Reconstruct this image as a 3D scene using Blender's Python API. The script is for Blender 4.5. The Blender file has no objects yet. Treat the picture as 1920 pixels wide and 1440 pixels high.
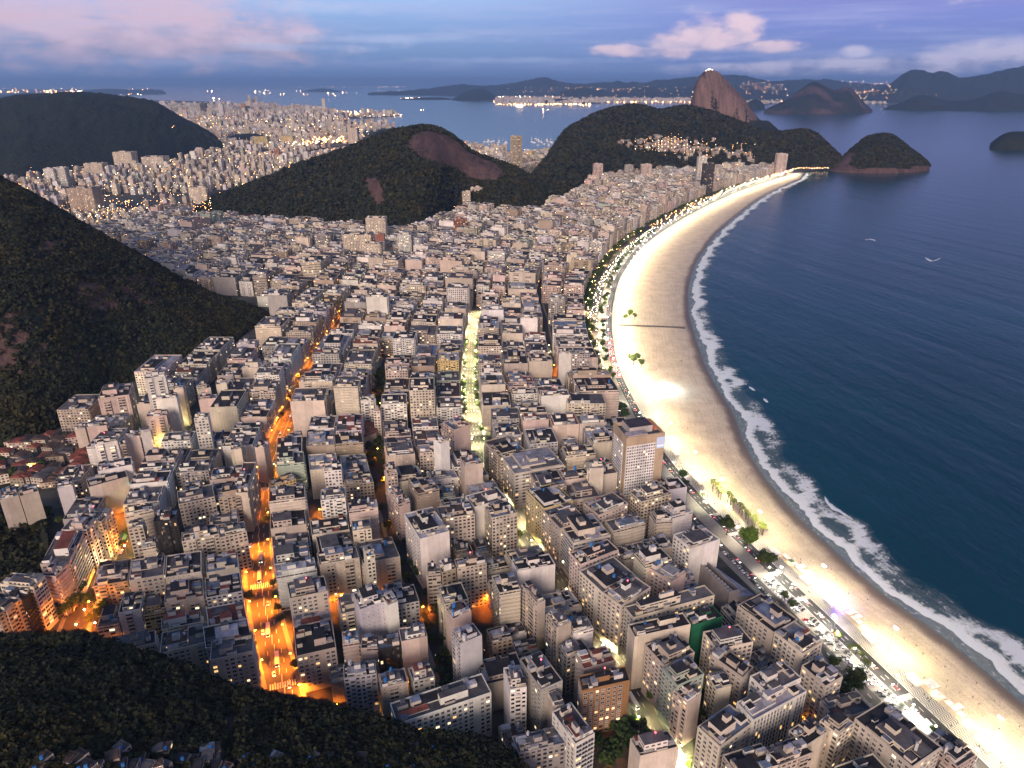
import bpy, math, random
import numpy as np
from mathutils import Vector, Matrix, noise
R = random.Random(7)
rad = math.radians
sc = bpy.context.scene
COL = sc.collection

# ------------------------------------------------------------------ camera, world, sun, exposure
F, H = 1333.0, 350.0
PITCH = math.atan(565 / F)
cam = bpy.data.cameras.new('camera')
camo = bpy.data.objects.new('camera', cam); COL.objects.link(camo)
camo.location = (0, 0, H); camo.rotation_euler = (math.pi / 2 - PITCH, 0, 0)
cam.sensor_width = 36; cam.lens = 36 * F / 1920; cam.clip_start = 1; cam.clip_end = 400000
sc.camera = camo
sc.view_settings.view_transform = 'Standard'; sc.view_settings.look = 'None'
sc.view_settings.gamma = 1; sc.view_settings.exposure = 0.34

def srgb(r, g, b):
    return tuple((c / 255 / 12.92 if c / 255 <= .04045 else ((c / 255 + .055) / 1.055) ** 2.4) for c in (r, g, b)) + (1,)

class NT:
    """small helper to write node trees"""
    def __init__(s, nt): s.nt = nt; s.N = nt.nodes; s.L = nt.links
    def n(s, typ, **kw):
        o = s.N.new(typ)
        for k, v in kw.items(): setattr(o, k, v)
        return o
    def put(s, sock, v):
        if isinstance(v, bpy.types.NodeSocket): s.L.new(v, sock)
        elif v is not None: sock.default_value = v
    def m(s, op, a, b=None, c=None, clamp=False):
        o = s.n('ShaderNodeMath', operation=op, use_clamp=clamp)
        for i, v in enumerate((a, b, c)):
            if v is not None: s.put(o.inputs[i], v)
        return o.outputs[0]
    def mix(s, f, a, b, typ='RGBA', blend='MIX'):
        o = s.n('ShaderNodeMix', data_type=typ)
        if typ == 'RGBA': o.blend_type = blend; ia, ib, out = o.inputs[6], o.inputs[7], o.outputs[2]
        else: ia, ib, out = o.inputs[2], o.inputs[3], o.outputs[0]
        s.put(o.inputs[0], f); s.put(ia, a); s.put(ib, b)
        return out
    def mr(s, v, a, b, c=0.0, d=1.0, smooth=False):
        o = s.n('ShaderNodeMapRange', interpolation_type='SMOOTHSTEP' if smooth else 'LINEAR')
        for i, x in enumerate((v, a, b, c, d)): s.put(o.inputs[i], x)
        return o.outputs[0]
    def noise(s, vec, scale, detail=3, rough=.5, dim='3D', w=None):
        o = s.n('ShaderNodeTexNoise', noise_dimensions=dim)
        if vec is not None: s.L.new(vec, o.inputs['Vector'])
        o.inputs['Scale'].default_value = scale; o.inputs['Detail'].default_value = detail
        o.inputs['Roughness'].default_value = rough
        return o.outputs[0]
    def ramp(s, v, stops):
        o = s.n('ShaderNodeValToRGB'); s.put(o.inputs[0], v)
        e = o.color_ramp.elements
        while len(e) < len(stops): e.new(.5)
        for i, (p, c) in enumerate(stops): e[i].position = p; e[i].color = c if len(c) == 4 else (*c, 1)
        return o.outputs[0]
    def sep(s, v):
        o = s.n('ShaderNodeSeparateXYZ'); s.L.new(v, o.inputs[0]); return o.outputs
    def comb(s, x, y, z):
        o = s.n('ShaderNodeCombineXYZ')
        for i, v in enumerate((x, y, z)): s.put(o.inputs[i], v)
        return o.outputs[0]

SUN_EL, SUN_AZ = 14.0, 200.0          # dusk glow low behind the camera
def build_world():
    w = bpy.data.worlds.new('World'); sc.world = w; w.use_nodes = True
    t = NT(w.node_tree); t.N.clear()
    out = t.n('ShaderNodeOutputWorld'); bg = t.n('ShaderNodeBackground')
    t.L.new(bg.outputs[0], out.inputs[0])
    tc = t.n('ShaderNodeTexCoord'); g = tc.outputs['Generated']
    x, y, z = t.sep(g)
    el = t.m('MULTIPLY', t.m('ARCSINE', z), 57.2958)
    az = t.m('MULTIPLY', t.m('ARCTAN2', x, y), 57.2958)
    e01 = t.mr(el, -2, 28)
    left = t.ramp(e01, [(0, srgb(84, 118, 170)), (.067, srgb(86, 118, 170)), (.12, srgb(98, 132, 184)), (.2, srgb(124, 155, 208)),
                        (.30, srgb(166, 194, 236)), (.5, srgb(104, 138, 190)), (1, srgb(60, 96, 142))])
    right = t.ramp(e01, [(0, srgb(78, 110, 168)), (.067, srgb(82, 112, 172)), (.13, srgb(94, 120, 186)), (.2, srgb(108, 122, 196)),
                         (.30, srgb(132, 128, 190)), (.5, srgb(84, 110, 168)), (1, srgb(44, 84, 130))])
    base = t.mix(t.mr(az, -8, 22, smooth=True), left, right)
    # afterglow all round the western half, behind the camera
    back = t.ramp(e01, [(0, srgb(232, 176, 158)), (.3, srgb(222, 182, 178)), (.7, srgb(180, 170, 196)), (1, srgb(120, 130, 165))])
    base = t.mix(t.mr(y, .35, -.5, smooth=True), base, back)
    zen = t.mr(z, .35, .9, smooth=True)
    base = t.mix(zen, base, srgb(92, 112, 152))
    # clouds : direction-space noise shaped by banks that stand in the sky
    cv = t.comb(t.m('MULTIPLY', az, .11), t.m('MULTIPLY', el, .26), 0.0)
    nz = t.noise(cv, 2.6, 8, .58)
    wob = t.m('SUBTRACT', t.noise(cv, 1.1, 3), .5)
    nf = t.noise(t.comb(t.m('MULTIPLY', az, .06), t.m('MULTIPLY', el, .9), 3.0), 1.5, 6, .55)
    def lump(px, py, sx, sy):
        a0 = math.degrees(math.atan2((px - 960) / F, math.cos(PITCH) - (py - 720) / F * math.sin(PITCH)))
        e0 = (153 - py) / 23.0 / math.sqrt(1 + ((px - 960) / F) ** 2)
        dx = t.m('DIVIDE', t.m('SUBTRACT', az, a0), sx); dy = t.m('DIVIDE', t.m('SUBTRACT', el, e0), sy)
        d = t.m('SQRT', t.m('ADD', t.m('MULTIPLY', dx, dx), t.m('MULTIPLY', dy, dy)))
        return t.mr(d, 0.1, 1.5, 1.0, 0.0)
    def bank(lumps):
        v = None
        for l in lumps:
            q = lump(*l); v = q if v is None else t.m('MAXIMUM', v, q)
        return v
    def cloud(base, v, lo, hi, col_lo, col_hi, e_a, e_b, strength=.85):
        m = t.mr(t.m('ADD', v, t.m('MULTIPLY', t.m('SUBTRACT', nz, .5), 1.5)), lo, hi, 0, strength, smooth=True)
        shade = t.mr(t.m('ADD', el, t.m('MULTIPLY', t.m('SUBTRACT', nz, .5), 7.0)), e_a, e_b)
        return t.mix(m, base, t.mix(shade, col_lo, col_hi))
    v = bank([(90, 62, 6.5, 3.0), (310, 42, 6.5, 4.2), (-60, 60, 7, 3), (450, 88, 7, 1.8), (200, 88, 10, 2.2)])
    base = cloud(base, v, .18, .82, srgb(118, 130, 172), srgb(196, 172, 194), .6, 3.6, .95)
    v = bank([(620, 40, 6, .7), (720, 85, 14, .45), (960, 118, 16, .35), (560, 98, 8, .5)])
    base = cloud(base, v, .45, 1.1, srgb(140, 160, 205), srgb(165, 182, 220), 1, 4, .6)
    v = bank([(1325, 82, 2.5, 1.5), (1262, 96, 3.0, .9), (1190, 104, 3.8, .5), (1380, 76, 2.0, 1.4), (1425, 98, 3.2, .5)])
    base = cloud(base, v, .27, .78, srgb(142, 146, 190), srgb(216, 190, 206), 1.0, 3.2, .95)
    v = bank([(1700, 126, 9, .6), (1880, 118, 8, .8), (1520, 132, 9, .5), (1606, 104, 1.0, .5), (1990, 112, 9, .9), (2200, 110, 12, 1.2)])
    base = cloud(base, v, .12, .75, srgb(118, 130, 178), srgb(186, 182, 212), .3, 1.6, .85)
    streak = t.m('MULTIPLY', t.mr(nf, .5, .72), t.m('MULTIPLY', t.mr(el, .4, 1.5), t.mr(el, 12, 5)))
    base = t.mix(t.m('MULTIPLY', streak, .35), base, srgb(172, 176, 216))
    sky = t.n('ShaderNodeTexSky', sky_type='NISHITA', sun_disc=False)
    sky.sun_elevation = rad(4); sky.sun_rotation = rad(SUN_AZ); sky.altitude = 350
    ms = t.n('ShaderNodeVectorMath', operation='SCALE'); t.L.new(sky.outputs[0], ms.inputs[0]); ms.inputs['Scale'].default_value = .012
    add = t.mix(1.0, base, ms.outputs[0], blend='ADD')
    t.L.new(add, bg.inputs[0]); bg.inputs[1].default_value = 1.0
build_world()
sl = bpy.data.lights.new('sun', 'SUN'); sl.energy = 3.3; sl.angle = rad(26); sl.color = (1, .78, .64)
so = bpy.data.objects.new('sun', sl); COL.objects.link(so)
so.rotation_euler = (rad(90 - 24), 0, rad(-12))   # light travels away from the camera, a little to the right

# ------------------------------------------------------------------ camera geometry helpers (pixel of the 1920 x 1440 photo -> ground)
CP, SP = math.cos(PITCH), math.sin(PITCH)
def un(px, py, z=0.0):
    x = (px - 960) / F; y = -(py - 720) / F
    t = (z - H) / (-SP + y * CP)
    return (x * t, (CP + y * SP) * t)
def pt(px, py, Y):
    """world point on the pixel's ray at forward distance Y"""
    x = (px - 960) / F; y = -(py - 720) / F
    t = Y / (CP + y * SP)
    return (x * t, Y, H + (-SP + y * CP) * t)
def proj(x, y, z):
    d = y * CP + (H - z) * SP
    if d < 1: return (-9999, -9999, d)
    u = y * SP - (H - z) * CP
    return (960 + F * x / d, 720 - F * u / d, d)
def catmull(P, n=12):
    o = []
    for i in range(len(P) - 1):
        a = P[max(i - 1, 0)]; b = P[i]; c = P[i + 1]; d = P[min(i + 2, len(P) - 1)]
        for k in range(n):
            t = k / n
            o.append(tuple(.5 * ((2 * b[j]) + (-a[j] + c[j]) * t + (2 * a[j] - 5 * b[j] + 4 * c[j] - d[j]) * t * t + (-a[j] + 3 * b[j] - 3 * c[j] + d[j]) * t ** 3) for j in range(len(b))))
    o.append(P[-1]); return o

# the beach curve: kerb between the seaward lanes and the promenade; s = metres along it, t = metres inland
BW = [(330, 60), (309, 140)] + [un(*p) for p in [(2100, 1660), (1920, 1500), (1735, 1327), (1590, 1190), (1500, 1105), (1430, 1040), (1310, 925), (1240, 840), (1200, 770), (1165, 700), (1150, 640), (1150, 570), (1170, 510), (1215, 455), (1290, 405), (1370, 365), (1440, 340), (1500, 322)]]
BC = np.array(catmull(BW, 12)); SEG = BC[1:] - BC[:-1]; SL = np.hypot(SEG[:, 0], SEG[:, 1])
SCUM = np.concatenate([[0], np.cumsum(SL)])
S0 = SCUM[24]; SCUM = SCUM - S0              # s = 0 at the third control point
SMAX = SCUM[-1]
NRM = np.stack([-SEG[:, 1], SEG[:, 0]], 1) / SL[:, None]
NV = np.vstack([NRM[:1], (NRM[1:] + NRM[:-1]) / 2, NRM[-1:]])
for _ in range(30): NV[1:-1] = (NV[:-2] + NV[1:-1] * 2 + NV[2:]) / 4
NV /= np.hypot(NV[:, 0], NV[:, 1])[:, None]
def P(s, t):
    i = int(np.clip(np.searchsorted(SCUM, s) - 1, 0, len(SL) - 1))
    f = (s - SCUM[i]) / SL[i]
    c = BC[i] + SEG[i] * f; n = NV[i] * (1 - min(max(f, 0), 1)) + NV[i + 1] * min(max(f, 0), 1)
    return (c[0] + n[0] * t, c[1] + n[1] * t)
def ST(x, y):
    q = np.array([x, y]) - BC[:-1]
    f = np.clip((q * SEG).sum(1) / SL ** 2, 0, 1)
    d = np.hypot(*(np.array([x, y]) - (BC[:-1] + SEG * f[:, None])).T)
    i = int(np.argmin(d))
    sg = -SEG[i][1] * q[i][0] + SEG[i][0] * q[i][1]
    return (SCUM[i] + f[i] * SL[i], math.copysign(d[i], sg))
def tab(T):
    xs, ys = zip(*T); return lambda s: float(np.interp(s, xs, ys))
OFF = 0.0
T_FRONT = tab([(-200, 33), (300, 34), (420, 30), (520, 30), (700, 40), (830, 44), (1000, 52), (1240, 58), (1580, 62), (2100, 62), (3200, 40)])
T_YEL = tab([(-200, 170), (144, 168), (198, 162), (214, 163), (281, 165), (334, 169), (398, 176), (421, 181), (458, 187), (525, 194), (703, 199), (931, 225), (1200, 235), (1600, 240), (3200, 170)])
T_DARK = tab([(-200, 268), (229, 269), (284, 270), (391, 280), (473, 296), (568, 304), (655, 309), (900, 330), (1200, 345), (1600, 350), (3200, 300)])
T_ORA = tab([(-200, 345), (222, 367), (308, 380), (398, 392), (443, 395), (559, 401), (645, 406), (765, 414), (864, 431), (1200, 450), (1600, 460), (3200, 420)])
T_S4 = tab([(-200, 100), (520, 82), (568, 84), (615, 88), (740, 92), (880, 108), (983, 130), (1133, 146), (1265, 149), (1700, 150), (3200, 105)])
T_LEFT = tab([(-200, 498), (3200, 560)])

# ------------------------------------------------------------------ mesh builder
class MB:
    def __init__(s): s.v = []; s.f = []; s.mat = []; s.tint = []; s.sty = []; s.uv = []
    def quad(s, a, b, c, d, mat=0, tint=(1, 1, 1), sty=0.0, uv=None):
        i = len(s.v); s.v += [a, b, c, d]; s.f.append((i, i + 1, i + 2, i + 3))
        s.mat.append(mat); s.tint.append(tint); s.sty.append(sty)
        s.uv += uv or [(0, 0), (1, 0), (1, 1), (0, 1)]
    def prism(s, Q, z0, z1, mat=0, tint=(1, 1, 1), sty=0.0, top=True, topmat=None, toptint=None, styles=None, seed=0, bottom=False):
        """Q: 4 ground corners counter-clockwise"""
        n = len(Q)
        for k in range(n):
            a, b = Q[k], Q[(k + 1) % n]
            L = math.hypot(b[0] - a[0], b[1] - a[1])
            st = styles[k] if styles else sty
            nb = max(1, round(L / 3.2)); u0 = seed * 64.0; u1 = u0 + nb
            s.quad((a[0], a[1], z0), (b[0], b[1], z0), (b[0], b[1], z1), (a[0], a[1], z1), mat, tint, st,
                   [(u0, z0 / 3.1 - z1 / 3.1), (u1, z0 / 3.1 - z1 / 3.1), (u1, 0), (u0, 0)])
        if top: s.quad(*[(q[0], q[1], z1) for q in Q], mat if topmat is None else topmat, toptint or tint, 0.0, [(q[0], q[1]) for q in Q])
        if bottom: s.quad(*[(q[0], q[1], z0) for q in reversed(Q)], mat, tint, 0.0)
    def box(s, x0, y0, z0, x1, y1, z1, **kw):
        s.prism([(x0, y0), (x1, y0), (x1, y1), (x0, y1)], z0, z1, **kw)
    def tube(s, pts, r, n=6, mat=0, tint=(1, 1, 1)):
        rings = []
        for i, p in enumerate(pts):
            p = Vector(p); d = (Vector(pts[min(i + 1, len(pts) - 1)]) - Vector(pts[max(i - 1, 0)])).normalized()
            a = d.orthogonal().normalized(); b = d.cross(a); rr = r[i] if isinstance(r, (list, tuple)) else r
            rings.append([p + (a * math.cos(6.2832 * k / n) + b * math.sin(6.2832 * k / n)) * rr for k in range(n)])
        for A, B in zip(rings, rings[1:]):
            for k in range(n):
                s.quad(tuple(A[k]), tuple(A[(k + 1) % n]), tuple(B[(k + 1) % n]), tuple(B[k]), mat, tint)
    def ball(s, c, r, mat=0, tint=(1, 1, 1), n=8, m=5):
        for j in range(m):
            for k in range(n):
                q = []
                for jj, kk in ((j, k), (j, k + 1), (j + 1, k + 1), (j + 1, k)):
                    th = -math.pi / 2 + math.pi * jj / m; ph = 6.2832 * kk / n
                    q.append((c[0] + r[0] * math.cos(th) * math.cos(ph), c[1] + r[1] * math.cos(th) * math.sin(ph), c[2] + r[2] * math.sin(th)))
                s.quad(*q, mat, tint)
    def build(s, name, mats, parent=None, loc=(0, 0, 0), smooth=False, origin=None):
        me = bpy.data.meshes.new(name); nf = len(s.f)
        V = np.array(s.v, dtype=np.float32)
        if origin is not None: V = V - np.array(origin, dtype=np.float32)
        me.vertices.add(len(V)); me.vertices.foreach_set('co', V.ravel())
        me.loops.add(nf * 4); me.loops.foreach_set('vertex_index', np.array(s.f, dtype=np.int32).ravel())
        me.polygons.add(nf); me.polygons.foreach_set('loop_start', np.arange(nf, dtype=np.int32) * 4)
        me.polygons.foreach_set('material_index', np.array(s.mat, dtype=np.int32))
        uvl = me.uv_layers.new(name='UVMap'); uvl.data.foreach_set('uv', np.array(s.uv, dtype=np.float32).ravel())
        a = me.attributes.new('tint', 'FLOAT_COLOR', 'FACE')
        tt = np.ones((nf, 4), dtype=np.float32); tt[:, :3] = np.array(s.tint, dtype=np.float32); a.data.foreach_set('color', tt.ravel())
        a = me.attributes.new('sty', 'FLOAT', 'FACE'); a.data.foreach_set('value', np.array(s.sty, dtype=np.float32))
        me.update(calc_edges=True)
        if smooth: me.polygons.foreach_set('use_smooth', np.ones(nf, dtype=bool))
        for m in (mats if isinstance(mats, list) else [mats]): me.materials.append(m)
        return link(name, me, parent, loc)
def link(name, data, parent=None, loc=(0, 0, 0), rz=0.0):
    o = bpy.data.objects.new(name, data); COL.objects.link(o)
    if parent is not None: o.parent = parent
    o.location = loc
    if rz: o.rotation_euler = (0, 0, rz)
    return o
def tag(o, label=None, cat=None, group=None, kind=None):
    if label: o['label'] = label
    if cat: o['category'] = cat
    if group: o['group'] = group
    if kind: o['kind'] = kind
    return o
def copy_tree(o, parent=None):
    c = o.copy(); COL.objects.link(c)
    if parent is not None: c.parent = parent
    for ch in KIDS.get(o.name, []): copy_tree(ch, c)
    return c
KIDS = {}
def kids(o, lst): KIDS[o.name] = lst
def numgrid(name, Vg, mats, kind=None, smooth=True, attrs=None, uv=None, parent=None):
    """Vg: (n, m, 3) grid -> mesh"""
    n, m = Vg.shape[:2]
    me = bpy.data.meshes.new(name)
    me.vertices.add(n * m); me.vertices.foreach_set('co', Vg.astype(np.float32).ravel())
    i = np.arange(n * m).reshape(n, m)
    Fc = np.stack([i[:-1, :-1], i[1:, :-1], i[1:, 1:], i[:-1, 1:]], -1).reshape(-1, 4)
    nf = len(Fc); me.loops.add(nf * 4); me.loops.foreach_set('vertex_index', Fc.astype(np.int32).ravel())
    me.polygons.add(nf); me.polygons.foreach_set('loop_start', np.arange(nf, dtype=np.int32) * 4)
    me.update(calc_edges=True)
    if smooth: me.polygons.foreach_set('use_smooth', np.ones(nf, dtype=bool))
    if attrs:
        for k, A in attrs.items():
            a = me.attributes.new(k, 'FLOAT', 'POINT'); a.data.foreach_set('value', A.astype(np.float32).ravel())
    if uv is not None:
        ul = me.uv_layers.new(name='UVMap'); ul.data.foreach_set('uv', uv.reshape(-1, 2)[Fc.ravel()].astype(np.float32).ravel())
    for mm in (mats if isinstance(mats, list) else [mats]): me.materials.append(mm)
    o = link(name, me, parent)
    if kind: o['kind'] = kind
    return o

# ------------------------------------------------------------------ materials
def newmat(name):
    m = bpy.data.materials.new(name); m.use_nodes = True; t = NT(m.node_tree); t.N.clear()
    out = t.n('ShaderNodeOutputMaterial'); b = t.n('ShaderNodeBsdfPrincipled'); t.L.new(b.outputs[0], out.inputs[0])
    t.out = out; t.b = b; return m, t
def simple(name, col, rough=.8, metal=0, spec=.3, var=.25, scale=.6, emit=None, es=0):
    m, t = newmat(name)
    g = t.n('ShaderNodeNewGeometry').outputs['Position']
    nz = t.noise(g, scale, 4, .6)
    c = t.mix(1.0, (*col, 1), t.mix(nz, (1 - var, 1 - var, 1 - var, 1), (1 + var, 1 + var, 1 + var, 1)), blend='MULTIPLY')
    t.L.new(c, t.b.inputs['Base Color']); t.b.inputs['Roughness'].default_value = rough
    t.b.inputs['Metallic'].default_value = metal; t.b.inputs['Specular IOR Level'].default_value = spec
    if emit: t.b.inputs['Emission Color'].default_value = (*emit, 1); t.b.inputs['Emission Strength'].default_value = es
    return m
def emis(name, col, s): return simple(name, (.5, .5, .5), emit=col, es=s, var=.05)

def wall_material():
    m, t = newmat('plaster_wall')
    at = t.n('ShaderNodeAttribute', attribute_name='tint').outputs['Color']
    sty = t.n('ShaderNodeAttribute', attribute_name='sty').outputs['Fac']
    uvn = t.n('ShaderNodeUVMap', uv_map='UVMap').outputs[0]
    u, v, _ = t.sep(uvn)
    fu = t.m('FRACT', u); fv = t.m('FRACT', v)
    def band(x, a, b): return t.m('MULTIPLY', t.m('GREATER_THAN', x, a), t.m('LESS_THAN', x, b))
    cell = t.comb(t.m('FLOOR', u), t.m('FLOOR', v), 0.0)
    wn = t.n('ShaderNodeTexWhiteNoise', noise_dimensions='2D'); t.L.new(cell, wn.inputs['Vector'])
    r1 = wn.outputs['Value']; r2 = t.sep(wn.outputs['Color'])[1]
    grid = t.m('MULTIPLY', band(fu, .2, .8), band(fv, .28, .78))
    rib = t.m('MULTIPLY', band(fu, .05, .95), band(fv, .34, .86))
    col_ = t.m('MULTIPLY', band(fu, .3, .7), band(fv, .12, .9))
    sm = t.m('MULTIPLY', band(fu, .44, .6), band(fv, .42, .62))
    def is_(k): return t.m('COMPARE', sty, float(k), .4)
    mask = t.m('ADD', t.m('ADD', t.m('MULTIPLY', grid, is_(1)), t.m('MULTIPLY', rib, is_(2))), t.m('ADD', t.m('MULTIPLY', col_, is_(3)), t.m('MULTIPLY', sm, is_(4))))
    # some bays have no window
    mask = t.m('MULTIPLY', mask, t.m('GREATER_THAN', r2, .10))
    mask = t.m('MULTIPLY', mask, t.m('LESS_THAN', v, -.35))
    pos = t.n('ShaderNodeNewGeometry').outputs['Position']
    grime = t.noise(pos, .12, 5, .62); fine = t.noise(pos, .9, 3, .6)
    streak = t.noise(t.comb(t.m('MULTIPLY', u, 1.3), t.m('MULTIPLY', v, .07), 0.0), 3.0, 4, .6)
    k = t.m('ADD', t.m('ADD', t.m('MULTIPLY', grime, .5), t.m('MULTIPLY', streak, .34)), t.m('MULTIPLY', fine, .16))
    kk = t.mr(k, .3, .7, .70, 1.18)
    # slab edge lines at each floor
    line = t.m('MULTIPLY', t.m('LESS_THAN', fv, .07), t.m('GREATER_THAN', sty, .5))
    kk = t.m('MULTIPLY', kk, t.m('SUBTRACT', 1.0, t.m('MULTIPLY', line, .16)))
    wc1 = t.n('ShaderNodeTexWhiteNoise', noise_dimensions='1D'); t.L.new(t.m('FLOOR', t.m('MULTIPLY', u, .34)), wc1.inputs['W'])
    kk = t.m('MULTIPLY', kk, t.mr(wc1.outputs['Value'], 0, 1, .84, 1.1))
    kc = t.comb(kk, kk, kk)
    wc = t.mix(1.0, at, kc, blend='MULTIPLY')
    gl = t.mix(t.m('GREATER_THAN', r1, .78), (.018, .018, .022, 1), (.16, .14, .13, 1))
    gl = t.mix(t.m('LESS_THAN', r1, .2), gl, (.06, .06, .065, 1))
    c = t.mix(mask, wc, gl)
    t.L.new(c, t.b.inputs['Base Color'])
    t.L.new(t.mr(mask, 0, 1, .85, .22), t.b.inputs['Roughness']); t.b.inputs['Specular IOR Level'].default_value = .35
    lit = t.m('MULTIPLY', mask, t.m('GREATER_THAN', r1, .94))
    warm = t.mix(r2, (1, .52, .16, 1), (1, .84, .55, 1))
    t.L.new(warm, t.b.inputs['Emission Color']); t.L.new(t.m('MULTIPLY', lit, t.mr(r2, .1, 1, .5, 1.7)), t.b.inputs['Emission Strength'])
    return m
def roof_material():
    m, t = newmat('roof_deck')
    at = t.n('ShaderNodeAttribute', attribute_name='tint').outputs['Color']
    pos = t.n('ShaderNodeNewGeometry').outputs['Position']
    a = t.noise(pos, .16, 5, .65); b = t.noise(pos, 1.6, 3, .6)
    vor = t.n('ShaderNodeTexVoronoi', distance='CHEBYCHEV'); vor.inputs['Scale'].default_value = .22; t.L.new(pos, vor.inputs['Vector'])
    pr = t.sep(vor.outputs['Color'])[0]
    k = t.m('MULTIPLY', t.mr(t.m('ADD', t.m('MULTIPLY', a, .7), t.m('MULTIPLY', b, .3)), .3, .7, .55, 1.4), t.mr(pr, 0, 1, .7, 1.25))
    c = t.mix(1.0, at, t.comb(k, k, k), blend='MULTIPLY')
    t.L.new(c, t.b.inputs['Base Color']); t.b.inputs['Roughness'].default_value = .8; t.b.inputs['Specular IOR Level'].default_value = .3
    return m
M_WALL = wall_material(); M_ROOF = roof_material()
M_TRIM = simple('pale_trim', (.55, .54, .52), .7)
M_GLASS = simple('window_glass', (.03, .033, .04), .15, spec=.5, var=.3)
M_CURT = simple('curtained_glass', (.22, .2, .18), .4, var=.4, scale=.3)
M_LIT = emis('lit_window', (1, .55, .17), 1.1)
M_LIT2 = emis('lit_window_pale', (1, .76, .42), 1.4)
M_STEEL = simple('painted_steel', (.25, .25, .26), .5)
M_TANKB = simple('blue_tank', (.03, .16, .42), .5)
M_TANKC = simple('cement_tank', (.4, .39, .38), .8)
M_GREENNET = simple('green_netting', (.012, .11, .055), .85, var=.5, scale=.2)
M_ASPH = simple('asphalt', (.045, .043, .042), .75, var=.35, scale=.15)
M_PAVE = simple('paving', (.20, .185, .17), .85, var=.3, scale=.3)
M_PAINT = simple('road_paint', (.62, .60, .56), .7)
M_LAMPW = emis('lamp_white', (1, .93, .80), 60)
M_LAMPO = emis('lamp_sodium', (1, .36, .05), 30)
M_LAMPY = emis('lamp_warm', (1, .80, .42), 25)
M_RED = emis('red_beacon', (1, .04, .05), 9)
M_TAIL = emis('tail_light', (1, .05, .07), 9)
M_HEAD = emis('head_light', (1, .88, .70), 14)
M_TRUNK = simple('bark', (.07, .05, .035), .9)
M_TENT = simple('tent_canvas', (.72, .72, .70), .7, var=.1)
M_TENTG = simple('green_canvas', (.10, .22, .13), .7)
M_PURPLE = emis('purple_neon', (.16, .05, 1), 7)
M_SKIN = simple('skin', (.22, .12, .07), .7)
M_TERRA = simple('terracotta_tiles', (.22, .075, .045), .85, var=.4, scale=1.2)
M_POOL = simple('pool_water', (.03, .30, .38), .1, spec=.5)

def leaf_material(name, c1, c2):
    m, t = newmat(name)
    pos = t.n('ShaderNodeNewGeometry').outputs['Position']
    a = t.noise(pos, .35, 4, .7); rn = t.n('ShaderNodeNewGeometry').outputs['Random Per Island']
    f = t.mr(t.m('ADD', t.m('MULTIPLY', a, .7), t.m('MULTIPLY', rn, .3)), .25, .75)
    lo = t.noise(pos, .013, 4, .6); mid = t.noise(pos, .06, 3, .6)
    f = t.m('MULTIPLY', f, t.mr(mid, .35, .65, .45, 1.25))
    cc_ = t.mix(f, (*c1, 1), (*c2, 1)); cc_ = t.mix(t.mr(lo, .42, .62), cc_, t.mix(1.0, cc_, (1.5, 1.12, .75, 1), blend='MULTIPLY'))
    t.L.new(cc_, t.b.inputs['Base Color']); t.b.inputs['Roughness'].default_value = .7
    t.b.inputs['Specular IOR Level'].default_value = .15
    return m
M_LEAF = leaf_material('leaves', (.018, .035, .012), (.05, .085, .025))
M_LEAFB = leaf_material('bright_leaves', (.04, .09, .015), (.09, .17, .03))
M_FOREST = leaf_material('forest_leaves', (.010, .014, .008), (.036, .041, .020))

def hill_material(name, rockcol=(.10, .062, .055), vert=False, far=False, amp=1.0, forest=((.009, .012, .008), (.027, .030, .016))):
    m, t = newmat(name)
    pos = t.n('ShaderNodeNewGeometry').outputs['Position']
    rk = t.n('ShaderNodeAttribute', attribute_name='rock').outputs['Fac']
    a = t.noise(pos, .011, 6, .65); b = t.noise(pos, .09, 5, .7)
    fo = t.mix(t.mr(t.m('ADD', t.m('MULTIPLY', a, .45), t.m('MULTIPLY', b, .55)), .35, .65), (*forest[0], 1), (*forest[1], 1))
    x, y, z = t.sep(pos)
    st = t.noise(t.comb(t.m('MULTIPLY', x, .045 if vert else .03), t.m('MULTIPLY', y, .006), t.m('MULTIPLY', z, .003 if vert else .006)), 1.4, 6, .72)
    d = tuple(c * .42 for c in rockcol)
    ro = t.mix(t.mr(st, .40, .60), (*d, 1), (*rockcol, 1))
    ro = t.mix(t.mr(b, .35, .7), ro, t.mix(.5, ro, (*[c * 1.3 for c in rockcol], 1)))
    mk = t.mr(t.m('ADD', rk, t.m('MULTIPLY', t.m('SUBTRACT', b, .5), 1.0)), .47, .55, smooth=True)
    t.L.new(t.mix(mk, fo, ro), t.b.inputs['Base Color']); t.b.inputs['Roughness'].default_value = .9
    t.b.inputs['Specular IOR Level'].default_value = .12
    vo = t.n('ShaderNodeTexVoronoi'); vo.inputs['Scale'].default_value = .11 if not far else .04; t.L.new(pos, vo.inputs['Vector'])
    bp = t.n('ShaderNodeBump'); bp.inputs['Distance'].default_value = 5 * amp; bp.inputs['Strength'].default_value = .9
    hgt = t.m('ADD', t.m('MULTIPLY', vo.outputs['Distance'], t.m('SUBTRACT', -1.0, t.m('MULTIPLY', mk, -.85))), t.m('MULTIPLY', b, 1.2))
    t.L.new(hgt, bp.inputs['Height']); t.L.new(bp.outputs[0], t.b.inputs['Normal'])
    return m
M_HILL = hill_material('forest_hill'); M_HILLFAR = hill_material('far_hill', far=True)
M_SUGAR = hill_material('granite_dome', rockcol=(.17, .11, .095), vert=True)

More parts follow.
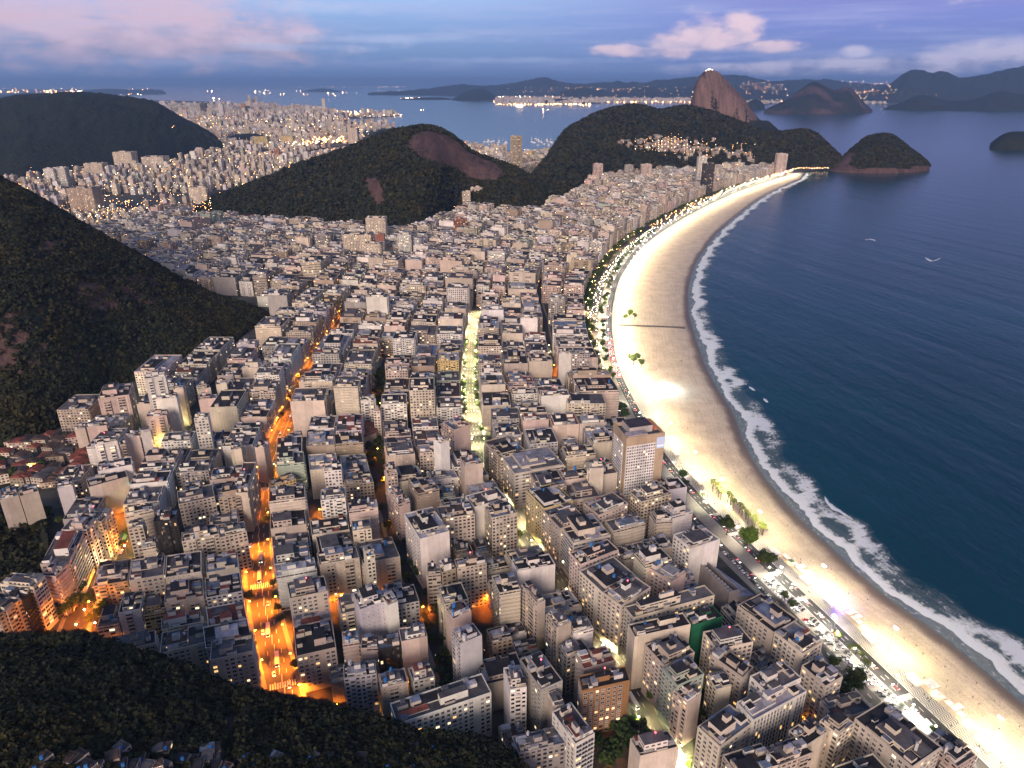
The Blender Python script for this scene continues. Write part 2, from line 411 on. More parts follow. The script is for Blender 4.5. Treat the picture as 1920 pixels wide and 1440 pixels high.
def water_material():
    m, t = newmat('sea_water')
    pos = t.n('ShaderNodeNewGeometry').outputs['Position']
    big = t.noise(pos, .004, 4, .6)
    t.L.new(t.mix(t.mr(big, .35, .65), (.002, .027, .046, 1), (.003, .038, .060, 1)), t.b.inputs['Base Color'])
    t.b.inputs['Roughness'].default_value = .16; t.b.inputs['IOR'].default_value = 1.33; t.b.inputs['Specular IOR Level'].default_value = .46
    x, y, z = t.sep(pos)
    d = t.m('SQRT', t.m('ADD', t.m('MULTIPLY', x, x), t.m('MULTIPLY', y, y)))
    w1 = t.noise(t.comb(t.m('MULTIPLY', x, 1.0), t.m('MULTIPLY', y, .45), 0.0), .07, 6, .66)
    bp = t.n('ShaderNodeBump'); bp.inputs['Distance'].default_value = 3.2
    t.L.new(t.mr(d, 200, 5000, .55, .12), bp.inputs['Strength'])
    sw = t.noise(t.comb(t.m('MULTIPLY', t.m('ADD', x, t.m('MULTIPLY', y, .35)), 1.0), t.m('MULTIPLY', y, .12), 0.0), .016, 3, .5)
    t.L.new(t.m('ADD', w1, t.m('MULTIPLY', sw, 2.2)), bp.inputs['Height']); t.L.new(bp.outputs[0], t.b.inputs['Normal'])
    return m
M_WATER = water_material()
def sand_material():
    m, t = newmat('beach_sand')
    pos = t.n('ShaderNodeNewGeometry').outputs['Position']
    uv = t.sep(t.n('ShaderNodeUVMap', uv_map='UVMap').outputs[0])
    a = t.noise(pos, .05, 5, .65); b = t.noise(pos, .8, 5, .75)
    c = t.mix(t.mr(a, .35, .65), (.47, .38, .30, 1), (.60, .50, .40, 1))
    tr_ = t.noise(t.comb(t.m('MULTIPLY', uv[0], .012), t.m('MULTIPLY', uv[1], .22), 0.0), 2.0, 5, .75)
    c = t.mix(t.mr(b, .30, .52), t.mix(.5, c, (.09, .07, .055, 1)), c)
    c = t.mix(t.mr(tr_, .40, .60), t.mix(.22, c, (.16, .12, .09, 1)), c)
    sp_ = t.noise(pos, .33, 2, .5); c = t.mix(t.mr(sp_, .74, .78), c, (.07, .055, .045, 1))
    wob = t.noise(pos, .03, 4, .6)
    wet = t.mr(t.m('ADD', uv[1], t.m('MULTIPLY', t.m('SUBTRACT', wob, .5), 16.0)), -15, -4, smooth=True)   # v: metres from the waterline
    c = t.mix(wet, c, (.125, .085, .066, 1))
    t.L.new(c, t.b.inputs['Base Color']); t.L.new(t.mr(wet, 0, 1, .95, .38), t.b.inputs['Roughness']); t.b.inputs['Specular IOR Level'].default_value = .3
    bp = t.n('ShaderNodeBump'); bp.inputs['Distance'].default_value = .5; bp.inputs['Strength'].default_value = .5
    t.L.new(b, bp.inputs['Height']); t.L.new(bp.outputs[0], t.b.inputs['Normal'])
    return m
M_SAND = sand_material()
def foam_material():
    m, t = newmat('sea_foam')
    tr = t.n('ShaderNodeBsdfTransparent'); mx = t.n('ShaderNodeMixShader')
    uv = t.n('ShaderNodeUVMap', uv_map='UVMap').outputs[0]; u, v, _ = t.sep(uv)     # u along shore (m), v seaward (m)
    pos = t.n('ShaderNodeNewGeometry').outputs['Position']
    wu = t.noise(t.comb(t.m('MULTIPLY', u, .011), 0.0, 0.0), 1.0, 4, .65)
    wu2 = t.noise(t.comb(t.m('MULTIPLY', u, .02), 7.0, 0.0), 1.0, 5, .7)
    fine = t.noise(t.comb(t.m('MULTIPLY', u, .09), t.m('MULTIPLY', v, .16), 0.0), 2.2, 7, .75)
    lace = t.noise(pos, .22, 6, .8)
    edge = t.m('MULTIPLY', t.m('SUBTRACT', wu, .5), 40.0)
    wid_ = t.mr(u, 350.0, 1100.0, 44.0, 29.0)
    out_edge = t.m('ADD', wid_, t.m('MULTIPLY', t.m('SUBTRACT', wu2, .5), 74.0))
    body = t.m('MULTIPLY', t.mr(v, t.m('ADD', edge, 6.0), t.m('ADD', edge, 8.0)), t.mr(v, t.m('SUBTRACT', out_edge, 18.0), t.m('ADD', out_edge, 6.0), 1.0, 0.0))
    front = t.m('MULTIPLY', t.mr(v, t.m('ADD', edge, 5.5), t.m('ADD', edge, 8.0)), t.mr(v, t.m('ADD', edge, 10.0), t.m('ADD', edge, 20.0), 1.0, 0.0))
    crest = t.m('MULTIPLY', t.mr(v, t.m('SUBTRACT', out_edge, 24.0), t.m('SUBTRACT', out_edge, 14.0)), t.mr(v, t.m('SUBTRACT', out_edge, 9.0), t.m('ADD', out_edge, 4.0), 1.0, 0.0))
    swash = t.m('MULTIPLY', t.mr(v, -5.0, 2.0), t.mr(v, 30.0, 60.0, 1.0, 0.0))
    dens = t.m('ADD', t.m('MULTIPLY', body, t.mr(wu, .4, .6, .12, .42)), t.m('ADD', t.m('MULTIPLY', front, .85), t.m('MULTIPLY', crest, t.mr(t.noise(t.comb(t.m('MULTIPLY', u, .013), 3.0, 0.0), 1.0, 3), .42, .58, .12, .75))))
    dens = t.m('ADD', dens, t.m('MULTIPLY', swash, .14))
    tex = t.m('ADD', t.m('MULTIPLY', fine, .6), t.m('MULTIPLY', lace, .4))
    al = t.mr(t.m('ADD', dens, t.m('MULTIPLY', t.m('SUBTRACT', tex, .5), 2.3)), .30, .95, 0, .9)
    shal = t.m('MULTIPLY', t.mr(v, -5.5, 1.0), t.mr(v, t.m('ADD', edge, 6.0), t.m('ADD', edge, 34.0), .46, 0.0))
    al = t.m('MAXIMUM', al, t.m('MULTIPLY', shal, t.mr(tex, .3, .7, .55, 1.15)))
    al = t.m('MULTIPLY', al, t.mr(v, 64.0, 76.0, 1.0, 0.0))
    t.L.new(t.mix(t.mr(al, .3, .7), (.26, .31, .33, 1), (.62, .66, .70, 1)), t.b.inputs['Base Color']); t.b.inputs['Roughness'].default_value = .85
    t.L.new(al, mx.inputs[0]); t.L.new(tr.outputs[0], mx.inputs[1]); t.L.new(t.b.outputs[0], mx.inputs[2]); t.L.new(mx.outputs[0], t.out.inputs[0])
    return m
M_FOAM = foam_material()
def ground_material():
    m, t = newmat('city_ground')
    pos = t.n('ShaderNodeNewGeometry').outputs['Position']
    a = t.noise(pos, .03, 5, .65)
    t.L.new(t.mix(t.mr(a, .4, .6), (.022, .024, .018, 1), (.075, .07, .06, 1)), t.b.inputs['Base Color']); t.b.inputs['Roughness'].default_value = .9
    return m
M_GROUND = ground_material()
def promenade_material():
    m, t = newmat('wavy_mosaic')
    u, v, _ = t.sep(t.n('ShaderNodeUVMap', uv_map='UVMap').outputs[0])
    w = t.m('FRACT', t.m('ADD', t.m('MULTIPLY', v, .62), t.m('MULTIPLY', t.m('SINE', t.m('MULTIPLY', u, 1.25)), .34)))
    t.L.new(t.mix(t.m('GREATER_THAN', w, .5), (.13, .12, .115, 1), (.42, .39, .36, 1)), t.b.inputs['Base Color']); t.b.inputs['Roughness'].default_value = .8
    return m
M_PROM = promenade_material()

# ------------------------------------------------------------------ sea, land, sand
def flat_poly(name, pts, z, mat, kind='structure'):
    from mathutils.geometry import tessellate_polygon
    vs = [Vector((p[0], p[1], 0)) for p in pts]
    tris = tessellate_polygon([vs])
    me = bpy.data.meshes.new(name); me.from_pydata([(p[0], p[1], z) for p in pts], [], [tuple(t) for t in tris]); me.update()
    for p in me.polygons:
        if p.normal.z < 0: p.flip()
    me.materials.append(mat); o = link(name, me); o['kind'] = kind; return o
ys = np.array([-600, 0, 400, 900, 1600, 3000, 6000, 12000, 25000, 50000, 100000.0])
gx = np.array([-1, -.5, -.2, 0, .2, .5, 1.0])
numgrid('sea', np.stack([np.stack([gx * 95000, np.full(7, y), np.full(7, -2.0)], -1) for y in ys]).transpose(1, 0, 2), M_WATER, 'structure', smooth=False)

SHORE_PX = [(1920, 1320), (1770, 1190), (1650, 1110), (1520, 990), (1430, 880), (1390, 770), (1320, 660), (1295, 550), (1320, 470), (1400, 390), (1500, 335), (1552, 321)]
T_SHORE = tab([(-300, -66), (99, -62), (155, -63), (206, -57), (289, -63), (398, -80), (541, -108), (753, -122), (1080, -130), (1474, -136), (2148, -116), (2995, -74), (3240, -20)])
LAND = [P(s, -9.5) for s in np.arange(-260, SMAX, 40)] + [un(1560, 316)] + [un(*p) for p in
    [(1600, 300), (1560, 285), (1490, 262), (1420, 250), (1300, 244), (1100, 258), (1045, 283), (1000, 289), (960, 283), (900, 280), (870, 275), (840, 272), (700, 292), (632, 299), (590, 301), (552, 297),
     (541, 291), (560, 286), (600, 279), (650, 272), (700, 255), (745, 243), (735, 235), (700, 230), (655, 228), (650, 223), (700, 221), (750, 216.5), (745, 213), (690, 213), (640, 213), (600, 207), (520, 200), (450, 194), (380, 190), (300, 188), (0, 188), (-400, 188)]] + [(-9000, 300), (-2500, -500), (330, -500)]
flat_poly('land', LAND, 0.0, M_GROUND)
# the sand : one curved sheet from the promenade down into the sea
ss = np.arange(-260, SMAX + 1, 12.0); nv = 16
V = np.zeros((len(ss), nv, 3)); UVS = np.zeros((len(ss), nv, 2))
for i, s in enumerate(ss):
    ts = T_SHORE(s)
    for j in range(nv):
        f = j / (nv - 1); t = -9 + (ts - 14 + 9) * f; x, y = P(s, t)
        w = (ts - t) * -1                         # >0 landward
        z = .35 - 2.4 * max(0.0, (f - .35) / .65) ** 1.5 * (1.0 if True else 0)
        zz = min(.3, -2.0 + w * .07 if w < 32 else .25)
        V[i, j] = (x, y, zz); UVS[i, j] = (s, ts - t)
sand = numgrid('beach_sand', V, M_SAND, 'structure', uv=UVS)
# surf : thin sheet of foam lying on the water
nv = 24; V = np.zeros((len(ss), nv, 3)); UVS = np.zeros((len(ss), nv, 2))
for i, s in enumerate(ss):
    ts = T_SHORE(s)
    for j in range(nv):
        v = -6 + 84 * j / (nv - 1); x, y = P(s, ts - v)
        V[i, j] = (x, y, -1.86 + (.35 * math.exp(-((v - 24) / 6) ** 2)) + max(0, -v) * .075); UVS[i, j] = (s, v)
surf = numgrid('surf_foam', V, M_FOAM, 'stuff', uv=UVS); tag(surf, 'white surf foam breaking along the curved beach', 'surf')
def fbm_(x): return noise.fractal(Vector((x, 5.1, 2.2)), 1.0, 2.0, 3)
def foam_patch(pts, wdt):
    w = [un(*p) for p in pts]; w = catmull(w, 8) if len(w) > 2 else w
    n = len(w); V = np.zeros((n, 5, 3)); U = np.zeros((n, 5, 2)); acc = 0
    for i, p in enumerate(w):
        if i: acc += math.dist(w[i - 1], p)
        k = wdt * math.sin(math.pi * (i + .3) / (n + .6)) * (1 + .5 * fbm_(i * .7))
        for j in range(5):
            V[i, j] = (p[0] + (j - 2) / 2 * k, p[1] + (j - 2) / 4 * k, -1.9 + .5 * (j == 2)); U[i, j] = (acc + 300, 12 + (j - 2) * 2)
    return numgrid('breaking_wave', V, M_FOAM, None, uv=U)
for pts, wd, lb in [([(1547, 927), (1552, 938), (1563, 949), (1577, 957), (1600, 971)], 2.6, 'short white breaking wave offshore, opposite the row of beach palms'),
                ([(1735, 481), (1748, 488), (1764, 482)], 5, 'white patch of breaking water far out in the bay'),
                ([(1622, 448), (1632, 447), (1642, 450)], 4, 'small white patch of breaking water out in the bay, nearer the beach'),
                ([(1432, 744), (1436, 748), (1440, 752)], 2, 'tiny white wave crest close to the surf at mid beach'),
                ([(1405, 722), (1410, 726), (1416, 730)], 2, 'tiny white wave crest just beyond the surf line')]:
    tag(foam_patch(pts, wd), lb, 'wave')

def strip(name, ss, ta, tb, z, mat, kind='structure', parent=None):
    V = np.zeros((len(ss), 2, 3)); U = np.zeros((len(ss), 2, 2))
    for i, s in enumerate(ss):
        a = ta(s) if callable(ta) else ta; b = tb(s) if callable(tb) else tb
        V[i, 0] = (*P(s, b), z); V[i, 1] = (*P(s, a), z); U[i, 0] = (s, b); U[i, 1] = (s, a)
    return numgrid(name, V, mat, kind, smooth=False, uv=U, parent=parent)
sa = np.arange(-250, SMAX - 5, 10.0)
strip('promenade', sa, -10.5, 0.0, .50, M_PROM)
strip('road', sa, 0.4, 10.5, .34, M_ASPH)
strip('median', sa, 10.5, 22.0, .46, M_PAVE)
strip('road', sa, 22.0, lambda s: T_FRONT(s) - 4.0, .34, M_ASPH)
strip('pavement', sa, lambda s: T_FRONT(s) - 4.0, lambda s: T_FRONT(s) + 1, .46, M_PAVE)
strip('road_markings', sa, -.25, .1, .52, M_PAINT)
strip('road_markings', sa, 10.0, 10.25, .37, M_PAINT)
for tf, w, a, b in ((T_YEL, 8.5, -200, 935), (T_DARK, 7, -200, 715), (T_ORA, 9, -200, 900), (T_S4, 5, 500, 1150), (T_LEFT, 8, -200, 560)):
    r = np.arange(a, b, 10.0)
    strip('road', r, lambda s: tf(s) - w, lambda s: tf(s) + w, .30, M_ASPH)
    strip('pavement', r, lambda s: tf(s) - w - 3, lambda s: tf(s) - w, .42, M_PAVE)
    strip('pavement', r, lambda s: tf(s) + w, lambda s: tf(s) + w + 3, .42, M_PAVE)
mk = MB()
def dash(s0, s1, t, w=.16):
    q = [P(s0, t - w), P(s1, t - w), P(s1, t + w), P(s0, t + w)]
    mk.quad(*[(p[0], p[1], .36) for p in q][::-1])
for s in np.arange(0, 1000, 9.0):
    for t in (3.7, 7.0): dash(s, s + 3.5, t)
    dash(s, s + 3.5, (22 + T_FRONT(s) - 4) / 2)
    for o in (-4.4, 0, 4.4): dash(s, s + (9 if o == 0 else 3.5), T_ORA(s) + o); dash(s, s + 3.5, T_YEL(s) + o * .8)
for sc_, tf, w in ((250, T_ORA, 8), (258, T_ORA, 0), (340, T_ORA, 8), (436, T_ORA, 8), (205, T_ORA, 8), (118, T_YEL, 8), (214, T_YEL, 8), (310, T_YEL, 8), (398, T_YEL, 8)):
    for k in np.arange(-w, w, 1.5):
        if w: q = [P(sc_, tf(sc_) + k), P(sc_ + 4.5, tf(sc_) + k), P(sc_ + 4.5, tf(sc_) + k + .8), P(sc_, tf(sc_) + k + .8)]; mk.quad(*[(p[0], p[1], .36) for p in q])
for sc_ in (118, 214, 245, 300, 330):
    for k in np.arange(.8, 10, 1.3):
        q = [P(sc_, k), P(sc_ + 4, k), P(sc_ + 4, k + .7), P(sc_, k + .7)]; mk.quad(*[(p[0], p[1], .36) for p in q])
mk.build('road_markings', M_PAINT)['kind'] = 'structure'

# ------------------------------------------------------------------ hills : stations are slices through the land, (column, crest row, crest distance, foot distance, back distance)
def fbm(x, y, sc_, o=4):
    return noise.fractal(Vector((x * sc_, y * sc_, 0.3)), 1.0, 2.0, o)
HILLS = []
def hill(name, ST_, nu=26, nback=8, step=10, amp=8.0, rock=None, mat=None, a=.75, jitter=0.0, base=-3.0, bulge=1.0, label=None):
    cols = [s[0] for s in ST_]; n = max(8, int((cols[-1] - cols[0]) / step))
    C_ = catmull([tuple(map(float, s)) for s in ST_], max(2, n // max(1, len(ST_) - 1)))
    C_ = [c for c in C_]
    V = np.zeros((len(C_), nu + nback, 3)); K = np.zeros((len(C_), nu + nback))
    for i, (px, py, yt, yf, yb) in enumerate(C_):
        top = pt(px, py, yt); zt = max(top[2], 0.5)
        kx = (px - 960) / F
        for j in range(nu + nback):
            if j < nu:
                u = j / (nu - 1); y = yf + (yt - yf) * u
                z = base + (zt - base) * (math.sin(u * math.pi / 2) ** a)
            else:
                u = (j - nu + 1) / nback; y = yt + (yb - yt) * u; z = base + (zt - base) * (math.cos(u * math.pi / 2) ** .8 if u < 1 else 0)
            d = y * CP + (H - z) * SP; x = kx * d
            nz = fbm(x, y, 1 / 160.0, 5) * amp + fbm(x + 900, y, 1 / 30.0, 3) * amp * .35
            if jitter: nz += R.uniform(-jitter, jitter)
            e = min(1, u * 3) if j < nu else 1 - u
            damp = min(1.0, abs(j - (nu - 1)) / 4.0) * .65 + .35
            V[i, j] = (x, y, z + nz * e * damp * min(1, zt / 25))
            K[i, j] = rock(x, y, z, px, u if j < nu else 1 + u) if rock else 0.0
    o = numgrid(name, V, mat or M_HILL, 'structure', attrs={'rock': K})
    HILLS.append((C_, V)); return V, K
def in_hill(x, y, margin=0.0):
    px, py, d = proj(x, y, 0)
    for C_, V in HILLS:
        c = np.array(C_)
        if c[0, 0] <= px <= c[-1, 0]:
            yf = np.interp(px, c[:, 0], c[:, 3]); yb = np.interp(px, c[:, 0], c[:, 4])
            if yf - margin < y < yb + margin: return True
    return False

# big left hill
def rk_left(x, y, z, px, u):
    s = fbm(x, y * .25, 1 / 45.0, 4)
    return max(0, min(1, .34 + s * .8)) * (1.0 if .12 < u < .75 and px < 330 else .35)
VL, KL = hill('forest_hill', [(-330, 250, 1150, 640, 1500), (-120, 285, 1130, 640, 1480), (0, 337, 1110, 655, 1450), (60, 365, 1100, 672, 1400), (130, 408, 1090, 720, 1350), (200, 450, 1080, 800, 1300), (270, 490, 1085, 848, 1270),
     (340, 528, 1095, 872, 1230), (400, 556, 1100, 915, 1200), (450, 571, 1105, 1000, 1180), (492, 587, 1112, 1085, 1140), (503, 596, 1115, 1108, 1125)], nu=46, step=6, amp=11, rock=rk_left, a=.8)
# the middle hill (rock face on its right shoulder)
def rk_mid(x, y, z, px, u):
    a = math.exp(-(((px - 832 - (.7 - u) * 60) / 82) ** 2 + ((u - .58) / .27) ** 2)) * 1.2
    b = math.exp(-(((px - 905) / 45) ** 2 + ((u - .7) / .3) ** 2)) * .75
    c = 1.8 * math.exp(-(((px - 704 + (u - .2) * 90) / 13) ** 2 + ((u - .22) / .10) ** 2))
    return min(1.2, a + b + c)
VM, KM = hill('forest_hill', [(365, 398, 2200, 2080, 2350), (390, 380, 2250, 1990, 2500), (430, 365, 2300, 1960, 2600), (480, 342, 2330, 1920, 2700), (560, 310, 2350, 1870, 2800), (640, 284, 2360, 1840, 2800), (700, 260, 2370, 1800, 2850), (740, 246, 2380, 1790, 2850), (785, 238, 2380, 1790, 2850),
     (815, 240, 2380, 1880, 2850), (850, 256, 2370, 2080, 2850), (885, 285, 2350, 2110, 2800), (930, 302, 2350, 2080, 2750), (970, 318, 2350, 2050, 2700), (1000, 340, 2340, 2060, 2600), (1022, 366, 2300, 2120, 2450)],
     nu=40, step=5, amp=9, rock=rk_mid, a=.7, jitter=1.5)
# Leme ridge
def rk_leme(x, y, z, px, u):
    return .55 * math.exp(-(((px - 1520) / 22) ** 2 + ((u - .75) / .2) ** 2)) + .12
VB, KB = hill('forest_hill', [(985, 352, 2600, 2330, 2900), (1010, 318, 2800, 2230, 3200), (1035, 283, 3150, 2190, 3600), (1060, 246, 3450, 2330, 4000), (1085, 230, 3650, 2520, 4200), (1110, 216, 3800, 2700, 4300), (1140, 206, 3850, 2850, 4350), (1165, 201, 3860, 2900, 4350), (1190, 197.5, 3870, 2950, 4300),
     (1212, 202, 3860, 2980, 4300), (1240, 207, 3850, 3000, 4300), (1270, 201, 3850, 3050, 4300), (1300, 201, 3850, 3100, 4300), (1340, 212, 3800, 3150, 4250), (1380, 226, 3750, 3180, 4200), (1420, 243, 3650, 3200, 4000), (1450, 250, 3550, 3200, 3900),
     (1480, 248, 3520, 3220, 3850), (1505, 246, 3510, 3240, 3800), (1525, 249, 3500, 3250, 3750), (1545, 265, 3450, 3260, 3650), (1562, 281, 3420, 3240, 3550), (1580, 298, 3380, 3210, 3480), (1602, 312, 3330, 3190, 3430)],
     nu=44, step=5, amp=13, rock=rk_leme, a=.85, jitter=1.8)
def rk_point(x, y, z, px, u):
    return (1.0 if z < 16 + 10 * fbm(x, y, .02) else 0) + (.9 * math.exp(-(((px - 1585) / 20) ** 2 + ((u - .45) / .35) ** 2)))
VH, KH = hill('rocky_headland', [(1555, 320, 3240, 3180, 3400), (1568, 306, 3330, 3150, 3550), (1583, 292, 3380, 3130, 3650), (1605, 272, 3420, 3115, 3750), (1625, 257, 3450, 3105, 3800), (1650, 251, 3460, 3100, 3850), (1672, 254, 3450, 3105, 3850), (1690, 266, 3420, 3120, 3750),
     (1710, 282, 3380, 3140, 3650), (1728, 295, 3330, 3170, 3500), (1738, 305, 3290, 3200, 3400), (1743, 313, 3260, 3230, 3300)], nu=30, step=4, amp=9, rock=rk_point, a=.7, jitter=1.5, base=-4)
# Sugarloaf and its shoulder
def rk_sugar(x, y, z, px, u): return max(.25, min(1.0, .75 + fbm(x, z * .2, .03) * .6)) if z > 95 + 40 * fbm(x, y, .008) + max(0, px - 1395) * 1.6 else 0.0
hill('granite_dome', [(1272, 262, 4900, 4850, 5100), (1284, 236, 4950, 4800, 5150), (1293, 203, 5000, 4800, 5200), (1297, 182, 5000, 4790, 5250), (1302, 162, 5000, 4780, 5300), (1309, 146, 5010, 4780, 5350), (1318, 136, 5020, 4780, 5400), (1327, 132, 5020, 4780, 5400), (1340, 134, 5020, 4780, 5400),
     (1352, 143, 5010, 4780, 5400), (1368, 158, 5000, 4770, 5350), (1385, 174, 5000, 4760, 5350), (1402, 194, 4990, 4740, 5300), (1416, 215, 4960, 4700, 5250), (1426, 226, 4930, 4680, 5250), (1440, 227, 4920, 4700, 5200), (1452, 236, 4900, 4760, 5100), (1468, 250, 4880, 4840, 4950)],
     nu=40, step=2, amp=11, rock=rk_sugar, mat=M_SUGAR, a=.42, jitter=.8)
# far left forested ridge
hill('forest_hill', [(-260, 200, 4300, 2850, 5200), (-60, 190, 4400, 2850, 5300), (0, 185, 4450, 2830, 5300), (40, 178, 4450, 2800, 5300), (90, 174, 4450, 2900, 5300), (150, 172.5, 4450, 3000, 5300), (200, 176, 4450, 3100, 5300), (250, 183, 4450, 3200, 5300), (290, 191, 4430, 3350, 5300),
     (320, 206, 4380, 3500, 5200), (350, 224, 4280, 3650, 5000), (380, 241, 4200, 3800, 4700), (403, 256, 4120, 3900, 4450), (418, 271, 4050, 3990, 4200)], nu=26, step=6, amp=22, a=.95, jitter=4, mat=M_HILLFAR)
hill('forest_hill', [(-150, 950, 545, 420, 640), (-60, 958, 540, 420, 640), (0, 963, 530, 425, 620), (40, 968, 520, 432, 590), (70, 985, 500, 445, 560), (90, 1010, 470, 452, 500)], nu=16, step=5, amp=4, jitter=1)
hill('forest_hill', [(428, 262, 5000, 4900, 5200), (440, 254, 5100, 4850, 5300), (465, 250, 5100, 4850, 5300), (490, 254, 5100, 4850, 5300), (510, 262, 5050, 4900, 5200)], nu=12, step=5, amp=8, jitter=3, mat=M_HILLFAR)
hill('forest_hill', [(670, 262, 5400, 5300, 5600), (690, 253, 5500, 5250, 5700), (720, 243, 5550, 5250, 5750), (745, 240, 5600, 5300, 5800), (765, 247, 5600, 5500, 5700)], nu=12, step=5, amp=8, jitter=3, mat=M_HILLFAR)
# bay mouth hills and the far shores
def rk_far(x, y, z, px, u): return .45 + .3 * fbm(x, y, 1 / 300.0)
hill('rocky_headland', [(1432, 207, 9600, 9550, 10100), (1455, 196, 9900, 9400, 10500), (1480, 184, 10000, 9300, 10600), (1500, 168, 10100, 9300, 10700), (1515, 157, 10200, 9300, 10800), (1532, 154, 10200, 9300, 10800), (1550, 163, 10200, 9300, 10800), (1568, 170, 10200, 9350, 10800), (1585, 163, 10200, 9400, 10800), (1602, 172, 10100, 9450, 10700), (1618, 190, 10000, 9550, 10500), (1636, 206, 9900, 9800, 10100)],
     nu=20, step=4, amp=26, rock=rk_far, mat=M_HILLFAR, jitter=5, a=.8)
hill('far_headland', [(1655, 205, 10900, 10700, 11200), (1690, 193, 11200, 10500, 11800), (1730, 178, 11400, 10500, 12000), (1780, 190, 11500, 10400, 12000), (1830, 185, 11500, 10300, 12000), (1870, 172, 11500, 10300, 12000), (1930, 178, 11500, 10200, 12200), (2080, 185, 11500, 10000, 12400)], nu=14, step=6, amp=40, mat=M_HILLFAR, jitter=6)
VF1, _k = hill('far_mountains', [(1600, 178, 15800, 14800, 17500), (1640, 172, 16000, 14500, 17500), (1670, 156, 16000, 14300, 17500), (1700, 136, 16200, 14200, 17500), (1722, 131, 16200, 14200, 17500), (1745, 138, 16200, 14200, 17500), (1770, 134, 16200, 14200, 17500), (1800, 146, 16200, 14000, 17500), (1840, 142, 16200, 14000, 17500), (1875, 134, 16200, 14000, 17500), (1905, 128, 16200, 14000, 17500), (1960, 126, 16200, 14000, 17500), (2120, 132, 16200, 14000, 17500)],
     nu=16, step=6, amp=70, mat=M_HILLFAR, jitter=8)
VF2, _k = hill('far_mountains', [(690, 176.3, 24500, 23500, 26000), (740, 173, 24800, 23300, 26500), (790, 168, 25000, 23000, 27000), (860, 159, 25000, 22500, 27500), (900, 162, 25000, 22000, 27500), (950, 158, 25000, 21500, 27500), (985, 152, 25000, 21500, 27500), (1020, 145, 25000, 21500, 27500), (1045, 153, 25000, 21500, 27500), (1090, 158, 24500, 21000, 27500), (1150, 154, 23500, 20500, 26500),
     (1200, 156, 23000, 20000, 26500), (1245, 150, 22500, 19500, 26000), (1300, 146, 22500, 19500, 26000), (1360, 141, 22500, 19500, 26000), (1400, 143, 22500, 19500, 26000), (1440, 152, 22500, 19500, 26000), (1500, 150, 22500, 19500, 26000), (1560, 152, 22500, 19500, 26000), (1620, 158, 22000, 19500, 25500), (1680, 160, 22000, 19500, 25500)], nu=14, step=7, amp=95, mat=M_HILLFAR, jitter=8)
VF3, _k = hill('far_hills', [(1050, 172, 18500, 15800, 19500), (1090, 163, 18500, 15800, 19500), (1120, 168, 18500, 15800, 19500), (1170, 172, 18500, 15800, 19500), (1210, 162, 18500, 15800, 19500), (1250, 168, 18500, 15800, 19500), (1300, 164, 18500, 15800, 19500), (1390, 160, 18500, 15500, 19500), (1440, 168, 18500, 15500, 19500), (1520, 176, 18500, 15500, 19500)], nu=12, step=6, amp=70, mat=M_HILLFAR, jitter=9)
hill('island', [(1395, 200, 11100, 10900, 11400), (1405, 190, 11200, 10800, 11500), (1420, 186, 11200, 10800, 11500), (1434, 197, 11200, 10900, 11400)], nu=8, step=4, amp=12, mat=M_HILLFAR)
def isl(pts, y0, w, name='island'):
    """low islands in the bay"""
    hill(name, [(px, py, y0, y0 - w, y0 + w) for px, py in pts], nu=8, nback=4, step=6, amp=6, mat=M_HILLFAR, a=.6)
isl([(762, 176.3), (772, 171), (785, 166.8), (800, 166), (810, 169), (820, 176)], 24800, 900)
isl([(826, 171.2), (840, 166), (858, 161.5), (875, 160), (890, 162), (905, 171)], 33000, 1200)
isl([(838, 175.5), (850, 170), (862, 175.5)], 26000, 600)
isl([(848, 186), (860, 178), (872, 172), (885, 168), (898, 166.5), (912, 169), (925, 177), (936, 186)], 17500, 1200)
isl([(750, 185.8), (775, 184), (800, 182.5), (830, 183), (850, 185.8)], 17600, 500)
isl([(560, 171.3), (580, 168), (605, 165.5), (625, 168), (640, 171.3)], 33000, 900)
isl([(-40, 183), (0, 179), (60, 174), (110, 177), (150, 176), (200, 183)], 19500, 900)
isl([(120, 175.5), (160, 170), (200, 166), (250, 168), (300, 169), (312, 175.5)], 26000, 900)
isl([(1857, 270), (1872, 257), (1890, 248), (1915, 246.5), (1960, 250), (2010, 268)], 4480, 260, 'rocky_islet')
isl([(1000, 196), (1025, 187), (1050, 185), (1072, 188), (1090, 196)], 14200, 500)
# far shore land sheets
flat_poly('land', [un(*p) for p in [(925, 192), (1000, 196.5), (1090, 197.5), (1150, 192), (1290, 192), (1330, 194), (1400, 199), (1440, 196), (1560, 190), (1680, 197), (1720, 190), (1900, 180), (1900, 170.5), (900, 169.5), (860, 184)]], .0, M_GROUND)
flat_poly('land', [un(*p) for p in [(-200, 181), (60, 181), (200, 177), (308, 169.5), (300, 167), (-200, 167)]], .0, M_GROUND)
flat_poly('land', [un(*p) for p in [(225, 177), (300, 174.5), (306, 175.8), (240, 180)]], .0, M_GROUND)

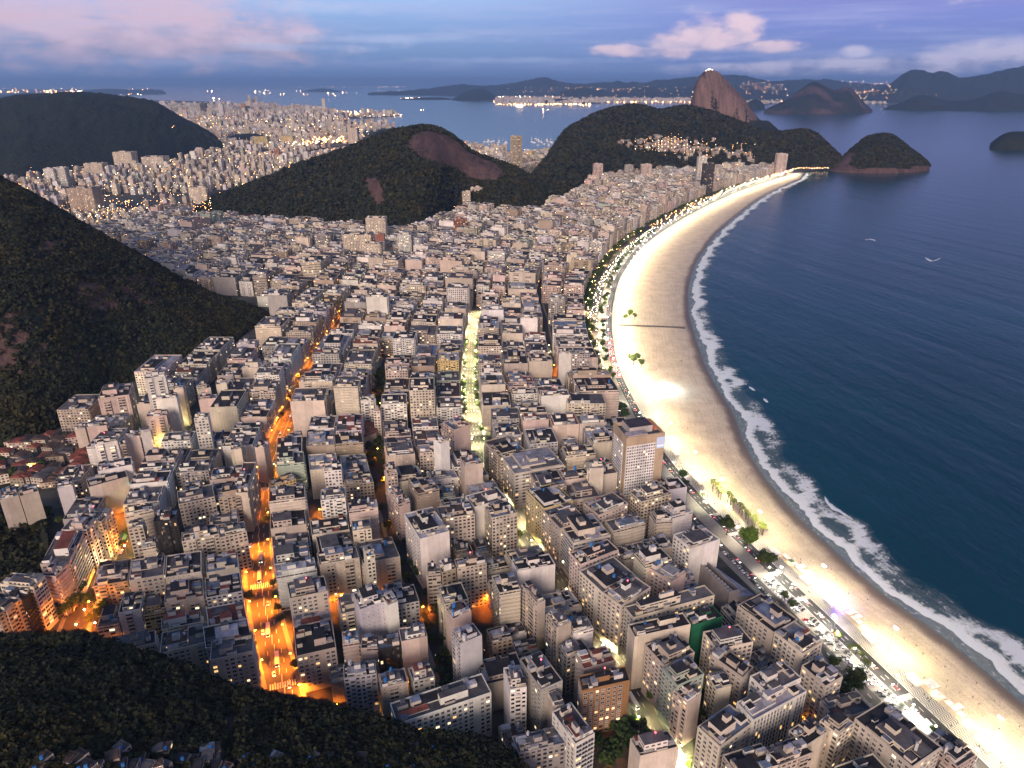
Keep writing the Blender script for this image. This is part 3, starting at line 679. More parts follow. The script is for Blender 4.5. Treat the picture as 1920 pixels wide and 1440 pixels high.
# foreground hill : falls away to the city beyond its crest
CREST = [(-260, 1186, 310), (-100, 1190, 305), (60, 1189, 300), (150, 1187, 298), (210, 1205, 296), (270, 1222, 292), (330, 1243, 290), (400, 1275, 286), (460, 1298, 284), (530, 1318, 282), (600, 1326, 280), (700, 1352, 274), (780, 1378, 270), (850, 1384, 268), (905, 1392, 264), (945, 1412, 258), (985, 1455, 250), (1040, 1530, 240)]
CW = [pt(px, py + 7, Y) for px, py, Y in CREST]
cxs = [c[0] for c in CW]; cys = [c[1] for c in CW]; czs = [c[2] for c in CW]
def fore_z(x, y):
    yr = np.interp(x, cxs, cys); zr = np.interp(x, cxs, czs)
    if x > cxs[-1]: zr -= (x - cxs[-1]) * 1.5
    if y <= yr: z = zr + (yr - y) * .30 - .0004 * (yr - y) ** 2
    else: z = zr - 1.25 * (y - yr) - .02 * (y - yr) ** 2
    return z + fbm(x, y, 1 / 26.0, 4) * 3.0 * min(1, abs(y - yr) / 12)
xs = np.arange(-330, 75, 3.0); yv = np.arange(110, 345, 3.0)
V = np.zeros((len(xs), len(yv), 3)); K = np.zeros((len(xs), len(yv)))
for i, x in enumerate(xs):
    for j, y in enumerate(yv):
        V[i, j] = (x, y, max(-2.5, fore_z(x, y)))
        px, py, _ = proj(x, y, V[i, j, 2])
        K[i, j] = 1.1 * math.exp(-(((px - 300) / 60) ** 2 + ((py - 1265 - (px - 300) * .3) / 14) ** 2)) + .9 * math.exp(-(((px - 430) / 30) ** 2 + ((py - 1350) / 45) ** 2)) + .55 * math.exp(-(((px - 70) / 30) ** 2 + ((py - 1270) / 35) ** 2))
numgrid('forest_hill', V, M_HILL, 'structure', attrs={'rock': K})

def forest(name, spots, nq, q, label, flat=.75, mat=None):
    """leafy canopy : every crown is a dome of leaf clumps"""
    n = len(spots); rs = np.random.RandomState(3)
    C_ = np.array(spots, dtype=np.float64)                     # x y z r
    T = n * nq
    c = np.repeat(C_[:, :3], nq, 0); r = np.repeat(C_[:, 3], nq)
    th = rs.rand(T) * 2 * np.pi; cz = rs.rand(T) ** .7 * 1.15 - .15; rr = np.sqrt(np.clip(1 - cz ** 2, 0, 1))
    k = .72 + .34 * rs.rand(T)
    nrm = np.stack([rr * np.cos(th), rr * np.sin(th), cz], 1)
    pos = c + nrm * (r * k)[:, None] * np.array([1, 1, flat])
    nn = nrm + rs.normal(0, .45, (T, 3)); nn /= np.linalg.norm(nn, axis=1)[:, None]
    a = np.cross(nn, rs.normal(0, 1, (T, 3))); a /= np.linalg.norm(a, axis=1)[:, None]; b = np.cross(nn, a)
    sz = (q * (.6 + .8 * rs.rand(T)))[:, None]
    V = np.stack([pos - a * sz - b * sz * .7, pos + a * sz - b * sz, pos + a * sz * .8 + b * sz, pos - a * sz + b * sz * .9], 1).reshape(-1, 3)
    me = bpy.data.meshes.new(name); me.vertices.add(T * 4); me.vertices.foreach_set('co', V.astype(np.float32).ravel())
    me.loops.add(T * 4); me.loops.foreach_set('vertex_index', np.arange(T * 4, dtype=np.int32))
    me.polygons.add(T); me.polygons.foreach_set('loop_start', np.arange(T, dtype=np.int32) * 4)
    me.update(calc_edges=True); me.materials.append(mat or M_FOREST)
    return tag(link(name, me), label, 'forest', kind='stuff')
sp = []
for _ in range(9000):
    x = R.uniform(-330, 70); y = R.uniform(170, 318); z = fore_z(x, y)
    if z < 1: continue
    px, py, d = proj(x, y, z)
    if not (-60 < px < 1100 and 1150 < py < 1500): continue
    kk = 1.1 * math.exp(-(((px - 300) / 60) ** 2 + ((py - 1265 - (px - 300) * .3) / 14) ** 2)) + .9 * math.exp(-(((px - 430) / 30) ** 2 + ((py - 1350) / 45) ** 2))
    if kk > .55 and R.random() < .8: continue
    big = px > 450
    r = R.uniform(3.0, 5.6) if big else R.uniform(2.0, 4.4)
    sp.append((x, y, z + (r * .5 if big else .3), r))
    if len(sp) > 3600: break
forest('forest_canopy', sp, 50, .7, 'dark tree canopy covering the near hill at the bottom left')
sp = []
nL, mL = VL.shape[:2]
for _ in range(26000):
    i = R.uniform(0, nL - 1.01); j = R.uniform(0, 47)
    i0, j0 = int(i), int(j); v = VL[i0, j0] * (1 - (i - i0)) + VL[i0 + 1, j0] * (i - i0); v2 = VL[i0, j0 + 1] * (1 - (i - i0)) + VL[i0 + 1, j0 + 1] * (i - i0)
    v = v * (1 - (j - j0)) + v2 * (j - j0)
    if KL[i0, j0] > .34 and R.random() < .85: continue
    px, py, d = proj(*v)
    if px < -50 or v[2] < 1: continue
    lowv = v[2] < 55
    sp.append((v[0], v[1], v[2], R.uniform(3.6, 6.2) if lowv else R.uniform(2.2, 4.6)))
for _ in range(260):
    x, y = un(R.uniform(-60, 92), R.uniform(968, 1105))
    sp.insert(0, (x, y, 3.5 + R.random() * 5, R.uniform(3.5, 5.5)))
forest('forest_canopy', sp[:15000], 12, 1.5, 'dark tree canopy covering the large hill on the left', flat=.9)

def cover(V, K, n, rmin, rmax, nq, q, label, jmax):
    sp = []
    for _ in range(n):
        i = R.uniform(0, V.shape[0] - 1.01); j = R.uniform(0, jmax); i0, j0 = int(i), int(j)
        a = V[i0, j0] * (1 - i + i0) + V[i0 + 1, j0] * (i - i0); b = V[i0, j0 + 1] * (1 - i + i0) + V[i0 + 1, j0 + 1] * (i - i0); v = a * (1 - j + j0) + b * (j - j0)
        if v[2] < 1 or K[i0, j0] > .5: continue
        sp.append((v[0], v[1], v[2], R.uniform(rmin, rmax)))
    forest('forest_canopy', sp, nq, q, label, flat=.9)
cover(VM, KM, 9000, 4.5, 8, 8, 3.2, 'dark tree canopy covering the hill in the middle', 41)
cover(VH, KH, 3500, 3.5, 7.5, 8, 3.0, 'dark tree canopy covering the rocky headland', 31)
cover(VB, KB, 9000, 6, 11, 7, 4.5, 'dark tree canopy covering the ridge behind the far end of the beach', 45)
# ------------------------------------------------------------------ buildings
PAL = {'white': (.74, .72, .70), 'cream': (.66, .59, .50), 'beige': (.54, .47, .41), 'pink': (.62, .50, .46), 'grey': (.40, .38, .38), 'tan': (.44, .36, .29),
       'yellow': (.60, .47, .24), 'brown': (.34, .185, .08), 'pale green': (.42, .50, .44), 'dark glass': (.03, .028, .03), 'lavender': (.58, .56, .62), 'brick red': (.30, .13, .10), 'green netting': (.02, .13, .06), 'orange': (.6, .3, .12), 'blue': (.35, .45, .6)}
PAL = {k: (v[0] * .87, v[1] * .86, v[2] * .82) for k, v in PAL.items()}
ROOFS = {'dark': (.022, .020, .023), 'grey': (.085, .078, .082), 'pale': (.27, .26, .28), 'terracotta': (.17, .05, .035), 'slate blue': (.11, .135, .19), 'brown': (.07, .045, .035)}
WC = ['white'] * 12 + ['cream'] * 18 + ['beige'] * 14 + ['pink'] * 14 + ['grey'] * 7 + ['tan'] * 7 + ['lavender'] * 5 + ['pale green', 'yellow', 'white', 'brick red' if False else 'cream']
RC = ['dark'] * 9 + ['grey'] * 8 + ['pale'] * 3 + ['terracotta'] * 1 + ['slate blue'] * 1 + ['brown'] * 1
def lerp2(Q, u, v):
    a = [Q[0][k] + (Q[1][k] - Q[0][k]) * u for k in (0, 1)]; b = [Q[3][k] + (Q[2][k] - Q[3][k]) * u for k in (0, 1)]
    return (a[0] + (b[0] - a[0]) * v, a[1] + (b[1] - a[1]) * v)
def sub(Q, u0, v0, u1, v1): return [lerp2(Q, u0, v0), lerp2(Q, u1, v0), lerp2(Q, u1, v1), lerp2(Q, u0, v1)]
def area(Q): return sum(Q[i][0] * Q[(i + 1) % 4][1] - Q[(i + 1) % 4][0] * Q[i][1] for i in range(4)) / 2
def jit(c, r, k=.1):
    f = 1 + r.uniform(-k, k); return tuple(min(.85, x * f * (1 + r.uniform(-.03, .03))) for x in c)
STY = {'b': 0, 'w': 1, 'r': 2, 'c': 3, 's': 4}
def parts_of(Q, z0, h, wall, roof, styles, r, pent=True, detail=2):
    """-> dict part name -> MB, all in world coordinates. Q counter-clockwise, Q[0]-Q[1] is the near edge."""
    D = {}
    seed = r.randint(0, 400)
    def g(n): return D.setdefault(n, MB())
    W = math.dist(Q[0], Q[1]); L = math.dist(Q[1], Q[2]); pu = .35 / max(W, 1); pv = .35 / max(L, 1)
    w = g('walls'); wt = jit(wall, r)
    if detail >= 1 and h > 18:
        for k in (0, 1, 3):
            if styles[k] == 0: continue
            a, b = Q[k], Q[(k + 1) % 4]; L_ = math.dist(a, b); n_ = ((b[1] - a[1]) / L_, -(b[0] - a[0]) / L_); d_ = ((b[0] - a[0]) / L_, (b[1] - a[1]) / L_)
            if n_[0] * -a[0] + n_[1] * -a[1] < 0 or L_ < 9: continue
            if styles[k] == 2 and detail > 1:
                for j in range(int((h - 4) / 3.1)):
                    zz = z0 + h - 3.6 - 3.1 * j; e0, e1 = (a[0] + d_[0] * .5, a[1] + d_[1] * .5), (b[0] - d_[0] * .5, b[1] - d_[1] * .5)
                    w.prism([e0, (e0[0] + n_[0] * .9, e0[1] + n_[1] * .9), (e1[0] + n_[0] * .9, e1[1] + n_[1] * .9), e1], zz, zz + 1.1, tint=wt, bottom=True)
            elif r.random() < .55:
                for f_ in ((.16, .36), (.62, .84)) if L_ > 17 else ((.3, .62),):
                    e0, e1 = (a[0] + d_[0] * L_ * f_[0], a[1] + d_[1] * L_ * f_[0]), (a[0] + d_[0] * L_ * f_[1], a[1] + d_[1] * L_ * f_[1]); q_ = r.uniform(.7, 1.5)
                    w.prism([e0, (e0[0] + n_[0] * q_, e0[1] + n_[1] * q_), (e1[0] + n_[0] * q_, e1[1] + n_[1] * q_), e1], z0, z0 + h - r.choice([0, .2, 3.3]), tint=wt, styles=[0, r.choice([1, 2, 2]), 0, 0], seed=seed + 2)
    w.prism(Q, z0, z0 + h + .9, tint=wt, styles=styles, top=False, seed=seed)
    I = sub(Q, pu, pv, 1 - pu, 1 - pv)
    p = g('parapet') if detail > 1 else w
    for k in range(4):
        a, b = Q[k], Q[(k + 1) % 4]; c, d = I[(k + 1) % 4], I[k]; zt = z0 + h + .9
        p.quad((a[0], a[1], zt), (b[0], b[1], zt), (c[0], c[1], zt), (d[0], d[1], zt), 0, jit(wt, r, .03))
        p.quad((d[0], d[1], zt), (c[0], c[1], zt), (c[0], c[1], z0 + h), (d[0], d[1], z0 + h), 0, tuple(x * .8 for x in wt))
    rt = jit(ROOFS[roof], r, .25)
    g('roof_deck').quad(*[(q[0], q[1], z0 + h) for q in I], 1, rt)
    if detail == 0: return D
    for _ in range(r.randint(1, 3)):
        a, b = r.choice([(.04, r.uniform(.04, .5)), (r.uniform(.3, .55), .04), (r.uniform(.04, .3), r.uniform(.4, .6)), (.5, .5)]); c, d = min(.96, a + r.uniform(.25, .45)), min(.96, b + r.uniform(.25, .5))
        g('roof_terrace_%d' % len(D)).prism(sub(Q, a, b, c, d), z0 + h, z0 + h + r.uniform(.25, 1.3), tint=jit(wall, r), topmat=1, toptint=jit(ROOFS[r.choice(RC)], r, .3))
    if pent:
        u0, v0 = r.uniform(.06, .25), r.uniform(.06, .25); u1, v1 = u0 + r.uniform(.45, .62), v0 + r.uniform(.42, .65)
        u1, v1 = min(u1, .94), min(v1, .94); ph = r.choice([2.8, 3.0, 3.2, 5.8])
        pq = sub(Q, u0, v0, u1, v1); pc = jit(wall if r.random() < .6 else PAL['white'], r, .15)
        ps = [r.choice([0, 1, 2]) for _ in range(4)]
        k = g('penthouse'); k.prism(pq, z0 + h, z0 + h + ph, tint=pc, styles=ps, topmat=1, toptint=jit(ROOFS[r.choice(RC)], r, .25), seed=seed + 1)
        if r.random() < .75:                      # lift housing on the penthouse
            a, b = r.uniform(.15, .55), r.uniform(.15, .55)
            k = g('stair_head'); k.prism(sub(pq, a, b, a + .34, b + .36), z0 + h + ph, z0 + h + ph + r.uniform(2.2, 3.8), tint=pc, topmat=1, toptint=jit(ROOFS[r.choice(['grey', 'dark', 'pale'])], r, .2))
    else:
        a, b = r.uniform(.2, .5), r.uniform(.2, .5)
        k = g('stair_head'); k.prism(sub(Q, a, b, a + .3, b + .3), z0 + h, z0 + h + r.uniform(3, 5), tint=wt, topmat=1, toptint=rt)
    for _ in range(r.randint(6, 10) if detail > 1 else r.randint(4, 6)):     # sheds, terraces, awnings round the edge
        a, b = r.choice([(r.uniform(.04, .8), .05), (r.uniform(.04, .8), .78), (.05, r.uniform(.04, .8)), (.78, r.uniform(.04, .8)), (r.uniform(.1, .8), r.uniform(.1, .8))])
        c = r.choice(['dark', 'grey', 'pale', 'pale', 'grey', 'dark', 'terracotta' if r.random() < .3 else 'grey', 'slate blue'])
        du, dv = r.uniform(1.6, 6.5) / W, r.uniform(1.6, 5) / L
        if a + du > .96: a = .96 - du
        if b + dv > .96: b = .96 - dv
        g('roof_shed_%d' % len(D)).prism(sub(Q, max(a, .03), max(b, .03), a + du, b + dv), z0 + h, z0 + h + r.uniform(1.6, 3.3) + r.random() * .1, tint=jit(PAL[r.choice(['white', 'grey', 'cream'])], r, .2), topmat=1, toptint=jit(ROOFS[c], r, .25))
    if r.random() < .7:
        for _ in range(r.randint(1, 2)):
            a, b = r.uniform(.1, .85), r.uniform(.1, .85); c = lerp2(Q, a, b); rr = r.uniform(.8, 1.3); blue = r.random() < .25
            n = 'water_tank_%d' % len(D)
            ring = [(c[0] + rr * math.cos(k * math.pi / 2 + .4), c[1] + rr * math.sin(k * math.pi / 2 + .4)) for k in range(4)]
            zz = z0 + h + (r.uniform(3.2, 4) if pent and D.get('penthouse') else 0)
            g(n).prism(ring, z0 + h, zz + 1.6, tint=(.03, .16, .42) if blue else (.45, .45, .45))
    return D
def ballast(Q, h):
    xs_, ys_ = [], []
    for q in Q:
        for z in (0, h): a = proj(q[0], q[1], z); xs_.append(a[0]); ys_.append(a[1])
    x0, x1 = max(min(xs_), 0), min(max(xs_), 1920); y0, y1 = max(min(ys_), 0), min(max(ys_), 1440)
    return max(0, x1 - x0) * max(0, y1 - y0)

GX0, GY0, GC = -3000, 0, 2.5
OCC = np.zeros((2400, 2600), dtype=bool)            # 6 km x 6.5 km footprint raster
def cells(Q, grow=0.0):
    cx = sum(q[0] for q in Q) / 4; cy = sum(q[1] for q in Q) / 4
    Qg = [(cx + (q[0] - cx) * (1 + grow), cy + (q[1] - cy) * (1 + grow)) for q in Q]
    W = math.dist(Q[0], Q[1]); L = math.dist(Q[1], Q[2]); n, m = int(W / 2) + 2, int(L / 2) + 2
    out = set()
    for i in range(n + 1):
        for j in range(m + 1):
            p = lerp2(Qg, i / n, j / m); a, b = int((p[0] - GX0) / GC), int((p[1] - GY0) / GC)
            if 0 <= a < 2400 and 0 <= b < 2600: out.add((a, b))
    return out
def taken(Q, frac=.12):
    c = cells(Q, -.12)
    return not c or sum(OCC[a, b] for a, b in c) > frac * len(c)
def occupy(Q):
    for a, b in cells(Q): OCC[a, b] = True
BL = []      # every apartment block: dict(Q, h, wall, roof, sty, hand, ...)
REG = {'g1': (640, 1080), 'g2': (1080, 1080), 'g3': (1440, 1080), 'g4': (640, 780), 'g5': (1040, 780), 'g6': (0, 1080), 'g7': (400, 1000), 'h1': (0, 700), 'h2': (240, 760), 'h3': (0, 840), 'h4': (1080, 420), 'p': None}
def hb(reg, ax, ay, bx, by, cx, cy, h, wall, roof, sf='w', sl='w', note='', pent=True, z0=0.0, nstuff=None):
    """a block traced by its roof: A left corner, B nearest corner, C right corner"""
    def c(x, y):
        o = REG[reg]; return (x, y) if o is None else (o[0] + x / 4, o[1] + y / 4)
    A = un(*c(ax, ay), z0 + h); B = un(*c(bx, by), z0 + h); C_ = un(*c(cx, cy), z0 + h)
    if reg == 'p':
        C_ = un(cx, by, z0 + h); A = (B[0] - .12 * (C_[0] - B[0]), B[1] + max(13, (C_[0] - B[0]) * .7))
    # keep the plan close to a rectangle
    e = Vector((C_[0] - B[0], C_[1] - B[1])); f = Vector((A[0] - B[0], A[1] - B[1]))
    en = e.normalized(); pr = f.dot(en); f2 = f - en * pr * .8
    if f2.length < 11: f2 = f2.normalized() * 11
    A = (B[0] + f2[0], B[1] + f2[1])
    D = (C_[0] + A[0] - B[0], C_[1] + A[1] - B[1])
    Q = [B, C_, D, A]
    if area(Q) < 0: Q = [C_, B, A, D]
    far = {'b': 'b', 'w': 'w', 'r': 'r', 'c': 'c', 's': 's'}
    sty = [STY[sf], STY[far.get(sl, 'w')], STY[sf if sf != 'b' else 'b'], STY[sl]]
    # (near edge, right edge, back edge, left edge)
    BL.append(dict(Q=Q, h=h, wall=wall, roof=roof, sty=sty, hand=True, note=note, pent=pent, z0=z0, sf=sf, sl=sl)); occupy(Q)
    return BL[-1]
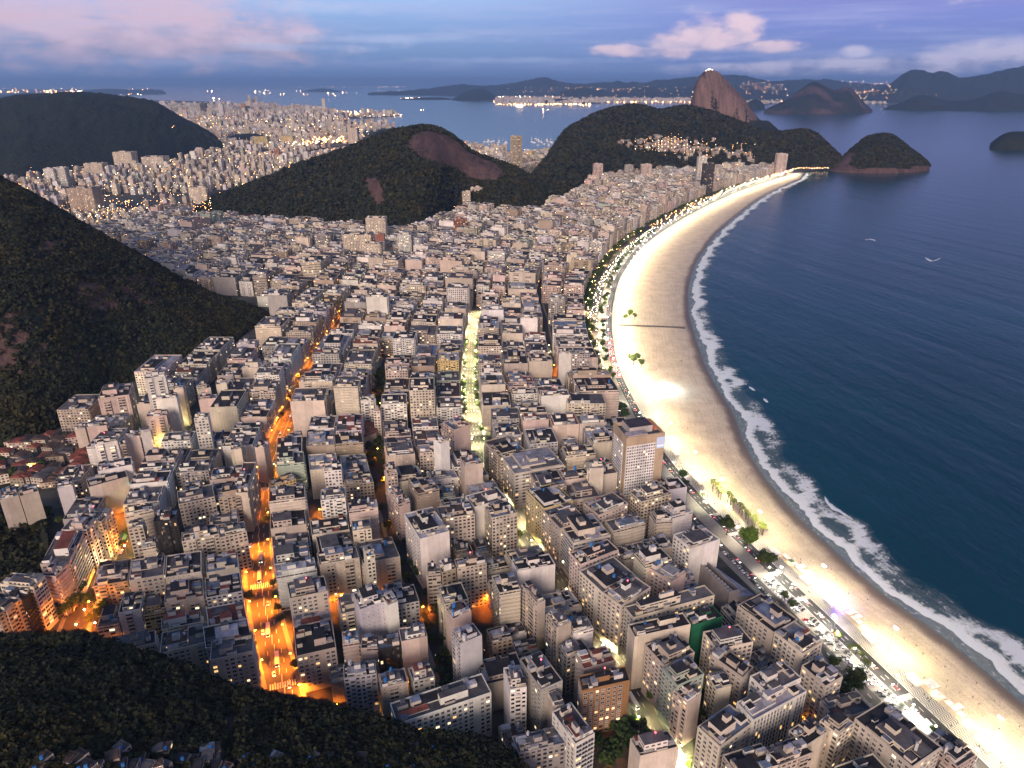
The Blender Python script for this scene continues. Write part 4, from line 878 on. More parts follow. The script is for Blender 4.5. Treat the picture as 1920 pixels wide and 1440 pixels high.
HB = '''
g2 85 790 45 870 405 790 40 brown dark w w orange-brown block with dozens of small lit windows 0
g2 0 590 60 705 295 640 36 pink terracotta b w pink gable wall under a red tiled roof 0
g2 1250 930 1330 1090 1730 870 38 white pale c w long white slab with close vertical pilasters 0
g2 920 1130 1080 1290 1320 1110 34 cream slate_blue w w cream corner block stepping up to a blue-grey roof 1
g2 1320 750 1440 890 1690 770 41 white grey s w white block with a blue-grey terrace on its roof 0
g2 1220 220 1480 430 1660 330 37 beige dark w w beige block with a long dark roof facing the parked cars 1
g2 1500 420 1700 590 1850 500 38 cream pale w w cream block with a red awning on its pale roof 1
g3 300 650 430 835 560 760 38 beige dark w w square corner block with a dark roof and one white tank house 0
g2 930 430 1060 560 1330 500 38 cream dark w w cream block with a cluttered courtyard roof 1
g2 1060 545 1250 770 1330 690 38 beige dark w w narrow block with a dark roof and balconied side 0
g2 530 520 660 680 890 580 37 beige dark w w beige block with a pale lean-to on its dark roof 1
g2 665 690 760 830 960 740 37 pale_green dark w w pale green fronted block with a jumbled dark roof 1
g2 760 860 835 960 940 890 33 beige brown b w block with a brown roof and plain pink gable 0
g2 1030 770 1050 860 1165 830 34 cream pale b w plain cream gable under a pale flat roof 0
g2 425 400 440 465 860 370 42 cream dark b b very long windowless cream wall with a thin dark roof 0
g2 820 310 870 380 1100 310 37 green_netting dark b b block wrapped in green scaffold netting 0
g2 350 240 430 320 1040 150 40 cream grey w w very long cream slab with a row of roof terraces 1
g2 215 120 340 230 560 90 40 cream grey w w cream block with a pale cluttered roof behind the long slab 1
g5 870 900 1020 1000 1240 930 37 white pale b w twin white blank gables beside the beach avenue 1
g5 255 350 262 400 368 395 46 cream pale b w slender bright cream gable tower 0
g5 555 570 650 650 880 590 35 cream grey w w cream block at the foot of the tall hotel tower 1
g5 820 670 880 760 1035 720 35 white pale r w white balconied block with a pale square roof 1
g5 700 730 760 800 885 790 34 beige terracotta r r beige corner block with stacked balconies and a red roof 1
g5 260 640 330 750 550 660 36 pink grey w w pink-grey block with a white rooftop box 1
g5 420 780 440 870 680 810 35 beige grey r b beige block with a teal rooftop terrace 1
g5 0 790 140 960 420 900 36 cream pale r r cream block with a rounded corner of stacked balconies 1
g5 150 1020 195 1120 480 1010 38 pink dark w w salmon corner block over the lamplit crossing 1
g5 225 1150 380 1350 640 1230 38 cream grey w w cream block with an oval roof court 1
g5 590 1040 680 1130 880 1080 38 cream dark r r cream block with deep balcony bands and dark roof 1
g5 680 1140 880 1250 985 1180 36 pink pale b w peach block with a pale terrace 1
g4 470 740 590 930 810 870 44 white pale b w tall block with a huge blank white gable 1
g4 700 690 750 780 1000 740 40 beige grey w b broad beige block with small square windows 1
g4 1260 1090 1320 1170 1605 1120 40 white dark b b plain white wall with a red roof light 0
g4 950 600 1000 690 1240 620 40 white grey b b pure white gable with dark roof strips 0
g4 1040 680 1130 770 1320 730 38 beige slate_blue w w beige block with a blue-grey roof pool 1
g4 1110 1210 1185 1335 1345 1305 40 cream dark r w cream block with ribbon windows and black roof 0
g1 715 90 775 220 955 180 38 cream dark w w cream block beside the dark tree street with black roof 0
g4 1385 560 1520 700 1740 640 38 yellow dark w w block lit yellow along its street face 1
g4 1520 710 1640 850 1850 790 37 beige grey w w beige block second from the round balconied corner 1
g4 1200 290 1300 440 1670 370 36 cream pale r w cream block with long white window ribbons 1
g4 1090 190 1195 320 1390 270 36 beige grey w w beige block with a rooftop garden 1
g4 770 50 845 110 970 70 46 pink slate_blue b w tall pink-white gable block by the yellow avenue 0
g4 700 190 745 215 810 190 50 white pale b b slim white tower with a tank on top 0
g4 885 310 925 380 1060 360 43 pink grey b b plain pink gable at the yellow avenue kerb 1
g4 480 500 575 590 735 550 36 tan dark r r dark balconied block with lit shelves 0
g4 400 540 430 670 515 640 36 pink grey r w narrow pink block with one orange-lit upper floor 1
g4 310 370 345 440 420 430 36 beige grey w w beige corner block on the tree-dark street 1
g4 640 1150 650 1200 745 1190 34 beige dark r w narrow beige block with dark ribbon windows 1
g4 740 1140 755 1180 860 1150 35 tan dark w w tan block with a shed of dark sheeting 1
g4 860 1090 870 1150 1090 1110 36 beige brown w w wide brown-roofed block with big square windows 0
g4 165 990 190 1060 250 1045 50 cream dark w b slender cream tower with one tiny dark lift house 0
g4 70 790 85 870 225 850 38 cream grey w w cream block with a grid of square dark windows 1
g4 45 660 55 720 275 690 38 pink pale r r wide block with a shadowed top balcony 1
g1 105 130 140 260 330 200 42 lavender grey s b white stepped block with a blue tarpaulin on top 1
g1 330 150 350 230 425 200 43 white dark b b white block with a green roof patch 0
g1 430 400 450 500 645 460 33 pink grey b b broad pink gable washed by orange street light 1
g1 0 460 10 520 135 500 30 pink grey r r pink low block with balcony shelves and lights 1
g1 135 480 145 550 275 545 28 pink dark r r low pink block with lit ribbon windows 0
g1 270 480 275 560 445 530 30 dark_glass slate_blue c w low dark glass block with a curved pale canopy 0
g1 840 420 890 520 1055 450 46 lavender grey b w lavender-white gable tower with a white roof frame 1
g1 820 270 840 330 975 270 43 pink dark b b pink gable behind the lavender tower 1
g1 1365 620 1500 860 1660 790 43 grey dark s w grey slab with a long walled black roof 0
g1 1190 700 1265 860 1390 840 42 white pale w b white block with small windows and pale roof box 1
g1 1545 290 1615 395 1725 355 42 beige slate_blue b w beige gable with a slate roof strip 1
g1 1385 60 1470 215 1530 190 39 beige dark b w beige gable with deep side balconies 1
g1 1725 360 1740 440 1890 400 34 white grey r r white block with a rounded glazed corner 1
g1 370 960 420 1120 1125 880 33 white grey w w very wide slab with one huge grey sloping roof 0
g1 0 700 20 780 265 740 32 lavender dark w w pale block with comb-like wings above the trees 1
g1 280 745 300 850 500 800 33 beige grey s w plain beige block above the trees with few windows 1
g1 470 720 540 800 700 760 34 grey grey w w grey block with a bright blue-white awning 1
g1 1240 1230 1330 1340 1680 1260 32 grey slate_blue w w grey block at the bottom edge with a blue-grey roof 1
g1 1575 945 1600 1010 1680 985 37 beige dark w b beige lift tower with stepped top 0
g1 1650 990 1755 1270 1900 1190 40 white grey r w white slab with wide dark balconies on its narrow end 1
g1 1190 400 1215 470 1390 430 11 white dark b b low black-roofed hall beside the orange side street 0
g1 1300 540 1320 600 1480 560 14 grey dark w w low grey house with a flat black roof 0
g1 1660 560 1690 620 1860 560 30 grey dark w w low dark-roofed block beside the red roof 1
g2 410 1280 480 1360 770 1290 35 cream dark b b plain cream wall block at the bottom edge with an orange-lit roof hut 1
g3 670 1060 1080 1440 1300 1290 38 cream dark w w long cream slab with a whole face of small windows, bottom right 1
g3 200 1210 290 1280 445 1175 37 cream dark b w cream block with a plain black roof and white tank house 0
g3 400 1120 530 1200 645 1110 37 cream pale w w cream block with a red awning at the orange crossing 1
g3 0 1380 60 1440 340 1330 36 beige dark w w beige block with a cluttered roof cut by the bottom edge 1
g3 1240 1290 1340 1340 1440 1260 27 white dark w w white house block beside the beach avenue 0
g3 1340 1360 1420 1440 1560 1350 29 beige grey w w low cluttered block cut by the bottom edge near the avenue 1
g6 1590 500 1575 640 1900 570 35 beige grey w w grey-beige block with a white parapet round its roof 0
g6 1235 430 1200 590 1560 500 28 cream grey w w low U-shaped cream block with lit windows at the hill foot 1
h3 330 830 525 860 640 620 36 pink grey r w pink block with wavy balcony rows facing the plaza 1
h3 480 600 650 620 720 540 38 pink grey w w narrow pink slab above the plaza with pale roof 1
h3 640 480 760 560 850 470 36 beige dark w w beige slab at the far end of the plaza row 1
h3 330 940 420 970 520 875 35 pink dark r r pink block with a dark gabled roof facing the plaza 0
h3 50 980 250 1050 340 965 38 cream grey r r cream block with wide white balcony bands 1
h3 70 1060 175 1150 250 1060 35 dark_glass dark r r black glazed block with one green neon line 0
h3 -120 1150 -10 1260 160 1140 36 tan dark w w tan block cut by the left edge with a dark roof 1
h3 -30 330 0 400 140 360 35 beige pale b w beige gable at the left edge with one lit stair column 1
h3 130 310 150 370 290 330 35 beige grey b w plain beige tower block beside the hillside houses 1
h3 405 270 430 310 545 290 30 lavender pale b w small lavender block among the hillside houses 0
h3 655 240 665 300 960 220 32 pink dark b b broad windowless pink wall with a ragged dark top 0
h3 715 120 735 180 990 130 36 white grey b w white block with two lit stair strips 0
h1 700 500 710 540 880 510 44 white dark s w white tower with one dotted line of tiny windows 0
h3 1150 480 1150 560 1325 540 46 dark_glass dark c b tall black tower with two pale vertical ribs 0
h3 940 470 935 520 1150 470 36 cream grey r r cream block with black balcony ribbons and a roof mast 1
h3 960 590 960 620 1075 600 38 beige dark w w slim beige block next to the black tower 0
h3 1065 700 1065 760 1170 740 24 cream grey r r low cream block with a red parapet 0
h3 1365 640 1365 710 1640 650 35 cream dark w w wide cream block with orange-lit windows right of the black tower 1
h3 1640 600 1650 680 1850 630 34 cream grey w w cream block with little arched windows near the orange avenue 1
h3 1330 330 1340 430 1610 370 36 beige grey w w beige block with a turquoise roof pool 1
h3 1640 350 1640 390 1830 350 36 tan brown w w tan block with glowing square windows near the orange avenue 1
h2 865 650 898 660 960 430 38 cream brown w b long block whose street face glows orange 1
h1 780 100 735 195 968 165 40 pink dark s w big pink gable block at the foot of the large hill 1
h1 1095 15 1085 45 1240 25 62 white dark s b tall narrow white slab tower at the hill foot 0
h1 1150 180 1165 200 1325 190 46 white dark b b broad blank white wall lit from below 0
h1 1250 90 1300 125 1375 120 44 cream dark b w cream gable between the two white towers 1
h1 1480 110 1490 130 1580 110 42 cream grey b w cream gable with a pale roof shed left of the trees 1
h1 1610 65 1620 90 1700 80 42 cream dark b w plain tall cream gable with a black roof rim 0
h1 1680 5 1690 25 1750 20 38 grey grey b w grey gable beyond the tall cream one 0
h1 1480 185 1490 205 1625 190 37 pink slate_blue b w pink gable in front of the two cream ones 1
h1 555 410 560 430 640 420 30 pink grey b w small pink gable beside the long shed roof 0
h1 640 385 650 410 800 395 31 pink grey b w pink stepped gables in a row at the hill foot 0
h1 900 440 930 480 1050 490 36 pink grey b w pink-grey gable block with a dark lift core 1
h1 1040 440 1055 455 1130 440 40 white dark b w white gable with a black seam 0
h1 1090 310 1095 330 1250 320 37 pink terracotta s w pink block with a reddish roof line 0
h1 1455 310 1455 345 1560 335 50 white pale w b white tower speckled with small dark windows 0
h2 750 285 770 340 850 330 36 cream slate_blue b w cream gable with a slanted blue-grey roof 0
h2 945 270 950 320 1020 330 37 pink dark b b pink gable lit orange at its foot 0
h2 1440 640 1445 720 1630 700 42 white pale w b white block pierced by a lattice of small dark windows 1
h2 1460 440 1470 500 1600 490 38 white dark w w white block under a steel roof frame 0
h2 1080 560 1075 610 1260 560 22 yellow grey w w low yellow block at the bend of the orange avenue 0
p 622 712 625 726 671 716 50 cream grey r w tall block of cream horizontal bands 1
p 672 735 676 752 700 750 38 white grey w w white-framed block next to the banded tower 0
p 974 590 976 598 1008 598 42 white grey b b twin pure white gables in the middle of the city 0
p 1036 642 1048 664 1072 660 42 white grey b w white gable left of the slatted block by the beach 1
p 1068 652 1073 665 1106 661 44 grey slate_blue w b slatted grey block with a white edge by the beach 0
p 1058 738 1066 758 1136 742 36 cream grey w w wide cream block with a long terrace near the beach trees 1
p 900 690 903 700 941 694 40 white grey b b white gables near the yellow avenue 1
p 900 572 903 582 944 577 40 white pale b b white gable where the yellow avenue trees begin 0
p 683 405 685 410 722 408 66 cream grey w b tall pale tower standing against the dark middle hill 0
p 700 428 703 440 720 436 56 brick_red grey b w brick-red tower in front of the tall pale one 0
p 745 437 745 441 769 439 52 white dark c w white tower with black vertical stripes 0
p 641 430 642 441 695 436 56 cream grey c w row of joined cream towers below the middle hill 0
p 848 403 850 411 875 409 54 brick_red grey c w tower striped in red and white 0
p 862 352 866 360 882 360 58 beige grey c w beige tower under the middle hill, left of its twin 0
p 880 344 882 352 904 353 66 beige grey c w taller beige tower under the middle hill 0
p 789 361 790 363 808 362 50 cream pale b w cream tower perched at the foot of the middle hill 0
p 957 252 957 256 979 256 165 tan dark c c very tall bronze office tower in the gap between the hills 0
p 1112 306 1113 308 1131 306 74 pink grey c w pair-like pink tower left of the hill favela 0
p 1173 308 1173 310 1188 308 58 grey grey c w small grey tower below the ridge 0
p 1202 307 1203 309 1223 307 66 pink grey c w pink tower below the lower end of the favela 0
p 1309 292 1310 295 1326 293 110 white grey c w tall white tower behind the black hotel 0
p 1319 303 1321 307 1341 305 105 dark_glass pale c w tall black hotel tower with white ribs 0
p 1458 286 1459 289 1478 287 85 pink grey c w tall tower standing alone at the far end of the beach 0
p 1118 325 1104 330 1121 331 50 pink grey c w low pink twin beside the tower left of the favela 0
p 122 348 124 354 172 352 74 tan dark c b massive brown tower at the left below the far ridge 0
p 79 315 80 317 99 315 64 white grey c w white slab tower at far left, first of a pair 0
p 97 313 98 315 120 314 66 white grey c w white slab tower at far left, second of a pair 0
p 155 305 156 307 190 303 60 cream grey c w cream towers in a row left of the highest cluster 0
p 208 284 210 286 245 285 74 cream grey c w highest cluster of cream slabs at the foot of the far ridge 0
p 262 292 264 295 305 293 66 cream grey c w broad striped cream slab right of the highest cluster 0
p 350 350 352 352 385 350 50 cream grey c w long cream slab at the left end of the middle hill 0
p 474 253 475 257 500 256 60 yellow dark c c floodlit columned block beyond the middle hill 0
p 525 252 526 256 549 255 52 yellow grey w w yellow-lit office block beyond the middle hill 0
p 511 276 512 279 523 278 66 brick_red grey c c dark red tower beside the bay beach 0
p 650 238 651 241 669 240 90 cream grey c w tall pale tower at the bay shore 0
p 407 194 408 196 417 195 130 white grey c w slim white skyscraper among the downtown towers 0
p 372 191 374 193 385 192 130 dark_glass dark c c dark skyscraper left of the slim white one downtown 0
p 450 192 451 194 458 193 110 brown dark c c brown skyscraper right of the slim white one downtown 0
p 458 197 459 199 467 198 95 dark_glass dark c c blunt dark block at the right end of downtown 0
'''

for ln in HB.strip().splitlines():
    p_ = ln.split()
    hb(p_[0], *map(float, p_[1:7]), float(p_[7]), p_[8].replace('_', ' '), p_[9].replace('_', ' '), p_[10], p_[11], ' '.join(p_[12:-1]), p_[-1] == '1')
NHAND = len(BL)
# the tall hotel tower and the museum are built on their own: keep their plots free
HOTEL = [un(1040 + 540 / 4, 780 + 165 / 4, 72), un(1040 + 830 / 4, 780 + 122 / 4, 72), None, un(1040 + 440 / 4, 780 + 52 / 4, 72)]
HOTEL[2] = (HOTEL[1][0] + HOTEL[3][0] - HOTEL[0][0], HOTEL[1][1] + HOTEL[3][1] - HOTEL[0][1]); occupy(HOTEL)
MIS = [un(1040 + 1310 / 4, 780 + 1320 / 4, 20), un(1040 + 1500 / 4, 780 + 1335 / 4, 14), un(1040 + 1200 / 4, 780 + 1090 / 4, 16), un(1040 + 1060 / 4, 780 + 1080 / 4, 20)]
occupy(MIS)
for b in range(0, 400, 20): pass
# keep streets clear of infill
def mark_line(tf, w, a, b):
    for s in np.arange(a, b, 2.0):
        for k in np.arange(-w, w + .1, 2.0):
            x, y = P(s, tf(s) + k); i, j = int((x - GX0) / GC), int((y - GY0) / GC)
            if 0 <= i < 2400 and 0 <= j < 2600: OCC[i, j] = True
HANDOCC = OCC.copy()
for tf, w, a, b in ((T_YEL, 10, -100, 930), (T_DARK, 9, -100, 712), (T_ORA, 12, -100, 895), (T_S4, 7, 500, 1150), (T_LEFT, 11, -100, 560)): mark_line(tf, w, a, b)
PLZ = [(118, 1200), (215, 1215), (212, 1130), (222, 1085), (262, 1035), (232, 985), (190, 1020), (160, 1065), (140, 1130)]
flat_poly('plaza', [un(*p) for p in PLZ], .22, M_ASPH)
PLAZA = [un(*p) for p in [(150, 1190), (230, 1190), (240, 1020), (195, 1060)]]
CROSS = [20, 118, 214, 310, 398, 505, 610, 715, 820, 930, 1040, 1150, 1265] + [1380 + 112 * k for k in range(17)]
STREETS = [('beach', T_FRONT, 0), ('s4', T_S4, 6), ('yellow', T_YEL, 11.5), ('dark', T_DARK, 10), ('orange', T_ORA, 12), ('left', T_LEFT, 11)]
def add_block(Q, h, r, rowkey, front):
    if area(Q) < 0: Q = [Q[1], Q[0], Q[3], Q[2]]
    if min(math.dist(Q[0], Q[1]), math.dist(Q[1], Q[2])) < 6: return
    if taken(Q): return
    cc = proj((Q[0][0] + Q[2][0]) / 2, (Q[0][1] + Q[2][1]) / 2, 0)
    if cc[0] < 185 and 812 < cc[1] < 912: return
    if 1105 < cc[0] < 1300 and cc[1] > 1325: return
    if 100 < cc[0] < 216 and 1000 < cc[1] < 1340 or 190 < cc[0] < 250 and 985 < cc[1] < 1075: return
    if cc[0] < 88 and 955 < cc[1] < 1110: return
    if rowkey[0] == 'beach' and rowkey[1] == 0 and ST(Q[0][0], Q[0][1])[0] < 318: return
    wall = r.choice(WC); roof = r.choice(RC)
    gable = lambda: r.choice([0, 0, 1, 1, 1, 4, 2]); fr = lambda: r.choice([1, 1, 1, 2, 2, 3])
    sty = [gable(), fr(), gable(), fr()]
    BL.append(dict(Q=Q, h=h, wall=wall, roof=roof, sty=sty, hand=False, note='', pent=r.random() < .72, z0=0, sf='bwrcs'[sty[0]], sl='bwrcs'[sty[3]], row=rowkey)); occupy(Q)
r = random.Random(11)
def fill_strip(sa_, sb_, t_lo, t_hi, key, hmean=33, lot=(11, 29)):
    hmean -= 4
    """rows of lots between two streets, in one block along the beach curve"""
    sm = (sa_ + sb_) / 2; w = t_hi(sm) - t_lo(sm)
    if w < 14: return
    n = max(1, round(w / (27.0 if sm < 500 else 33.0)))
    if sm > 500: lot = (13, 42)
    for k in range(n):
        s = sa_
        while s < sb_ - 8:
            L = r.uniform(*lot); e = min(s + L, sb_)
            if sb_ - e < 9: e = sb_
            f0, f1 = k / n, (k + 1) / n
            g = r.uniform(.0, .14) / n * (1 if n > 1 else 0)
            if k < n - 1: f1 -= g
            else: f0 += g
            h = max(9, r.gauss(hmean + (1.5 if sm > 500 else 0), 2.6 if sm < 500 else 4.6)) if r.random() < .93 else r.uniform(10, 20)
            if r.random() < (.04 if sm < 500 else .07): h += r.uniform(8, 20)
            inner = 0 < k < n - 1
            if inner and r.random() < .12: s = e; continue
            q = [P(s, t_lo(s) + w * f0), P(e, t_lo(e) + w * f0), P(e, t_lo(e) + w * f1), P(s, t_lo(s) + w * f1)]
            q = [q[3], q[0], q[1], q[2]]
            a = proj(q[0][0], q[0][1], 20)
            if -120 < a[0] < 2040 and a[1] < 1560 and not in_hill(q[0][0], q[0][1], 12) and not in_hill(q[2][0], q[2][1], 12) and (q[0][1] > 345 or fore_z(*q[0]) < 3) and T_FRONT(s) < t_lo(s) + w * f0 + 1:
                add_block([(p[0], p[1]) for p in q], h, r, (key, k, n), k in (0, n - 1))
            s = e
def off(tf, d): return lambda s: tf(s) + d
T_IN1 = off(T_LEFT, 75)
def fill_loose(a, b, tf, t_end):
    """blocks where no long street runs through: the plots shift from one cross street to the next"""
    lo = tf((a + b) / 2); base = tf
    while lo < t_end:
        w = r.uniform(48, 84); l0 = lo
        fill_strip(a, b, (lambda s, d=l0 - tf((a + b) / 2): tf(s) + d), (lambda s, d=l0 + w - 6 - tf((a + b) / 2): tf(s) + d), 'inland', 32)
        lo += w
for a, b in zip(CROSS, CROSS[1:]):
    a2, b2 = a + 6, b - 6
    if a > 800: a2, b2 = a + 4, b - 3
    if a < 500: fill_strip(a2, b2, T_FRONT, off(T_YEL, -11.5), 'beach', 36)
    elif a < 1100:
        fill_strip(a2, b2, T_FRONT, off(T_S4, -7), 'beach', 36)
        if a < 900: fill_strip(a2, b2, off(T_S4, 7), off(T_YEL, -11.5), 'middle', 34)
        else: fill_loose(a2, b2, off(T_S4, 7), 1300)
    else: fill_strip(a2, b2, T_FRONT, off(T_FRONT, 50), 'beach', 37); fill_loose(a2, b2, off(T_FRONT, 58), 1300)
    if a > 900: continue
    if a < 700:
        fill_strip(a2, b2, off(T_YEL, 12.5), off(T_DARK, -10), 'yellow', 28 if a < 480 else 34)
        fill_strip(a2, b2, off(T_DARK, 10), off(T_ORA, -12.5), 'dark', 33)
    else: fill_strip(a2, b2, off(T_YEL, 11.5), off(T_DARK, -26), 'yellow', 34); fill_strip(a2, b2, off(T_DARK, -18), off(T_ORA, -12.5), 'dark', 33)
    fill_strip(a2, b2, off(T_ORA, 12.5), off(T_LEFT, -11), 'orange', 31 if a < 500 else 33, (10, 20) if a < 500 else (11, 29))
    if a > 700: fill_loose(a2, b2, off(T_LEFT, 4), 1300)
    elif a > 380:
        for k in range(4): fill_strip(a2, b2, off(T_LEFT, 11 + 84 * k), off(T_LEFT, 84 * (k + 1)), 'inland', 26)
for (lo, hi) in ((-90, 14), ):
    fill_strip(lo, hi, T_FRONT, off(T_YEL, -11.5), 'beach', 36); fill_strip(lo, hi, off(T_YEL, 11.5), off(T_DARK, -10), 'yellow', 33)
for k in range(1, 4): fill_strip(420, 560, off(T_LEFT, 11 + 60 * k - 60), off(T_LEFT, 60 * k), 'inland', 28)
for s in np.arange(24, 900, 15.5):
    if min(abs(s + 7 - c) for c in CROSS) < 10: continue
    for t in np.arange(T_FRONT(s) + 34, T_LEFT(s) - 24, 14.5):
        q = [P(s, t + 13.5), P(s, t), P(s + 14.5, t), P(s + 14.5, t + 13.5)]; c0 = proj((q[0][0] + q[2][0]) / 2, (q[0][1] + q[2][1]) / 2, 0)
        if not (-60 < c0[0] < 1950 and c0[1] < 1500) or in_hill(q[0][0], q[0][1], 8) or not (q[0][1] > 345 or fore_z(*q[0]) < 3): continue
        if any(abs(c0[0] - a_) < b_ and abs(c0[1] - d_) < e_ for a_, b_, d_, e_ in ((820, 28, 985, 18), (652, 26, 1045, 50), (668, 40, 805, 22), (972, 26, 942, 16), (840, 25, 1250, 30), (1595, 60, 1290, 60))): continue
        add_block([(p[0], p[1]) for p in q], r.uniform(13, 25), r, ('infill', 1, 3), False)
print('blocks in the crescent', len(BL))

# the flat districts round the bay beyond the crescent
LP = np.array([(p[0], p[1]) for p in LAND])
def in_land(x, y):
    X, Y = LP[:, 0], LP[:, 1]; X2, Y2 = np.roll(X, -1), np.roll(Y, -1)
    with np.errstate(divide='ignore', invalid='ignore'):
        c = ((Y > y) != (Y2 > y)) & (x < (X2 - X) * (y - Y) / (Y2 - Y) + X)
    return bool(c.sum() % 2)
FAR = []
r = random.Random(5)
def far_block(x, y, a, w, l, h):
    ca, sa2 = math.cos(a), math.sin(a)
    q = [(x + ca * i * w / 2 - sa2 * j * l / 2, y + sa2 * i * w / 2 + ca * j * l / 2) for i, j in ((-1, -1), (1, -1), (1, 1), (-1, 1))]
    FAR.append(dict(Q=q, h=h, wall=r.choice(WC), roof=r.choice(RC), sty=[r.choice([0, 1, 3, 2]) for _ in range(4)], pent=r.random() < .5, z0=0))
y = 1250.0
while y < 13000:
    stp = 25 + max(0, y - 1800) * .0062
    x = -(.76 * y + 200)
    while x < .2 * y + 200:
        a = rad(20) + .25 * math.sin(x / 900) + .2 * math.sin(y / 700)
        xx, yy = x + r.uniform(-5, 5), y + r.uniform(-5, 5)
        x += stp * (1.0 if r.random() < .85 else 1.9)
        px, py, d = proj(xx, yy, 0)
        if not (-20 < px < 1100): continue
        if yy < 5800:
            i, j = int((xx - GX0) / GC), int((yy - GY0) / GC)
            if 0 <= i < 2400 and 0 <= j < 2600 and OCC[max(0, i - 4):i + 5, max(0, j - 4):j + 5].any(): continue
            if yy < 3900:
                s_, t_ = ST(xx, yy)
                if 0 < s_ < SMAX - 1 and -100 < t_ < 1150 and xx > -700: continue
        if not in_land(xx, yy) or in_hill(xx, yy, 15): continue
        if yy > 3300 and 560 < px < 1050 and yy < 3900: pass
        nb = noise.noise(Vector((xx / 420, yy / 420, 1)))
        if nb < -.2 or r.random() < .12: continue
        h = r.choice([r.uniform(7, 20), r.uniform(14, 34), r.uniform(14, 34), r.uniform(30, 52)]) if nb < .25 else r.uniform(22, 60)
        if yy < 2100 and px < 420: h = r.uniform(7, 22)
        if yy > 7500: h *= 1.4
        if yy > 9000 and r.random() < .04: h *= 2.2
        far_block(xx, yy, a, stp * r.uniform(.32, .62), stp * r.uniform(.35, .75), h)
    y += stp * 1.05
print('far blocks', len(FAR))

for _ in range(900):
    px = r.uniform(930, 1300); py = r.choice([r.uniform(184, 191.5), r.gauss(190, 1.2)]) if px > 1090 else r.uniform(186, 195.5)
    x, y_ = un(px, min(py, 195.5)); far_block(x, y_, r.uniform(0, 1.5), r.uniform(35, 70), r.uniform(30, 60), r.uniform(30, 75)); FAR[-1]['wall'] = r.choice(['white', 'pink', 'cream', 'lavender'])
for _ in range(260):
    px = r.choice([r.uniform(1385, 1470), r.uniform(1590, 1665)]); x, y_ = un(px, r.uniform(185, 195)); far_block(x, y_, r.uniform(0, 1.5), r.uniform(30, 55), r.uniform(30, 55), r.uniform(15, 45))
# rank by size in the photo: the 300 that show largest are things of their own
ORD = ['first', 'second', 'third'] + ['%dth' % k for k in range(4, 400)]
for k in range(20, 400):
    if k % 100 // 10 != 1: ORD[k - 1] = '%d%s' % (k, {1: 'st', 2: 'nd', 3: 'rd'}.get(k % 10, 'th'))
for b in BL:
    b['px'] = ballast(b['Q'], b['h']); c = (sum(q[0] for q in b['Q']) / 4, sum(q[1] for q in b['Q']) / 4); b['c'] = c
    b['s'], b['t'] = ST(*c); b['view'] = proj(*c, b['h'])
vis = [b for b in BL if b['hand']] + sorted([b for b in BL if not b['hand'] and b['px'] > 60 and -15 < b['view'][0] < 1935 and b['view'][1] < 1440], key=lambda b: -b['px'])
TOP = vis[:300]; topset = set(id(b) for b in TOP); REST = [b for b in BL if id(b) not in topset] + FAR
for b in sorted(TOP, key=lambda b: -b['px'])[:46]: b['A'] = True
TNAMES = [('the beach avenue', T_FRONT), ('the white-lit side street', T_S4), ('the yellow-lit avenue', T_YEL), ('the tree-dark street', T_DARK), ('the orange avenue', T_ORA), ('the left plaza street', T_LEFT)]
rows = {}
for b in TOP:
    best = None
    for nm, tf in TNAMES:
        if 'side street' in nm and b['s'] < 500: continue
        d = b['t'] - tf(b['s'])
        if best is None or abs(d) < abs(best[1]): best = (nm, d)
    side = 'right' if best[1] < 0 else 'left'; far = abs(best[1])
    b['rowk'] = (best[0], side, 0 if far < 30 else 1 if far < 60 else 2)
    rows.setdefault(b['rowk'], []).append(b)
for k, L in rows.items():
    L.sort(key=lambda b: b['s'])
    for i, b in enumerate(L): b['ord'] = ORD[i]
SW = {0: 'blank', 1: 'small-windowed', 2: 'ribbon-windowed', 3: 'pilastered', 4: 'nearly blank'}
used = set()
def label_of(b):
    if b['hand'] and b['note']:
        l = b['note']
        if l not in used: used.add(l); return l
    st, side, dep = b['rowk']
    hh = 'tall' if b['h'] > 40 else 'low' if b['h'] < 20 else ''
    where = {0: f'on the {side} side of {st}', 1: f'one row {side} of {st}', 2: f'deep {side} of {st}'}[dep]
    l = f"{hh + ' ' if hh else ''}{b['wall']} block, {b['roof']} roof, {b['ord']} from the near end {where}".replace('the the', 'the')
    w = l.split()
    if len(w) > 16: l = f"{b['wall']} {b['roof']}-roofed block, {b['ord']} nearest, {where}"
    if len(l.split()) > 16: l = f"{b['wall']} {b['roof']}-roofed block, {b['ord']} from near end {where}"
    return l

WPROTO = {}
def window_mesh(name, glass):
    m = MB()
    m.box(-.5, -.02, -.5, .5, .05, .5, mat=1, bottom=True)                      # pane
    m.box(-.56, -.02, -.60, .56, .16, -.5, mat=0, bottom=True); m.box(-.56, -.02, .5, .56, .12, .57, mat=0, bottom=True)
    m.box(-.56, -.02, -.5, -.5, .10, .5, mat=0); m.box(.5, -.02, -.5, .56, .10, .5, mat=0)
    m.box(-.025, .05, -.5, .025, .08, .5, mat=0)
    o = m.build('window', [M_TRIM, glass]); me = o.data; bpy.data.objects.remove(o); return me
WPROTO = {k: window_mesh(k, g) for k, g in (('dark', M_GLASS), ('curt', M_CURT), ('lit', M_LIT), ('lit2', M_LIT2))}
def balcony_mesh():
    m = MB(); m.box(-.5, 0, -.09, .5, 1.0, .09, bottom=True); m.box(-.5, .93, .09, .5, 1.0, 1.0, bottom=True)
    o = m.build('balcony', M_TRIM); me = o.data; bpy.data.objects.remove(o); return me
BALC = balcony_mesh()
NWIN = 0
